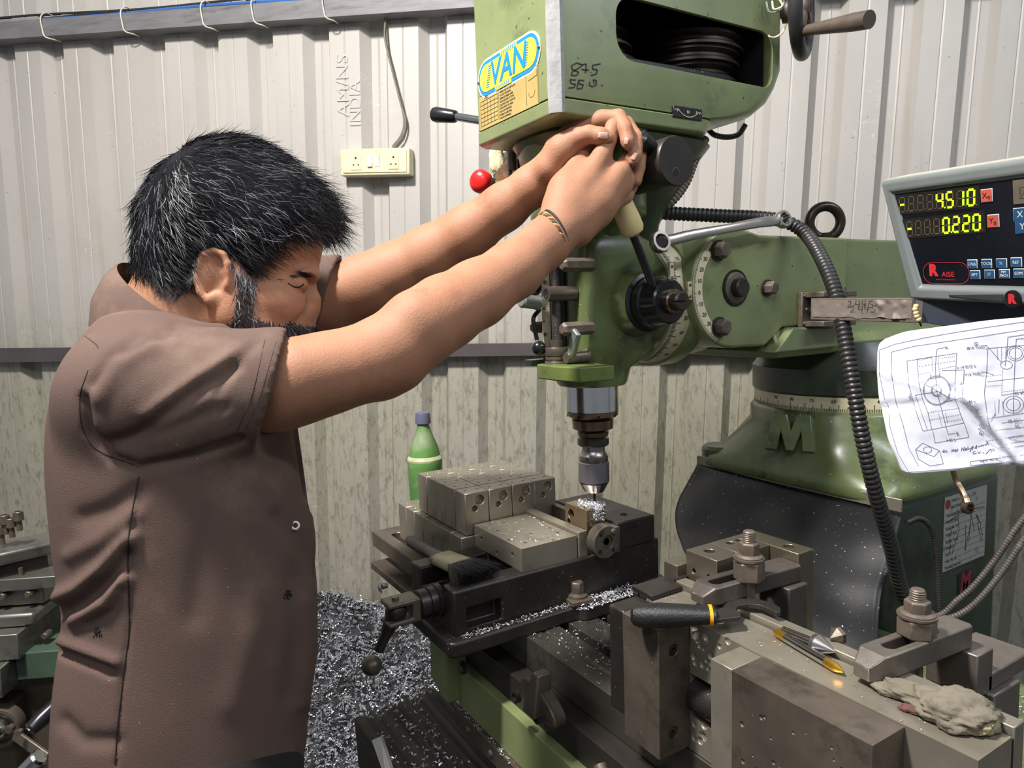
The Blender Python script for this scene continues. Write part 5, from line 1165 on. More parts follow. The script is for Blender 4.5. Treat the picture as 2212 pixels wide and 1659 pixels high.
lo, hi = bounds(RA+[(1390, 250, .96, 0), (1390, 450, 1.03, 0), (1250, 230, .95, 0)], .07); S = SDF(lo, hi, .0027); right(S); v, f = S.mesh(); addpart(smooth_mesh(v, f, 3), f); RAv, RAf = body_v[-1], f
lo, hi = bounds(LA+[(1395, 250, .96, 0), (1395, 400, 1.02, 0), (1250, 235, .95, 0)], .07); S = SDF(lo, hi, .0027); left(S); v, f = S.mesh(); addpart(smooth_mesh(v, f, 3), f); LAv, LAf = body_v[-1], f
# ---- head and neck -------------------------------------------------------------------
HD = .90; hpx = HD/FPX
w_ = ray(500, 580); w_ = w_/np.linalg.norm(w_); rx_ = CR-w_*(CR@w_); rx_ /= np.linalg.norm(rx_); ux_ = np.cross(rx_, w_)
tilt = rad(17); f_ = rx_*math.cos(tilt)-ux_*math.sin(tilt); u_ = rx_*math.sin(tilt)+ux_*math.cos(tilt)
HB_ = (f_, u_, w_)
def HP(x, y, o=0): return D(x, y, HD)+w_*o
S = SDF(HP(480, 560)-A3(.21, .21, .24), HP(480, 560)+A3(.21, .21, .19), .0022)
S.ell(HP(502, 475), HB_, (.1010, .0925, .0765), .01)
S.ell(HP(590, 500), HB_, (.062, .064, .066), .03)                       # forehead
S.ell(HP(420, 520), HB_, (.060, .075, .066), .03)                       # back of skull
S.cone(HP(560, 575, 0), HP(588, 690, 0), .058, .044, .03)               # face block
S.cone(HP(618, 560, 0), HP(618, 660, 0), .034, .025, .02)
for sgn in (-1, 1):
    S.cone(HP(672, 594, .012*sgn), HP(650, 596, .040*sgn), .0100, .0085, .012)   # brow
    S.ell(HP(600, 650, .043*sgn), HB_, (.026, .018, .015), .035)              # cheekbone
    S.cone(HP(500, 670, .056*sgn), HP(600, 745, .034*sgn), .020, .018, .02)      # jaw line
    S.cone(HP(505, 600, .060*sgn), HP(500, 680, .056*sgn), .020, .018, .02)
    S.ell(HP(658, 612, .034*sgn), HB_, (.020, .012, .017), .008, 'sub')      # eye socket
    S.ell(HP(638, 612, .031*sgn), HB_, (.0135, .0110, .0130), .003); S.cone(HP(655, 655, .022*sgn), HP(640, 695, .036*sgn), .004, .004, .006, 'sub')         # lidded eye
    S.ell(HP(655, 673, .0150*sgn), HB_, (.0115, .0105, .0075), .002)         # nostril wing
S.chain([HP(659, 602), HP(664, 625), HP(670, 648), HP(670, 664)], [.0082, .0100, .0122, .0128], .006)   # nose
S.cone(HP(668, 672), HP(656, 680), .0100, .0100, .006)
S.ell(HP(657, 687, -.0125), HB_, (.0065, .0035, .0045), .002, 'sub')
S.cone(HP(626, 712, 0), HP(618, 740, 0), .031, .029, .015)                # mouth mass
S.cone(HP(656, 722, -.014), HP(656, 722, .014), .009, .009, .006)          # upper lip
S.cone(HP(652, 736, -.012), HP(652, 736, .012), .009, .009, .005)
S.ell(HP(628, 775), HB_, (.026, .020, .024), .02)                        # chin
S.chain([HP(430, 600), HP(390, 680), HP(350, 760), HP(330, 840)], [.060, .060, .066, .08], .03)          # neck
S.cone(HP(500, 660), HP(420, 780), .045, .055, .03)
# ears
for sgn, dep in ((-1, -.0765), (1, .0765)):
    o = dep; S.ell(HP(462, 592, o*.97), HB_, (.0175, .0290, .0075), .004)
    rim = [(492, 600), (493, 572), (484, 552), (466, 544), (446, 552), (434, 574), (430, 600), (438, 626), (452, 644)]
    S.chain([HP(x, y, o+sgn*.006) for x, y in rim], [.0035, .0042, .0046, .005, .005, .0048, .0045, .0042, .004], .003)
    S.ell(HP(466, 642, o+sgn*.003), HB_, (.0085, .0095, .0055), .005)
    S.ell(HP(474, 606, o+sgn*.011), HB_, (.0085, .0120, .0085), .003, 'sub')
    S.ell(HP(466, 570, o+sgn*.010), HB_, (.0080, .0070, .0045), .002, 'sub')
    S.ell(HP(492, 612, o+sgn*.004), HB_, (.0045, .0070, .0050), .003)
S.halfspace(HP(330, 790), -u_*1.0-f_*.2)
hv, hf = S.mesh(); hv = smooth_mesh(hv, hf, 2); addpart(hv, hf)
hN = vnormals(hv, hf); hP = proj(hv)
# ---- torso, hips and legs (under the clothes) ------------------------------------------
ST = [(655, 250, 420, .40), (705, 185, 500, .62), (770, 130, 590, .90), (830, 102, 636, 1.02), (950, 92, 650, 1.02), (1080, 104, 668, 1.0), (1180, 118, 682, .98), (1262, 134, 690, .98), (1300, 128, 692, .98),
      (1400, 112, 690, 1.0), (1500, 103, 676, 1.02), (1600, 106, 668, 1.04), (1700, 112, 664, 1.05)]
ST = [(y, a+32, b-2, w) for y, a, b, w in ST]
TD = .85
TV = ray(390, 1050)*A3(1, 1, 0); TV /= np.linalg.norm(TV); TR = A3(TV[1], -TV[0], 0)
def torso_field(S, shrink, zlo, zhi, k=.02, e=2.35):
    cs = [D((a+b)/2, y, TD) for y, a, b, w in ST]; zz = np.array([c[2] for c in cs])[::-1]
    a_ = np.array([(b-a)/2*TD/FPX*.955 for y, a, b, w in ST])[::-1]-shrink; b_ = np.array([.172*w for y, a, b, w in ST])[::-1]-shrink
    cx = np.array([c@TR for c in cs])[::-1]; cy = np.array([c@TV for c in cs])[::-1]
    X, Y, Z = S.ax[0][:, None, None], S.ax[1][None, :, None], S.ax[2][None, None, :]
    from numpy import interp
    z = S.ax[2]; A = interp(z, zz, a_); B = interp(z, zz, b_); CX = interp(z, zz, cx); CY = interp(z, zz, cy)
    sm = lambda q: np.convolve(np.pad(q, 8, mode='edge'), np.ones(17)/17, 'valid')
    A, B, CX, CY = [sm(q)[None, None, :] for q in (A, B, CX, CY)]
    U = X*TR[0]+Y*TR[1]-CX; Wd = X*TV[0]+Y*TV[1]-CY
    rr = (np.abs(U/A)**e+np.abs(Wd/B)**e)**(1/e)+1e-6; d = (rr-1)*np.minimum(A, B)
    top = Z-(zz[-1]+.0); d = np.maximum(d, (Z-zhi)); d = np.maximum(d, zlo-Z)
    h = np.clip(.5+.5*(S.F-d)/k, 0, 1); S.F[...] = S.F*(1-h)+d*h-k*h*(1-h)
ctr = D(390, 1100, TD); z_hem = D(600, 1612, TD)[2]
S = SDF(ctr-A3(.36, .36, 1.1), ctr+A3(.36, .36, .5), .010)
torso_field(S, .03, z_hem-.15, D(300, 720, TD)[2]); hip = D(400, 1640, TD)
for sg in (-1, 1):
    h0 = hip+TV*.085*sg; kn_ = A3(h0[0], h0[1], .50)+_r*.03; an = A3(h0[0], h0[1], .09)-_r*.02
    S.chain([h0, kn_, an], [.085, .055, .042], .03); S.cone(an+_z*-.04, an+_r*.16-_z*.055, .035, .03, .02)
v, f = S.mesh(); addpart(v, f)
bo_ = meshobj('body', np.concatenate(body_v), np.concatenate(body_f), SKIN, man)
# ---- shirt ---------------------------------------------------------------------------------
SHIRT = mat('brown_twill_shirt', srgb(94, 75, 68), .85, 0, .05, 5, .45, 900, dirt=srgb(118, 98, 86), damt=.56, dscale=5, speck=srgb(170, 160, 150), spamt=.755, spscale=300, rvar=.05, spec=.25)
S = SDF(ctr-A3(.42, .42, .36), ctr+A3(.42, .42, .40), .0037)
torso_field(S, .004, z_hem-.2, D(300, 705, TD)[2], .03)
# shoulder yoke and sleeves
S.chain([D(290, 800, .76), D(320, 790, .85), D(380, 790, .95)], [.050, .052, .052], .05)
S2 = SDF(ctr-A3(.42, .42, .36), ctr+A3(.42, .42, .40), .0037)
shN = D(285, 862, .735); S2.chain([shN, D(350, 850, .735), D(460, 850, .742), D(600, 841, .752), D(660, 836, .757)], [.068, .066, .0645, .0610, .0605], .02)
shF = D(420, 790, 1.03); S2.chain([shF, D(560, 700, 1.08), D(690, 650, 1.09), D(740, 635, 1.095)], [.06, .060, .0605, .060], .025)
hemp = D(585, 838, .752); hemF = D(712, 650, 1.09)
def hemcut(p, n, reach):
    n = n/np.linalg.norm(n); sl, P = S2._sl(p-reach, p+reach); X, Y, Z = P; d = (X-p[0])*n[0]+(Y-p[1])*n[1]+(Z-p[2])*n[2]; S2.F[sl] = np.maximum(S2.F[sl], d)
hemcut(hemp, _r*.93-_z*.33+_v*.30, .125); hemcut(hemF, _r*.95-_z*.30+_v*.1, .12)
h = np.clip(.5+.5*(S.F-S2.F)/.022, 0, 1); S.F[...] = S.F*(1-h)+S2.F*h-.022*h*(1-h); del S2
S.chain([D(520, 842, .748), D(600, 836, .753), D(660, 820, .76)], [.044, .0505, .0525], .002, 'sub')
S.chain([D(650, 662, 1.085), D(740, 640, 1.09)], [.048, .0525], .002, 'sub')
S.chain([D(360, 720, .90), D(352, 640, .90)], [.050, .062], .004, 'sub')
S.F[...] = np.maximum(S.F, z_hem-.0-(S.ax[2][None, None, :]))
sv, sf = S.mesh(); sv = smooth_mesh(sv, sf, 3)
FOLDS = [  # polyline in the photo, width px, height m (ridge +, valley -)
    ([(505, 790), (400, 860), (300, 935), (240, 960)], 15, -.0065), ([(520, 760), (420, 822), (320, 895)], 17, .0050), ([(480, 880), (380, 925), (280, 955), (215, 955)], 16, -.0040),
    ([(560, 735), (500, 790), (470, 850)], 12, -.004), ([(330, 740), (260, 790), (215, 860)], 18, .004), ([(300, 720), (235, 770), (200, 830)], 10, -.005), ([(380, 712), (300, 745), (270, 760)], 12, -.0055),
    ([(180, 860), (190, 930), (240, 990), (300, 1010), (420, 985), (520, 950)], 9, -.009), ([(300, 1060), (240, 1100), (180, 1120)], 22, -.004), ([(290, 1110), (220, 1165), (150, 1200)], 18, .0035),
    ([(275, 1195), (230, 1250), (180, 1300), (140, 1320)], 15, -.009), ([(285, 1160), (225, 1225), (170, 1270), (125, 1290)], 16, .008), ([(270, 1250), (230, 1300), (160, 1335)], 16, .007), ([(265, 1275), (240, 1320), (190, 1350)], 9, -.006),
    ([(125, 1405), (185, 1428), (240, 1450)], 9, -.010), ([(120, 1385), (190, 1408), (250, 1430)], 13, .005), ([(540, 1040), (560, 1120), (620, 1180)], 30, .004), ([(480, 1050), (440, 1200), (420, 1330)], 30, -.003),
    ([(600, 1120), (650, 1180), (680, 1230)], 20, -.006), ([(660, 1090), (672, 1160), (684, 1230)], 12, .005), ([(560, 1250), (540, 1400), (500, 1520)], 35, .003), ([(640, 1250), (650, 1350), (630, 1500)], 26, -.005), ([(660, 1300), (672, 1400), (655, 1520)], 16, .005),
    ([(140, 1560), (180, 1600), (250, 1600)], 18, -.004), ([(300, 1080), (276, 1200), (279, 1350), (262, 1500), (250, 1659)], 4, -.0035), ([(640, 925), (655, 1000), (672, 1100)], 8, -.006)]
sN = vnormals(sv, sf); sP = proj(sv); vis = ((CC-sv)*sN).sum(1) > 0; disp = np.zeros(len(sv))
for pts, w, a in FOLDS:
    d = polydist(sP, pts); m = vis & (d < w*3) & (sP[:, 2] < .98); disp[m] += a*np.exp(-(d[m]/w)**2)
disp += np.array([.0016*noise.noise(Vector(p*9)) for p in sv[:, :]]); sv = sv+sN*disp[:, None]; sv = smooth_mesh(sv, sf, 1)
sh_ = meshobj('shirt', sv, sf, SHIRT, man)
from mathutils.bvhtree import BVHTree
BV = BVHTree.FromPolygons([tuple(p) for p in sv], [tuple(int(i) for i in q) for q in sf])
def hitpx(x, y, bv=None, off=.0):
    r = ray(x, y); r = r/np.linalg.norm(r); h = (bv or BV).ray_cast(V(CC), V(r))
    return None if h[0] is None else A3(*h[0])-r*off
def seam(name, pts, r, m=INK, par=None, off=.0002):
    P = [hitpx(x, y, None, off) for x, y in [(q[0], q[1]) for q in spline([(a, b, 0) for a, b in pts], 8)]]; P = [p for p in P if p is not None]
    return G().tube(P, r, 5).obj(name, m, par or sh_)
THR = mat('dark_thread', srgb(34, 26, 24), .9)
seam('side_seam', [(300, 1030), (283, 1120), (276, 1200), (279, 1350), (268, 1450), (255, 1560), (248, 1650)], .0007, THR)
seam('armhole_seam', [(190, 800), (172, 860), (180, 930), (215, 975), (300, 1008)], .0005, THR)
seam('yoke_seam', [(168, 715), (205, 742), (212, 752)], .0005, THR)
seam('hem_stitching', [(572, 735), (545, 850), (508, 940)], .0004, mat('brown_thread', srgb(70, 56, 50), .9))
seam('hem_stitching', [(600, 725), (560, 860), (520, 950)], .0003, MATS['brown_thread'])
bp = hitpx(638, 1135, None, .0025)
if bp is not None: G().lathe([(0, .0028), (.0012, .0028), (.0018, .0040), (.0012, .0050), (0, .0050)], bp, CC-bp, 20, caps=False).obj('shirt_snap', WHITE, sh_)
for cx_, cy_, nm in ((210, 1367, 0), (622, 1285, 1)):
    rs = np.random.RandomState(31+nm); g = G()
    for i in range(34):
        y = rs.uniform(-10, 9); x = rs.uniform(-9, 9)*(1-.35*(y < 0)); p = hitpx(cx_+x, cy_+y, None, .0004)
        if p is not None: g.sph(p, (.0009, .0009, .0012), 6, 4)
    o = g.obj('embroidered_motif', INK, sh_); o['kind'] = 'stuff'
# collar
R1 = []
for cx_, cy_, r_, tz in ((352, 750, .080, 0), (358, 710, .080, .8), (368, 672, .074, 1), (378, 648, .067, 1), (380, 646, .063, 1), (374, 670, .067, 1), (362, 705, .072, .8), (358, 750, .072, 0)):
    cc_ = D(cx_, cy_, .885); R1.append([cc_+TR*(math.cos(t)*r_*.98)+TV*math.sin(t)*r_*.98+_z*(-.030*math.cos(t)-.010*math.cos(t)*tz+.026*tz*math.sin(t)) for t in np.linspace(0, 2*PI, 56, endpoint=False)])
G().rings(R1, caps=False).obj('collar', SHIRT, sh_, ang=60)
# trousers and shoes
S = SDF(A3(ctr[0]-.35, ctr[1]-.35, 0), A3(ctr[0]+.35, ctr[1]+.35, z_hem+.12), .0085)
torso_field(S, .014, z_hem-.06, z_hem+.06, .02)
for sg in (-1, 1):
    h0 = hip+TV*.080*sg; kn_ = A3(h0[0], h0[1], .50)+_r*.03; an = A3(h0[0], h0[1], .10)-_r*.02; S.chain([h0, kn_, an], [.115, .085, .07], .04)
v, f = S.mesh(); meshobj('trousers', smooth_mesh(v, f, 3), f, mat('black_trousers', srgb(28, 24, 24), .85, 0, .1, 20, .3, 600), man)
for sg in (-1, 1):
    h0 = hip+TV*.080*sg; an = A3(h0[0], h0[1], .0); S = SDF(an-A3(.25, .25, .02), an+A3(.25, .25, .14), .006)
    S.chain([an+_z*.05-_r*.05, an+_z*.045+_r*.12], [.042, .038], .02); S.F[...] = np.maximum(S.F, .003-S.ax[2][None, None, :]); v, f = S.mesh(); meshobj('shoe', v, f, BLACK, man)
# ---- nails, wristbands -----------------------------------------------------------------------
NAIL = mat('finger_nail', srgb(206, 158, 140), .3, 0, .04, 60, spec=.6)
LB = BVHTree.FromPolygons([tuple(p) for p in LAv], [tuple(int(i) for i in q) for q in LAf]); RB = BVHTree.FromPolygons([tuple(p) for p in RAv], [tuple(int(i) for i in q) for q in RAf])
def nail(x, y, ang, L, w, bv):
    g = G(); rows_ = []
    for i in range(7):
        a = -1+2*i/6; row = []
        for j in range(7):
            b = -1+2*j/6; sc2 = math.sqrt(max(0, 1-abs(a)**3*.55)); dx, dy = a*L/2, b*w/2*sc2
            px, py = x+dx*math.cos(ang)-dy*math.sin(ang), y+dx*math.sin(ang)+dy*math.cos(ang); h = hitpx(px, py, bv, .0006)
            row.append(h)
        rows_.append(row)
    if any(p is None for r in rows_ for p in r): return
    vs = [p for r in rows_ for p in r]; fs = [(i*7+j, i*7+j+1, i*7+j+8, i*7+j+7) for i in range(6) for j in range(6)]
    o = rawobj('finger_nail', vs, fs, NAIL, man); md = o.modifiers.new('t', 'SOLIDIFY'); md.thickness = .0006; md.offset = 0
nail(1303, 293, .12, 22, 15, LB); nail(1353, 305, 1.75, 16, 10, LB); nail(1370, 338, 2.0, 17, 10, LB); nail(1288, 262, -1.2, 15, 9, RB)
def band(cx, cy, d, r, tw, cols, lab):
    c = D(cx, cy, d); ax = D(1206, 497, .94)-D(1110, 583, .90); ax = ax/np.linalg.norm(ax); up2 = np.cross(ax, CF); up2 /= np.linalg.norm(up2); t3 = np.cross(ax, up2)
    b = thing('wristband', lab, 'wristband', tuple(c))
    for k, m in enumerate(cols):
        P = []
        for i in range(120):
            t = 2*PI*i/120; ph = t*16+k*2*PI/len(cols); rr = r+.0009*math.cos(ph) if tw else r+.0002*k
            P.append(c+(up2*math.cos(t)+t3*math.sin(t))*rr+ax*(.0022*math.sin(ph) if tw else .0015*k)+ax*(-.006*math.sin(t)+.010*math.cos(t)))
        G().tube(P, .0015, 6, closed=True).obj('thread_strand', m, b)
band(1191, 512, .932, .0322, True, [mat('red_thread', srgb(150, 50, 40), .8), mat('tan_thread', srgb(190, 160, 110), .8), mat('brown_braid', srgb(80, 56, 36), .8), mat('green_thread', srgb(80, 96, 50), .8)], 'braided red and tan thread band round the near wrist')
band(1197, 506, .935, .0318, False, [mat('black_thread', srgb(22, 22, 26), .7), MATS['black_thread']], 'thin black cord band beside the braided one on the near wrist')
# ---- hair, beard, brows ----------------------------------------------------------------------
HAIRM = mat('black_hair', srgb(16, 16, 21), .48, 0, .25, 60, spec=.35); GREYH = mat('grey_hair', srgb(132, 132, 138), .5, 0, .25, 60, spec=.3)
HZ = [(290, 540), (300, 430), (345, 360), (420, 305), (500, 280), (610, 310), (690, 390), (760, 480), (745, 500), (697, 507), (650, 515), (606, 536), (590, 560), (562, 570), (556, 588), (540, 600), (515, 572), (490, 545), (460, 534), (432, 546), (418, 590), (405, 622), (345, 612), (300, 590)]
ftop = inpoly(hP, HZ); fm = ftop[hf].all(1)
def patch(name, mask, lift, m):
    idx = np.unique(hf[mask]); mp = -np.ones(len(hv), int); mp[idx] = np.arange(len(idx)); v = hv[idx]+hN[idx]*(lift[idx][:, None] if hasattr(lift, '__len__') else lift)
    return meshobj(name, v, mp[hf[mask]], m, man)
edge = np.clip(-0+np.minimum.reduce([np.clip(polydist(hP, HZ+[HZ[0]])/30, 0, 1)]), 0, 1); lift = .002+.011*edge
hr = patch('hair', fm, lift, mat('hair_mass', srgb(14, 14, 18), .9, 0, .3, 60, .5, 300, spec=.1))
def strands(name, roots, nrm, dirs, length, m, parent, curl=.3, lift0=.5, width=.00045, seed=1, segs=5, droop=.0):
    rs = np.random.RandomState(seed); n = len(roots); l = length*rs.uniform(.6, 1.25, n)
    d = dirs+nrm*lift0*rs.uniform(.3, 1.2, n)[:, None]; d += rs.normal(0, curl*.35, (n, 3)); d /= np.linalg.norm(d, axis=1)[:, None]
    bend = -nrm*lift0*1.4+dirs*.4+A3(0, 0, -droop)+rs.normal(0, curl, (n, 3)); P = [roots]; cur = d
    for s_ in range(segs):
        cur = cur+bend*(1.0/segs); cur = cur/np.linalg.norm(cur, axis=1)[:, None]; P.append(P[-1]+cur*(l/segs)[:, None])
    side = np.cross(d, (CC-roots)); side /= np.linalg.norm(side, axis=1)[:, None]+1e-9; V_ = []
    for k_, p in enumerate(P):
        w = width*(1-.8*k_/segs); V_ += [p-side*w, p+side*w]
    V_ = np.stack(V_, 1).reshape(-1, 3); K = (segs+1)*2; base = (np.arange(n)*K)[:, None, None]
    q = np.array([[2*i, 2*i+1, 2*i+3, 2*i+2] for i in range(segs)])[None]; o = meshobj(name, V_, (base+q).reshape(-1, 4), m, parent); o['kind'] = 'stuff'; return o
def sample(mask_v, n, seed, lift_=0.0):
    rs = np.random.RandomState(seed); fi = np.where(mask_v[hf].all(1))[0]; c = rs.choice(fi, n); w = rs.dirichlet((1, 1, 1, 1), n)
    p = (hv[hf[c]]*w[:, :, None]).sum(1); nn = hN[hf[c][:, 0]]; lf = (lift_[hf[c][:, 0]] if hasattr(lift_, '__len__') else np.full(n, lift_)); return p+nn*(lf*.85)[:, None], nn
def flow(p, nn):
    q = p-HP(470, 400); a = q@f_; b = q@u_
    back = np.clip((-a-.02)/.07, 0, 1)[:, None]; low = np.clip((-b+.0)/.09, 0, 1)[:, None]
    d = f_[None]*(1-back)*1.0-u_[None]*(.18+.9*back+.25*low)+w_[None]*(nn@w_)[:, None]*.0
    d = d-nn*(d*nn).sum(1)[:, None]; return d/(np.linalg.norm(d, axis=1)[:, None]+1e-9)
p, nn = sample(ftop, 17000, 1, lift); strands('hair_strands', p, nn, flow(p, nn), .026, HAIRM, man, .35, .42, .00042, 5)
q_ = proj(p); 
topm = ftop & (hP[:, 1] < 520) & (polydist(hP, HZ) > 0)
p, nn = sample(topm, 4200, 2, lift); strands('grey_strands', p, nn, flow(p, nn), .026, GREYH, man, .45, .45, .00033, 6)
fr_ = ftop & (hP[:, 0] > 625) & (hP[:, 1] < 512)
p, nn = sample(fr_, 1500, 3, lift); dd_ = np.tile(f_*.9+u_*.05-CU*.25, (len(p), 1)); strands('fringe_strands', p, nn, dd_, .040, HAIRM, man, .55, .2, .00040, 7, 6, .35)
NK = [(335, 590), (425, 570), (415, 625), (380, 650), (345, 640)]; SB = [(490, 545), (520, 560), (560, 572), (560, 620), (548, 640), (520, 640), (505, 600)]
nk = inpoly(hP, NK); p, nn = sample(nk, 900, 4); strands('nape_hair', p, nn, np.tile(-u_*.8-f_*.3, (900, 1)), .011, GREYH, man, .3, .3, .0003, 8, 3)
p, nn = sample(nk, 900, 14); strands('nape_hair', p, nn, np.tile(-u_*.8-f_*.3, (900, 1)), .010, HAIRM, man, .3, .3, .0003, 18, 3)
sb = inpoly(hP, SB)
for i, (m, n) in enumerate(((GREYH, 1300), (HAIRM, 1800))): p, nn = sample(sb, n, 5+i); strands('sideburn_hair', p, nn, np.tile(-u_*.9+f_*.25, (n, 1)), .013, m, man, .5, .3, .0003, 9+i, 3)
BZ = [(505, 620), (548, 620), (556, 680), (582, 690), (606, 698), (622, 690), (645, 694), (672, 699), (690, 706), (696, 730), (690, 800), (560, 830), (470, 770), (440, 718), (475, 706), (500, 690)]
bz_ = inpoly(hP, BZ); patch('beard', (bz_ & (polydist(hP, BZ+[BZ[0]]) > 7))[hf].all(1), .0005, mat('dark_beard_skin', srgb(58, 42, 36), .8, 0, .3, 90, .5, 400))
for i, (m, n) in enumerate(((HAIRM, 9000), (GREYH, 1700))): p, nn = sample(bz_, n, 15+i); strands('beard_hair', p, nn, np.tile(-u_*.8+f_*.35, (n, 1)), .013, m, man, .6, .45, .0003, 19+i, 4)
EZ = [(602, 602), (632, 592), (662, 585), (690, 588), (688, 600), (662, 601), (636, 601), (604, 612)]
ez = inpoly(hP, EZ); p, nn = sample(ez, 1100, 25); strands('eyebrow', p, nn, np.tile(-f_*.7-u_*.2, (1100, 1)), .007, HAIRM, man, .25, .15, .0003, 26, 3)
HBV = BVHTree.FromPolygons([tuple(p) for p in hv], [tuple(int(i) for i in q) for q in hf])
P = [hitpx(x, y, HBV, .0004) for x, y in ((622, 612), (630, 617), (638, 620), (647, 620), (656, 614))]
P = [p for p in P if p is not None]
if len(P) > 2: G().tube(spline(P, 4), .0009, 6).obj('eyelashes', HAIRM, man)
# ================================================================ digital readout on its arm
TL, BLc, TRc = D(1899, 392, .95), D(1963, 648, .95), D(2212, 343, .757)
dx_ = TRc-TL; dx_ /= np.linalg.norm(dx_); dy_ = TL-BLc; dH = np.linalg.norm(dy_-dx_*(dy_@dx_)); sk = (BLc-TL)@dx_; dy_ = dy_-dx_*(dy_@dx_); dy_ /= np.linalg.norm(dy_); dz_ = np.cross(dx_, dy_)
if dz_@(CC-TL) < 0: dz_ = -dz_
MD = Matrix(((dx_[0], dy_[0], dz_[0], TL[0]), (dx_[1], dy_[1], dz_[1], TL[1]), (dx_[2], dy_[2], dz_[2], TL[2]), (0, 0, 0, 1)))
dro = thing('digital_readout', 'grey digital readout box with glowing green numbers at the right', 'digital readout', tuple(D(2080, 640, .85)))
DGR = mat('grey_readout_case', srgb(112, 118, 118), .4, 0, .05, 20, .04, 80, dirt=srgb(128, 126, 112), damt=.6, dscale=8)
DTOP = mat('pale_readout_case', srgb(172, 172, 160), .45, 0, .06, 12, dirt=srgb(196, 184, 152), damt=.55, dscale=9)
Wd = .33; sh_k = sk/dH       # skew of the left side as seen: the case is a trapezoid
def q2(u, v, w=0): return (u+(-v)*sh_k*1.0, v, w)
P4 = [q2(0, 0), q2(Wd+.02, 0), q2(Wd-.02, -dH), q2(0, -dH)]
P4 = [(0, 0), (Wd, 0), (Wd-.03, -dH), (sk, -dH)]
def ringp(ins, w, sh=0): 
    return [(P4[0][0]+ins, P4[0][1]-ins-sh, w), (P4[1][0]-ins, P4[1][1]-ins-sh, w), (P4[2][0]-ins, P4[2][1]+ins, w), (P4[3][0]+ins, P4[3][1]+ins, w)]
g = G(MD); g.rings([ringp(.030, -.075), ringp(.006, -.060), ringp(0, -.045), ringp(0, -.004), ringp(.003, 0), ringp(.015, .0), ringp(.019, -.006)][::1]); g.obj('case', DGR, dro, bev=.0025, ang=30)
g = G(MD); g.rings([[(P4[0][0]+.001, .0008, -.004), (P4[1][0]-.001, .0008, -.004), (P4[1][0]-.002, .0015, -.045), (P4[0][0]+.004, .0015, -.045)], [(P4[0][0]+.001, -.0005, -.004), (P4[1][0]-.001, -.0005, -.004), (P4[1][0]-.002, -.0005, -.045), (P4[0][0]+.004, -.0005, -.045)]]); g.obj('case_top', DTOP, dro)
FPp = TL+dz_*(-.0055)
PANEL = mat('black_readout_panel', srgb(14, 16, 26), .28, 0, .1, 20, speck=srgb(120, 124, 136), spamt=.76, spscale=300, coat=.2)
g = G(MD); g.prism([(P4[0][0]+.018, -.018), (P4[1][0]-.018, -.018), (P4[2][0]-.018, -dH+.0215), (P4[3][0]+.0185, -dH+.0215)], 'xy', -.0075, -.0055); g.obj('front_panel', PANEL, dro)
def uvp(x, y): p = onp(x, y, FPp, dz_)-TL; return p@dx_, p@dy_
def Wuv(u, v, w=-.0052): return TL+dx_*u+dy_*v+dz_*w
LED = mat('lit_green_segments', srgb(150, 230, 20), .4, emit=srgb(170, 255, 20)+(2.6,)); SEGO = mat('unlit_segments', srgb(92, 84, 72), .5); DWIN = mat('dark_display_window', srgb(34, 30, 26), .3)
SEGS = {'0': 'abcdef', '1': 'bc', '2': 'abged', '4': 'fgbc', '5': 'afgcd', '-': 'g', ' ': ''}
SP = {'a': ((0, 1), (1, 1)), 'b': ((1, 1), (1, .5)), 'c': ((1, .5), (1, 0)), 'd': ((0, 0), (1, 0)), 'e': ((0, .5), (0, 0)), 'f': ((0, 1), (0, .5)), 'g': ((0, .5), (1, .5))}
for row, (txt, dot, X0, X1, Y0, Y1) in enumerate((('-   4510', 4, (1941, 443), (2111, 425), 0, 0), ('-   0220', 4, (1957, 495), (2123, 479), 0, 0))):
    a = A3(*uvp(*X0)); b = A3(*uvp(*X1)); ex = b-a; Lr = np.linalg.norm(ex); ex /= Lr; ey = A3(-ex[1], ex[0]); hgt = .0178
    exw = dx_*ex[0]+dy_*ex[1]; eyw = dx_*ey[0]+dy_*ey[1]; o = Wuv(*a)
    fr = [o+exw*u+eyw*v for u, v in ((-.004, -hgt*.72), (Lr+.004, -hgt*.72), (Lr+.004, hgt*.72), (-.004, hgt*.72))]
    w_n = rawobj('display_window', [p+dz_*.0003 for p in fr]+[p-dz_*.001 for p in fr], [(0, 1, 2, 3), (7, 6, 5, 4), (0, 4, 5, 1), (1, 5, 6, 2), (2, 6, 7, 3), (3, 7, 4, 0)], DWIN, dro, False)
    cw = Lr/8
    for i, ch in enumerate(txt):
        on_, off_ = [], []
        for k, (p, q) in SP.items():
            mid = ((p[0]+q[0])/2, (p[1]+q[1])/2); f = lambda s_: (cw*i+cw*.18+(mid[0]+(s_[0]-mid[0])*.74)*cw*.60+(s_[1]-.5)*cw*.07, (mid[1]+(s_[1]-mid[1])*.80-.5)*hgt*1.02)
            (on_ if k in SEGS[ch] else off_).append([f(p), f(q)])
        if off_: strokes('unlit_digit', off_, o+dz_*.0004, exw, eyw, .0011, SEGO, w_n, .0001)
        if on_: strokes('lit_digit', on_, o+dz_*.0006, exw, eyw, .0024, LED, w_n, .0001)
        pt = [[(cw*i+cw*.92, -hgt*.50), (cw*i+cw*.92+.0016, -hgt*.50)]]; strokes('decimal_point', pt, o+dz_*.0006, exw, eyw, .0016, LED if i == dot else SEGO, w_n, .0001)
BB = mat('blue_key', srgb(34, 74, 112), .4); RB_ = mat('red_key', srgb(190, 82, 68), .4); KW = mat('white_print', srgb(196, 204, 210), .5); KR = mat('red_print', srgb(196, 44, 50), .5)
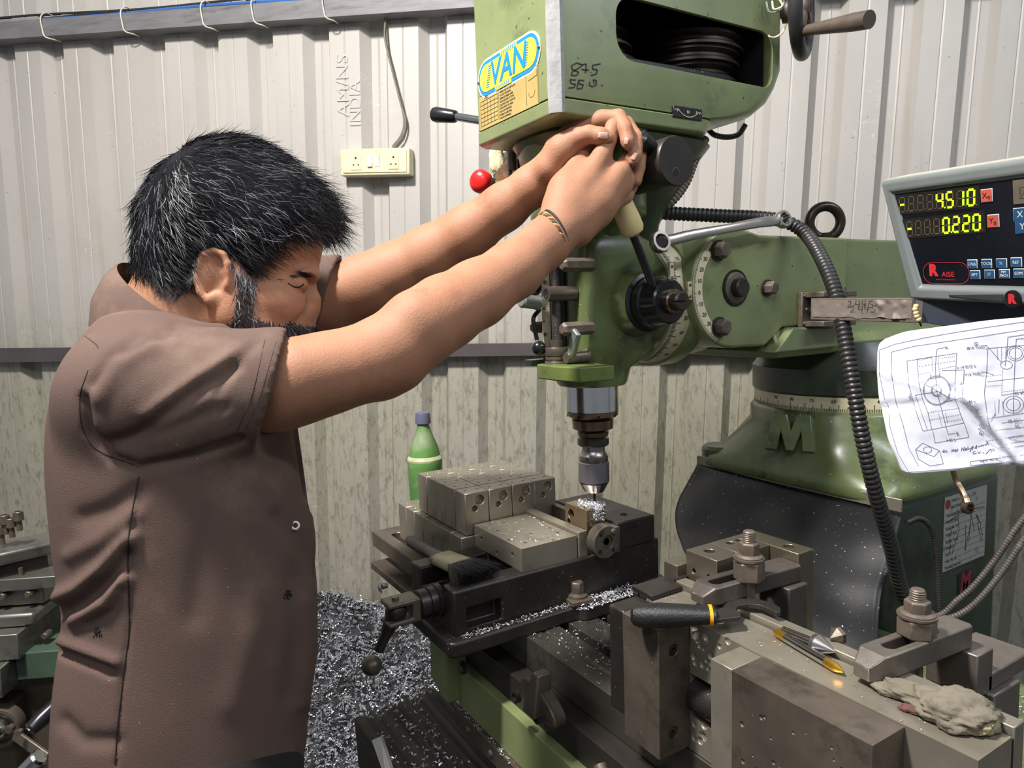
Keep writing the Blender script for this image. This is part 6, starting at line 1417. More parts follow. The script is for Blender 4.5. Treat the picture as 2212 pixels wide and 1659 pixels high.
def key(x, y, s, w, h, m, ts=.0062, tm=None):
    u, v = uvp(x, y); a = rad(-5.5); c_, s_ = math.cos(a), math.sin(a)
    ex = dx_*math.cos(.0)+dy_*0; k = G(MD @ Matrix.Translation((u, v, -.0050))); k.box(-w/2, w/2, -h/2, h/2, 0, .0008); b = k.obj('key', KW, dro, bev=.0006)
    G(MD @ Matrix.Translation((u, v, -.0042))).box(-w/2+.0007, w/2-.0007, -h/2+.0007, h/2-.0007, 0, .0004).obj('key_face', m, b)
    if s: text('key_lettering', s, ts, Wuv(u, v, -.0036), dx_, dy_, tm or KW, b, .0001)
for x, y, s in ((2102, 570, 'CALL'), (2133, 569, 'TOOL'), (2165, 568, '½'), (2197, 566, 'REF'), (2229, 565, 'CALC'), (2108, 593, 'SIFT'), (2139, 592, '///'), (2171, 591, 'MM\nINCH'), (2203, 590, 'SDM'), (2235, 589, 'EDM')): key(x, y, s, .0135, .0108, BB, .0050 if '\n' not in s else .004)
key(2133, 422, 'X₀', .0150, .0150, RB_, .009, INK); key(2147, 477, 'Y₀', .0150, .0150, RB_, .009, INK); key(2206, 463, 'X', .0170, .0150, BB, .010); key(2211, 489, 'Y', .0170, .0150, BB, .010)
u, v = uvp(2203, 414); G(MD @ Matrix.Translation((u+.012, v, -.0050))).box(-.019, .03, -.013, .013, 0, .0006).obj('display_window', mat('faded_display', srgb(96, 88, 74), .4), dro)
strokes('letter_display', [[(0, 0), (.008, 0), (.008, -.012), (0, -.012), (0, 0), (.008, -.012)], [(.008, 0), (0, -.012)]], Wuv(u+.001, v+.006, -.0040), dx_, dy_, .0008, SEGO, dro)
u, v = uvp(2042, 588); text('panel_lettering', 'R', .020, Wuv(u-.018, v+.0020), dx_, dy_, KR, dro, .0001, bold=.0012); text('panel_lettering', 'AISE', .0092, Wuv(u+.004, v-.003), dx_, dy_, KR, dro, .0001, sx=1.1)
text('panel_lettering', 'Raise Your Productivity with us', .0022, Wuv(u+.000, v-.0095), dx_, dy_, KR, dro, .0001)
w2, h2 = .034, .0135; strokes('logo_outline', [[(w2-h2+h2*math.cos(t), h2*math.sin(t)) for t in np.linspace(-PI/2, PI/2, 12)]+[(-(w2-h2)+h2*math.cos(t), h2*math.sin(t)) for t in np.linspace(PI/2, 3*PI/2, 12)]+[(w2-h2, -h2)]], Wuv(u+.001, v-.001), dx_, dy_, .0006, KR, dro)
u, v = uvp(2197, 640); G(MD @ Matrix.Translation((u, v-.002, 0))).lathe([(0, .0105), (.0015, .0105), (.002, .009)], (0, 0, 0), n=28).obj('logo_button', BLACK, dro); text('panel_lettering', 'R', .014, Wuv(u, v-.002, .0024), dx_, dy_, KR, dro, .0001, bold=.001)
G(MD @ Matrix.Translation((u-.05, v-.001, 0))).prism([(-.035, -.0006), (.038, -.004), (.038, .004), (-.035, .001)], 'xy', 0, .0012).obj('trim_blade', mat('dark_trim', srgb(52, 56, 58), .35), dro)
# arm bracket on the ram
BRK = mat('taped_grey_bar', srgb(98, 88, 82), .6, .15, .1, 20, .25, 60, dirt=srgb(124, 114, 104), damt=.55, dscale=22)
br0 = [onx(x, y, -.806) for x, y in ((1716, 634), (1716, 708))]
y0b, y1b = onx(1716, 640, -.806)[1], onx(1762, 640, -.806)[1]; zt_b, zb_b = onx(1716, 632, -.806)[2], onx(1720, 706, -.806)[2]
ab = thing('readout_arm', 'grey steel arm wrapped in tape joining the ram to the readout', 'bracket arm', (-.8, float(y0b), float(zb_b)))
G().box(-.80, -.790, y0b, y1b+.01, zb_b, zt_b).obj('bracket_plate', BOLT, ab, bev=.0015)
for z in (zt_b-.010, zb_b): G().box(-.790, -.752, y0b+.006, y1b+.04, z, z+.010).obj('bracket_lug', BOLT, ab, bev=.0015)
G().box(-.790, -.76, y0b+.02, y1b, zb_b+.01, zt_b-.01).obj('bracket_void', DARK, ab)
G().cyl((-.768, y1b+.018, zb_b-.008), (-.768, y1b+.018, zt_b+.008), .009, n=6).obj('pivot_bolt', BOLT, ab, bev=.001)
for dy, dz in ((.006, .006), (.006, zt_b-zb_b-.006), (.012, (zt_b-zb_b)/2)): G().sph((-.789, y0b+dy, zb_b+dz), (.002, .0035, .0035), 12, 8).obj('bracket_screw', BOLT, ab)
A0, A1 = D(1762, 667, 1.09), D(2004, 670, .94); A2 = D(2250, 690, .84); dA = A1-A0; LA_ = np.linalg.norm(dA); dA /= LA_; nA = np.cross(dA, _z); nA /= np.linalg.norm(nA)
if nA@(CC-A0) < 0: nA = -nA
def armq(p, h): return [p+nA*.012-_z*h, p+nA*.012+_z*h, p-nA*.012+_z*h, p-nA*.012-_z*h]
G().rings([armq(A0, .0165), armq(A0+dA*LA_, .0165)]).obj('arm_bar', BRK, ab, bev=.001)
G().rings([armq(A1+_z*.002, .0175), armq(A1+(A2-A1)*1.0+_z*.002, .03)]).obj('arm_end', mat('dark_blue_grey_bracket', srgb(48, 54, 68), .5, .1, .1, 20), ab, bev=.001)
# crumpled tape on the bar
vs = []; fs = []; n1, n2 = 60, 10
for i in range(n1+1):
    for j in range(n2+1):
        u, v = i/n1, j/n2; p = A0+dA*LA_*(.02+.9*u)+nA*.0128+_z*(.0145-.026*v*(1+.12*noise.noise(Vector((u*9, 1, 3)))))
        vs.append(p+nA*(.0035*max(0, noise.noise(Vector((u*16, v*2.5, 3))))*(.35+1.5*(abs(u-.78) < .16))+.0006*noise.noise(Vector((u*60, v*12, 1)))))
for i in range(n1):
    for j in range(n2): k = i*(n2+1)+j; fs.append((k, k+1, k+n2+2, k+n2+1))
rawobj('wrapping_tape', vs, fs, mat('dusty_brown_tape', srgb(112, 102, 94), .55, 0, .12, 30, .3, 150, dirt=srgb(78, 68, 62), damt=.6, dscale=26), ab)
pxl('handwriting', [[(1832, 652), (1838, 650), (1838, 657), (1831, 664), (1841, 663)], [(1850, 648), (1848, 658), (1858, 658)], [(1857, 648), (1856, 666)], [(1864, 648), (1862, 657), (1872, 657)], [(1870, 647), (1868, 665)], [(1874, 664), (1875, 665)], [(1886, 650), (1878, 651), (1878, 656), (1886, 658), (1884, 665), (1876, 664)]], A0+nA*.0185, nA, .0011, INK, ab)
P = spline([D(1975, 646, .925), D(1977, 668, .915), D(1983, 688, .915), D(1990, 704, .92)], 6); G().tube(P, .0012, 6).obj('bead_string', INK, ab)
for x, y in ((1977, 668), (1979, 676), (1981, 683), (1985, 690), (1979, 662)): G().sph(D(x, y, .912), .0036, 12, 8).obj('wooden_bead', IV, ab)
# ================================================================ drawing sheet
pa_, pb2, pc2 = D(1898, 735, .80), D(1950, 1018, .80), D(2212, 700, .72)
pn = np.cross(pc2-pa_, pb2-pa_); pn /= np.linalg.norm(pn)
if pn@(CC-pa_) < 0: pn = -pn
def pdisp(q):
    x, y, _ = proj(q[None])[0]; t = (x-1900)/300; s_ = (y-700)/320
    d = .006*math.sin(t*2.2+s_*1.5)+.0035*noise.noise(Vector((t*3, s_*3, 1)))+.0012*abs(noise.noise(Vector((t*9, s_*9, 5))))
    for (x1, y1, x2, y2, w, a) in ((1900, 800, 2110, 870, 10, .003), (2060, 840, 2190, 1010, 9, -.006), (2080, 840, 2205, 1000, 8, .006), (1912, 880, 1990, 870, 8, -.004)):
        dd = polydist(np.array([[x, y]]), [(x1, y1), (x2, y2)])[0]; d += a*math.exp(-(dd/w)**2)
    return d
LE = [(1912, 732), (1898, 748), (1896, 790), (1899, 850), (1910, 900), (1922, 950), (1938, 985), (1950, 1014), (1968, 1020)]
Tp = [(1912, 731), (1955, 716), (2010, 708), (2070, 700), (2130, 692), (2172, 688), (2212, 684), (2300, 668)]
Bt = [(1968, 1020), (2010, 1019), (2060, 1016), (2100, 1011), (2140, 1004), (2172, 1006), (2212, 1008), (2300, 1010)]
Lc = spline([(a, b, 0) for a, b in LE], 5); N1 = len(Lc); tt = np.linspace(0, 1, 45); tp = spline([(a, b, 0) for a, b in Tp], 8); bt2 = spline([(a, b, 0) for a, b in Bt], 8)
def at_(L, t): k = t*(len(L)-1); i = min(int(k), len(L)-2); return L[i]+(L[i+1]-L[i])*(k-i)
vs = []; fs = []
for j in range(N1):
    v = j/(N1-1)
    for i, t in enumerate(tt):
        base = at_(tp, t)*(1-v)+at_(bt2, t)*v; l0_ = Lc[j]; b0_ = at_(tp, 0)*(1-v)+at_(bt2, 0)*v; q = base+(l0_-b0_)*(1-t)**2
        p = onp(q[0], q[1], pa_, pn); vs.append(p+pn*pdisp(p))
for j in range(N1-1):
    for i in range(44): k = j*45+i; fs.append((k, k+1, k+46, k+45))
PAPER = mat('worn_white_paper', srgb(226, 228, 240), .6, 0, .03, 8, .1, 60, dirt=srgb(190, 192, 206), damt=.6, dscale=16, spec=.2)
dw = rawobj('engineering_drawing', vs, fs, PAPER); md = dw.modifiers.new('t', 'SOLIDIFY'); md.thickness = .0004
tag(dw, 'creased white engineering drawing hanging under the digital readout', 'drawing')
BI = mat('blue_grey_print', srgb(86, 92, 120), .7)
def dl(lines, w=.00042, name='drawing_lines'): 
    L2 = []
    for l in lines:
        o = []
        for (a, b), (c, d) in zip(l, l[1:]):
            n = max(1, int(math.hypot(c-a, d-b)/9)); o += [(a+(c-a)*k/n, b+(d-b)*k/n) for k in range(n)]
        o.append(l[-1]); L2.append(o)
    o_ = pxl(name, L2, pa_, pn, w, BI, dw, .0007, pdisp); return o_
def dash(a, b, n): return [[(a[0]+(b[0]-a[0])*k/n, a[1]+(b[1]-a[1])*k/n), (a[0]+(b[0]-a[0])*(k+.6)/n, a[1]+(b[1]-a[1])*(k+.6)/n)] for k in range(n)]
Zx = lambda x, y: (1880+x*.2109, 680+y*.2109)
zl = lambda L: [[Zx(*p) for p in l] for l in L]
def zc(x, y, rx, ry, n=28): return [Zx(x+rx*math.cos(2*PI*k/n), y+ry*math.sin(2*PI*k/n)) for k in range(n+1)]
dl(zl([[(90, 360), (250, 300), (550, 235), (800, 190), (1100, 140), (1574, 70)], [(220, 380), (450, 320), (800, 268), (1150, 215), (1574, 150)], [(220, 380), (225, 600), (270, 900), (340, 1100), (400, 1350), (500, 1540)],
       [(95, 370), (100, 600), (150, 850), (200, 960), (205, 1120), (290, 1400), (400, 1600)], [(485, 450), (890, 388), (875, 640), (870, 840), (960, 1100), (635, 1165), (600, 1000), (545, 860), (500, 650), (485, 450)],
       [(380, 470), (640, 425)], [(380, 470), (400, 700), (470, 960), (545, 1180), (640, 1165)], [(470, 815), (700, 770)], [(470, 815), (590, 1165)], [(645, 1180), (668, 1305), (1012, 1248), (965, 1100)], [(780, 330), (690, 345), (680, 400), (672, 560), (690, 770), (800, 1215), (870, 1205)],
       [(620, 600), (625, 650), (718, 630), (714, 585)], [(580, 705), (785, 815), (960, 905), (1075, 885)], [(740, 565), (965, 558), (950, 845), (760, 880)], [(1195, 310), (1345, 485)], [(1150, 312), (1195, 310)],
       [(1205, 340), (1574, 310)], [(1205, 340), (1195, 560), (1170, 800), (1205, 1055), (1574, 1005)], [(1410, 225), (1574, 200)], [(1410, 225), (1395, 420), (1380, 520)], [(1495, 245), (1574, 240)], [(1495, 245), (1480, 500), (1465, 900), (1465, 1010)],
       [(1140, 580), (1180, 582), (1265, 612)], [(1200, 680), (1574, 640)], [(1345, 820), (1574, 785)], [(1345, 1105), (1574, 1075)], [(1240, 1180), (1574, 1150)], [(1240, 1180), (1205, 1055)], [(1280, 1005), (1215, 1120), (1190, 1135)], [(1320, 860), (1315, 1000)],
       [(1025, 1500), (1574, 1440)], [(1025, 1500), (1030, 1540), (1574, 1500)], [(1160, 1480), (1165, 1520)], [(1300, 1330), (1574, 1300)], [(1320, 1370), (1574, 1345)], [(1290, 1270), (1560, 1235)], [(400, 1600), (900, 1570), (1370, 1520), (1574, 1545)],
       [(540, 1305), (710, 1385), (655, 1445), (470, 1370), (540, 1305)], [(470, 1370), (500, 1470), (620, 1540), (750, 1520)], [(710, 1385), (750, 1520)]]))
dl([zc(690, 765, 138, 150), zc(690, 765, 130, 140), zc(686, 762, 52, 58), zc(686, 762, 42, 47), zc(1490, 390, 88, 78), zc(1490, 390, 66, 58), zc(1395, 510, 60, 42), zc(1465, 915, 105, 88), zc(1465, 915, 70, 62), zc(1088, 295, 20, 17), zc(1137, 1210, 22, 18), zc(590, 1375, 42, 32)], .0004, 'drawing_circles')
dd2 = []
for a, b, n in (((500, 465), (640, 430), 8), ((715, 440), (880, 420), 8), ((500, 525), (880, 465), 12), ((500, 605), (620, 580), 7), ((720, 550), (880, 515), 8), ((510, 690), (570, 670), 4), ((600, 990), (930, 945), 14), ((610, 1070), (940, 1005), 14), ((760, 1090), (960, 1055), 9), ((635, 430), (645, 580), 9), ((700, 420), (712, 580), 9), ((705, 1000), (740, 1140), 8), ((775, 990), (800, 1110), 8),
                ((1300, 330), (1305, 460), 7), ((1390, 320), (1385, 450), 7), ((1345, 330), (1345, 480), 8), ((1190, 625), (1345, 610), 8), ((1190, 725), (1345, 715), 8), ((1355, 560), (1345, 820), 14), ((1275, 880), (1285, 1040), 9), ((1355, 880), (1365, 1030), 9), ((1345, 785), (1574, 760), 12)): dd2 += dash(Zx(*a), Zx(*b), n)
dl(dd2, .0004, 'dashed_lines')
dl(zl([[(740, 1400), (760, 1375), (745, 1400), (760, 1405), (770, 1385), (785, 1385), (790, 1400), (775, 1402)], [(835, 1400), (840, 1375), (850, 1395), (858, 1370)], [(865, 1380), (880, 1375), (880, 1395), (866, 1396), (865, 1380)], [(900, 1368), (888, 1372), (900, 1385), (886, 1392)],
       [(935, 1390), (940, 1355), (955, 1385), (965, 1345)], [(975, 1365), (985, 1360), (985, 1380), (975, 1378), (975, 1365)], [(1000, 1340), (1000, 1375)], [(960, 1385), (1060, 1355)], [(1020, 1400), (1040, 1350), (1055, 1345), (1045, 1380)], [(1070, 1370), (1090, 1330), (1085, 1370)], [(1100, 1350), (1250, 1305)], [(1130, 1345), (1150, 1330), (1160, 1345)], [(1180, 1340), (1200, 1305), (1210, 1335)],
       [(1075, 1395), (1050, 1405), (1055, 1425), (1090, 1415)], [(1100, 1395), (1110, 1420), (1130, 1400)], [(1150, 1415), (1165, 1410)], [(1185, 1425), (1230, 1375), (1240, 1410)], [(1240, 1385), (1265, 1375), (1270, 1395), (1245, 1395)]]), .0005, 'handwriting')
def ptext(s, x, y, size, rot=-8, sx=1.0):
    q = onp(*Zx(x, y), pa_, pn); q2_ = onp(Zx(x, y)[0]+20*math.cos(rad(rot)), Zx(x, y)[1]+20*math.sin(rad(rot)), pa_, pn); q3 = onp(Zx(x, y)[0]+20*math.sin(rad(rot)), Zx(x, y)[1]-20*math.cos(rad(rot)), pa_, pn)
    text('drawing_text', s, size, q+pn*(pdisp(q)+.0012), q2_-q, q3-q, BI, dw, .0001, sx=sx)
for s, x, y, z in (('A', 785, 332, .0045), ('A', 892, 1205, .0045), ('Ø10 THRU', 1088, 328, .0036), ('A', 1088, 297, .003), ('= 10 D10 =', 985, 525, .0036), ('M12 THRU', 1060, 600, .0036), ('Ø 30 H7', 1020, 885, .0034), ('M8x15 DP', 1120, 1135, .0034), ('04 NOS.', 1115, 1168, .0034), ('B', 1137, 1212, .003), ('25 ±0.1', 1475, 1078, .0038), ('50', 1500, 1135, .0038), ('35 ±0.1', 1540, 790, .0036), ('= 60 =', 825, 1270, .0032), ('33.3', 935, 700, .0032), ('= 50 =', 415, 830, .003), ('COMPONENT TOLERANCE AS PER', 1430, 1262, .0028), ('NOTE : ALL DIMS. IN MM', 1280, 1475, .0026)):
    ptext(s, x, y, z, -90 if s in ('33.3', '= 50 =') else -8)
# ================================================================ spanners, hose pair, glove, emergency knob
def spanner(name, label, a, b, r1, r2, th, ring_n, m, holes=True, bend=.010):
    a = A3(*a); b = A3(*b); t = thing(name, label, 'spanner', tuple(a)); d = b-a; L = np.linalg.norm(d); d /= L; s_ = np.cross(d, ring_n); s_ /= np.linalg.norm(s_); nn_ = np.cross(s_, d)
    if nn_@ring_n < 0: nn_ = -nn_
    R_ = []
    for tt_, w, h, up in ((.05, .0085, .0045, 0), (.10, .0085, .0045, 0), (.17, .0088, .0042, .6), (.24, .0082, .0036, 1), (.5, .0072, .0032, 1), (.76, .0082, .0036, 1), (.84, .0088, .0042, .6), (.90, .0082, .0045, 0), (.95, .0082, .0045, 0)):
        R_.append([a+d*L*tt_+nn_*bend*up+s_*w*(abs(math.cos(q))**.7*(1 if math.cos(q) > 0 else -1))+nn_*h*math.sin(q) for q in np.linspace(0, 2*PI, 20, endpoint=False)])
    G().rings(R_).obj('shank', m, t)
    for c, r in ((a, r1), (b, r2)):
        pr_ = [(-th, r*.68), (-th, r*.92), (-th*.6, r), (th*.6, r), (th, r*.92), (th, r*.68), (th*.6, r*.62), (-th*.6, r*.62)]
        G().lathe(pr_+[pr_[0]], c, nn_, 36, caps=False).obj('ring_end', m, t, ang=40)
        for k in range(12):
            an = 2*PI*k/12; q = c+(s_*math.cos(an)+d*math.sin(an))*r*.66; G().lathe([(-th*.9, r*.07), (th*.9, r*.07)], q, nn_, 6).obj('ring_tooth', OXIDE, t) if holes else None
    return t
SPM = mat('satin_chrome_spanner', srgb(176, 170, 164), .26, .9, .06, 14)
cap = onx(1427, 523, -.80)
G().lathe([(-.03, .011), (.004, .0105), (.006, .009)], D(1427, 523, 1.05), XP*.8-YP*.55, 6).obj('hex_bolt', OXIDE, mm, bev=.0006)
ra = D(1425, 523, 1.045); rb = D(1691, 474, 1.155)
spanner('ring_spanner', 'chrome double ring spanner balanced on a head bolt and the black hose', ra, rb, .0165, .0145, .0062, _r*.5-_v*.8+_z*.25, SPM, bend=.008)
sa_, sb_ = D(2058, 1015, .98), D(2090, 1092, .96)
hs_ = thing('hanging_spanner', 'spanner hanging below the drawing in front of the label plate', 'spanner', tuple(sa_)); G().tube(spline([sa_, D(2066, 1040, .98), D(2082, 1068, .97), sb_], 5), [.0035]*6+[.0045]*6+[.0055]*4, 10).obj('shank', BRONZE, hs_)
G().lathe([(-.004, .006), (-.004, .0085), (.004, .0085), (.004, .006), (-.004, .006)], sb_+_z*-.003, -_v+_r*.4, 24, caps=False).obj('ring_end', BRONZE, hs_)
G().tube([D(2057, 1017, .98), D(2056, 980, .97), D(2060, 940, .96)], .0015, 6).obj('hang_cord', INK, hs_)
eb = onp(1782, 480, A3(-.86, 1.2, 1.5), -_v); ebx = thing('eye_bolt', 'round iron lifting eye bolt standing on top of the ram', 'eye bolt', (eb[0], eb[1], 1.557))
sE = 1.0*np.linalg.norm((eb-CC))/FPX
eu = _r; P = [eb+(eu*math.cos(t)+_z*math.sin(t))*30*sE for t in np.linspace(0, 2*PI, 48, endpoint=False)]
G().tube(P, 9.5*sE, 16, closed=True).obj('eye_ring', mat('brown_black_iron', srgb(62, 52, 42), .3, .6, .15, 20), ebx)
G().lathe([(0, 16*sE), (.006, 16*sE), (.012, 10*sE), (eb[2]-28*sE-1.557+.004, 9*sE)], (eb[0], eb[1], 1.5565), n=24).obj('eye_base', MATS['brown_black_iron'], ebx)
hp_ = [(2420, 700), (2350, 900), (2290, 1040), (2245, 1120), (2205, 1175), (2165, 1235), (2120, 1290), (2085, 1320), (2050, 1335), (2000, 1340)]
for k, (off, lab) in enumerate(((0, 'ribbed dark cable sweeping in from the right edge, the lower of two'), (-22, 'ribbed dark cable sweeping in from the right edge, the upper of two'))):
    P = [D(x-(18 if k else 0), y+off*(1 if i < 8 else .3), .92+.01*i+.01*k) for i, (x, y) in enumerate(hp_)]
    tag(hose('ribbed_cable', P, .0046, .0042, mat('dusty_ribbed_cable%d' % k, srgb(78, 72, 68), .5, 0, .2, 30, dirt=srgb(130, 122, 112), damt=.58, dscale=16), None, 10), lab, 'cable', 'ribbed cables at the right edge')
e0 = D(1042, 393, 1.22)
em = thing('emergency_stop', 'round red push knob on the far side of the machine head', 'emergency stop', tuple(e0)); ea = -_r*.45-_v*.9; ea /= np.linalg.norm(ea)
G().lathe([(-.006, .016), (0, .0205), (.010, .0200), (.016, .016), (.019, .009), (.020, .0)], e0, ea, 36).obj('red_knob', mat('glossy_red_plastic', srgb(204, 30, 30), .25, 0, .05, 20, coat=.4), em, ang=50)
G().cyl(e0-ea*.004, e0-ea*.06, .012, n=20).obj('knob_stem', BLACK, em); G().tube([e0-ea*.03, D(1100, 400, 1.24), D(1150, 400, 1.26)], .008, 8).obj('knob_bracket', GREEN2, em)
gl_ = D(1095, 370, 1.26)
LEA = mat('brown_suede', srgb(112, 76, 44), .85, 0, .15, 20, .4, 160, dirt=srgb(60, 44, 34), damt=.5, dscale=18); FUR = mat('cream_lining', srgb(206, 198, 160), .9, 0, .08, 60, .6, 300)
gv = thing('leather_glove', 'brown leather glove with cream lining stuffed behind the machine head', 'glove', tuple(gl_))
for nm, x, y, rx, rz_, sd, m in (('glove_palm', 1098, 385, .024, .030, 2.2, LEA), ('glove_thumb', 1128, 392, .014, .020, 4.1, LEA), ('glove_cuff', 1073, 345, .014, .030, 6.3, FUR), ('glove_back', 1105, 350, .020, .020, 8.8, mat('dark_glove_fabric', srgb(62, 54, 50), .85, 0, .15, 30, .4, 160))):
    p = D(x, y, 1.25); o = blob(nm, tuple(p), rx, rx*.7, rz_, sd, m, None, None, 0, 30, 40); o.parent = gv; o.location = V(-WL[gv.name])
G().lathe([(0, .008), (.004, .0088), (.036, .0088), (.037, .012), (.040, .012)], D(1107, 368, 1.19), _z, 24).obj('clamp_pin', STEELD, mm)
G().tube([D(1105, 350, 1.2), D(1100, 392, 1.2), D(1124, 392, 1.2), D(1120, 345, 1.2)], .004, 6).obj('clamp_wire', OXIDE, mm)
# ================================================================ swarf heap, charred board, debris
def heapz(x, y):
    q = A3(x, y, 0); b = (WP0-q)@WN; d = abs((q-WP0)@WN)
    return .40*math.exp(-(max(0, d-.0)/.62)**2)+.05*noise.noise(Vector((x*5, y*5, 0)))
vs = []; fs = []; gx = np.linspace(-2.6, -1.15, 46); gy = np.linspace(-.3, 1.5, 62)
for x in gx:
    for y in gy: d = (A3(x, y, 0)-WP0)@WN; vs.append((x, y, max(0.004, heapz(x, y)) if d > .03 else .004))
for i in range(45):
    for j in range(61): a = i*62+j; fs.append((a, a+1, a+63, a+62))
SWB = mat('dark_swarf_bed', srgb(60, 60, 64), .5, .5, .5, 60, .8, 90, dirt=srgb(16, 16, 18), damt=.46, dscale=14)
o = rawobj('swarf_heap', vs, fs, SWB); tag(o, 'heap of metal turnings piled on the floor against the wall', 'metal swarf', kind='stuff')
rs = np.random.RandomState(77); CV = []; CF_ = []
def curl(p, L, r, turns, ax, w):
    e1 = np.cross(ax, A3(.3, .5, .8)); e1 /= np.linalg.norm(e1)+1e-9; e2 = np.cross(ax, e1); n = int(turns*5)+2; k0 = len(CV)
    for i in range(n): t = i/5*2*PI; c = p+ax*L*i/n+(e1*math.cos(t)+e2*math.sin(t))*r; CV.append(c); CV.append(c+ax*w)
    for i in range(n-1): q = k0+2*i; CF_.append((q, q+1, q+3, q+2))
for i in range(19000):
    x, y = rs.uniform(-2.5, -1.2), rs.uniform(-.2, 1.4); P_ = proj(A3(x, y, .2)[None])[0]
    if P_[0] < 560 or P_[0] > 1060: continue
    if (A3(x, y, 0)-WP0)@WN < .045: continue
    z = max(.004, heapz(x, y))+rs.uniform(0, .012); a = rs.normal(0, 1, 3); a[2] = abs(a[2])*.6; a /= np.linalg.norm(a)
    curl(A3(x, y, z), rs.uniform(.008, .030), rs.uniform(.0018, .0042), rs.uniform(.8, 3.2), a, rs.uniform(.002, .004))
o = rawobj('metal_turnings', CV, CF_, mat('grey_bright_turnings', srgb(196, 198, 206), .3, .45, .2, 80, dirt=srgb(60, 62, 68), damt=.55, dscale=30), None, False); tag(o, 'loose curly metal turnings on top of the heap beside the wall', 'metal swarf', kind='stuff')
bd0, bd1 = -1.225, -.70
CH = mat('charred_black_wood', srgb(66, 57, 53), .6, 0, .35, 10, .5, 60, dirt=srgb(86, 76, 70), damt=.62, dscale=12, stretch=(.35, 6, 6))
R_ = []
ny = 44; ys = np.linspace(.375, .560, ny)
prf = []
for y in ys: gr = abs(noise.noise(Vector((y*70, 2, 0)))); prf.append((y, .70-.012*max(0, .28-gr)*3))
vs = []; fs = []; nxs = np.linspace(bd0, bd1, 22)
for x in nxs:
    for y, z in prf: vs.append((x+.01*noise.noise(Vector((0, y*30, 1)))*(x == bd0), y+.004*noise.noise(Vector((x*6, y*9, 3))), z+.003*noise.noise(Vector((x*8, y*60, 5)))))
    vs.append((x, .56, .60)); vs.append((x, .375, .60))
K = ny+2
for i in range(21):
    for j in range(K): a = i*K+j; b = i*K+(j+1) % K; fs.append((a, b, b+K, a+K))
fs.append(tuple(range(K))[::-1]); fs.append(tuple(range(21*K, 22*K)))
bdo = rawobj('wooden_board', vs, fs, CH, ang=30); tag(bdo, 'grooved blackened wooden board lying under the saddle at bottom centre', 'board')
tag(G().box(-1.20, -.75, .36, .55, .05, .597).obj('board_support', DARK, None, bev=.004), 'dark box carrying the blackened board beside the machine knee', 'support box')
chips('metal_chips', 260, on_rect(-1.2, -.75, .38, .49, .704), .005, 41, 'bright chips and curls strewn over the blackened board', curl=.5)
chips('metal_chips', 150, on_rect(-1.03, -.6, .4925, .50, .771), .003, 42, 'chips caught along the green saddle ledge')
q = D(815, 1640, 1.18); g = G(); g.hexa([D(803, 1600, 1.22), D(822, 1592, 1.2), D(850, 1680, 1.1), D(835, 1690, 1.1)], [p+_z*-.01+_v*.02 for p in (D(803, 1600, 1.22), D(822, 1592, 1.2), D(850, 1680, 1.1), D(835, 1690, 1.1))]); tag(g.obj('white_strip', WHITE, None), 'short white plastic strip leaning by the end of the blackened board', 'plastic strip')
for i, (x, y, c, lab) in enumerate(((712, 1640, srgb(90, 140, 170), 'crumpled pale blue wrapper in the scrap at the bottom edge'), (730, 1622, srgb(200, 70, 60), 'tiny red scrap beside the blue wrapper at the bottom edge'))):
    p = onz(x, y, .05); o = blob('litter_scrap', (p[0], p[1], .05+heapz(p[0], p[1])*.6), .035-.015*i, .03-.012*i, .012, 3.3+i, mat('scrap_colour%d' % i, c, .5, 0, .2, 40), None, None, 0, 10, 24); tag(o, lab, 'litter', 'litter in the swarf')
# ================================================================ lathe at the left edge
LD = 1.45
lt = thing('lathe', 'grey lathe carriage with tool post and handwheel at the left edge', 'lathe', tuple(D(0, 1500, LD)*A3(1, 1, 0)))
LG = mat('worn_lathe_steel', srgb(116, 114, 108), .35, .7, .14, 12, .05, 80, dirt=srgb(66, 62, 56), damt=.52, dscale=10); LB_ = mat('brown_lathe_casting', srgb(78, 70, 60), .5, .2, .15, 8, .1, 60, dirt=srgb(120, 110, 84), damt=.58, dscale=7)
lx = _r*math.cos(rad(6))+_v*math.sin(rad(6)); ly = np.cross(_z, lx); LO = D(60, 1245, LD)
ML = Matrix(((lx[0], ly[0], 0, LO[0]), (lx[1], ly[1], 0, LO[1]), (0, 0, 1, LO[2]), (0, 0, 0, 1)))
px1 = LD/FPX
def lq(x, y): return ((x-60)*px1, -(y-1245)*px1)
def lbox(x0, y0, x1, y1, d0, d1, nm, m, bev=.002):
    a = lq(x0, y0); b = lq(x1, y1); return G(ML).box(a[0], b[0], d0, d1, b[1], a[1]).obj(nm, m, lt, bev=bev)
lbox(-160, 1245, 150, 1272, -.01, .22, 'top_slide', LG); lbox(-160, 1273, 82, 1312, .01, .2, 'slide_nut_block', LG); lbox(-160, 1316, 80, 1345, -.03, .2, 'swivel_base', LG, .006); lbox(-160, 1346, 62, 1402, -.06, .2, 'cross_slide', LG)
lbox(-160, 1404, 40, 1466, -.09, .1, 'dovetail_slide', LG); lbox(40, 1398, 170, 1458, -.04, .25, 'carriage', mat('lathe_green_grey', srgb(66, 84, 70), .45, .2, .15, 10, dirt=srgb(90, 90, 84), damt=.5)); lbox(-160, 1460, 220, 1720, .0, .3, 'apron', LB_, .01)
lbox(-160, 1500, 30, 1720, -.05, .05, 'apron_boss', LB_, .01)
g = G(ML); a = lq(8, 1185); Mt = ML @ Matrix.Translation((lq(10, 1200)[0], .05, lq(10, 1200)[1])) @ Matrix.Rotation(rad(38), 4, 'Z')
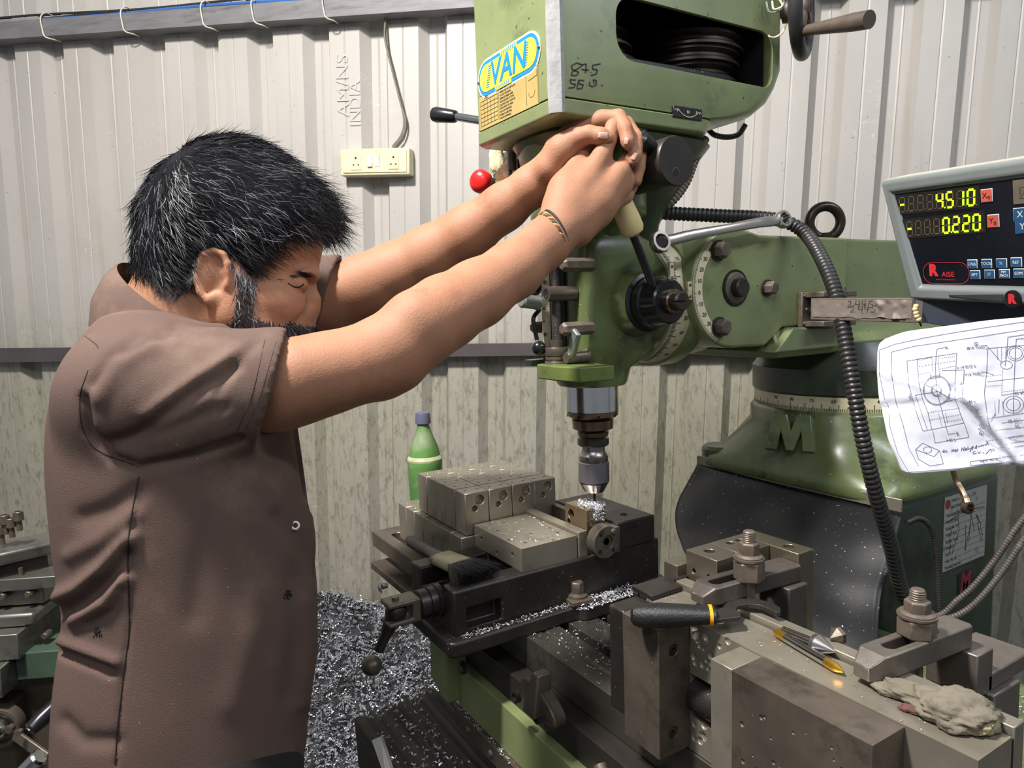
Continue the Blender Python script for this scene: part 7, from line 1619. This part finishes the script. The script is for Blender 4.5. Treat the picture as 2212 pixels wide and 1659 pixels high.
G(Mt).box(-.075, .075, -.05, .05, -.015, .012).obj('tool_post_top', LG, lt, bev=.006, seg=3); G(Mt).box(-.05, .05, -.038, .038, -.05, -.015).obj('tool_post', OXIDE, lt, bev=.003); G(Mt).box(-.07, .07, -.047, .047, -.062, -.050).obj('tool_holder', LG, lt, bev=.002)
for x, y in ((37, 1120), (20, 1134), (-2, 1148), (8, 1126)):
    q = lq(x, y); p = ML @ Vector((q[0], .03, q[1])); 
    G().lathe([(-.030, .0055), (-.008, .0055), (-.008, .0095), (.010, .0095), (.011, .0085)], tuple(p), (0, 0, 1), 24).obj('clamp_screw', STEELD, lt); G().lathe([(.0108, .0065), (.0112, .0065)], tuple(p), (0, 0, 1), 20).obj('screw_socket', DARK, lt)
for x, y in ((10, 1283), (62, 1282), (86, 1378)):
    q = lq(x, y); p = A3(*(ML @ Vector((q[0], -.0, q[1])))); hexbolt(tuple(p+ly*.01), -ly, .0075, .022, lt, STEELD, False)
G(ML).lathe([(0, .0045), (.016, .0045)], (lq(41, 1245)[0], .01, 0), n=16).obj('dowel_pin', STEELD, lt)
q = lq(16, 1538); c = A3(*(ML @ Vector((q[0], -.075, q[1]))))
G().lathe([(-.02, .040), (0, .042), (.006, .040), (.006, .034), (-.004, .030), (-.004, .0)], c, -ly, 44).obj('handwheel', STEELD, lt, ang=30); G().lathe([(-.01, .022), (.022, .0205), (.028, .017), (.029, .002)], c, -ly, 32).obj('handwheel_hub', CHROME, lt); G().lathe([(.028, .002), (.0295, .002)], c, -ly, 10).obj('hub_centre', DARK, lt)
p = A3(*(ML @ Vector((lq(45, 1536)[0], -.09, lq(45, 1536)[1])))); G().lathe([(-.01, .007), (.004, .007)], p, -ly, 20).obj('dial_screw', STEELD, lt)
a, b = D(64, 1578, 1.36), D(118, 1525, 1.40); G().lathe([(0, .010), (.004, .0135), (.025, .0165), (.055, .0145), (.085, .010)], a, b-a, 28).obj('crank_handle', mat('gunmetal_handle', srgb(60, 60, 64), .25, .7, .1, 20), lt); G().lathe([(-.002, .0085), (.003, .0095)], a, b-a, 24).obj('handle_cap', CHROME, lt)
a, b = D(28, 1588, 1.36), D(100, 1640, 1.34); dd = (b-a)/np.linalg.norm(b-a); s_ = np.cross(dd, -ly); g = G(); g.hexa([a+s_*.011, a-s_*.011, a-s_*.011+ly*.008, a+s_*.011+ly*.008], [b+s_*.012, b-s_*.012, b-s_*.012+ly*.008, b+s_*.012+ly*.008]); g.obj('lever_link', STEELD, lt, bev=.002)
G().lathe([(0, .005), (.01, .005)], D(45, 1578, 1.34), -ly, 16).obj('link_screw', STEELD, lt)
a, b = D(50, 1668, 1.33), D(84, 1636, 1.33); G().lathe([(0, .014), (np.linalg.norm(b-a), .0165), (np.linalg.norm(b-a)+.004, .013)], a, b-a, 28).obj('lever_handle', CHROME, lt)
RBP = mat('red_brass_plate', srgb(150, 74, 56), .5, .2, .1, 20); q = lq(83, 1492); q2_ = lq(118, 1505); G(ML).box(q[0], q2_[0], -.003, .0, q2_[1], q[1]).obj('maker_plate', RBP, lt, bev=.0005)
tp_ = A3(*(ML @ Vector((lq(103, 1498)[0], -.0034, lq(103, 1498)[1])))); text('plate_lettering', 'SUN', .011, tp_+lx*.006, lx, _z, SCALE, lt, .0002)
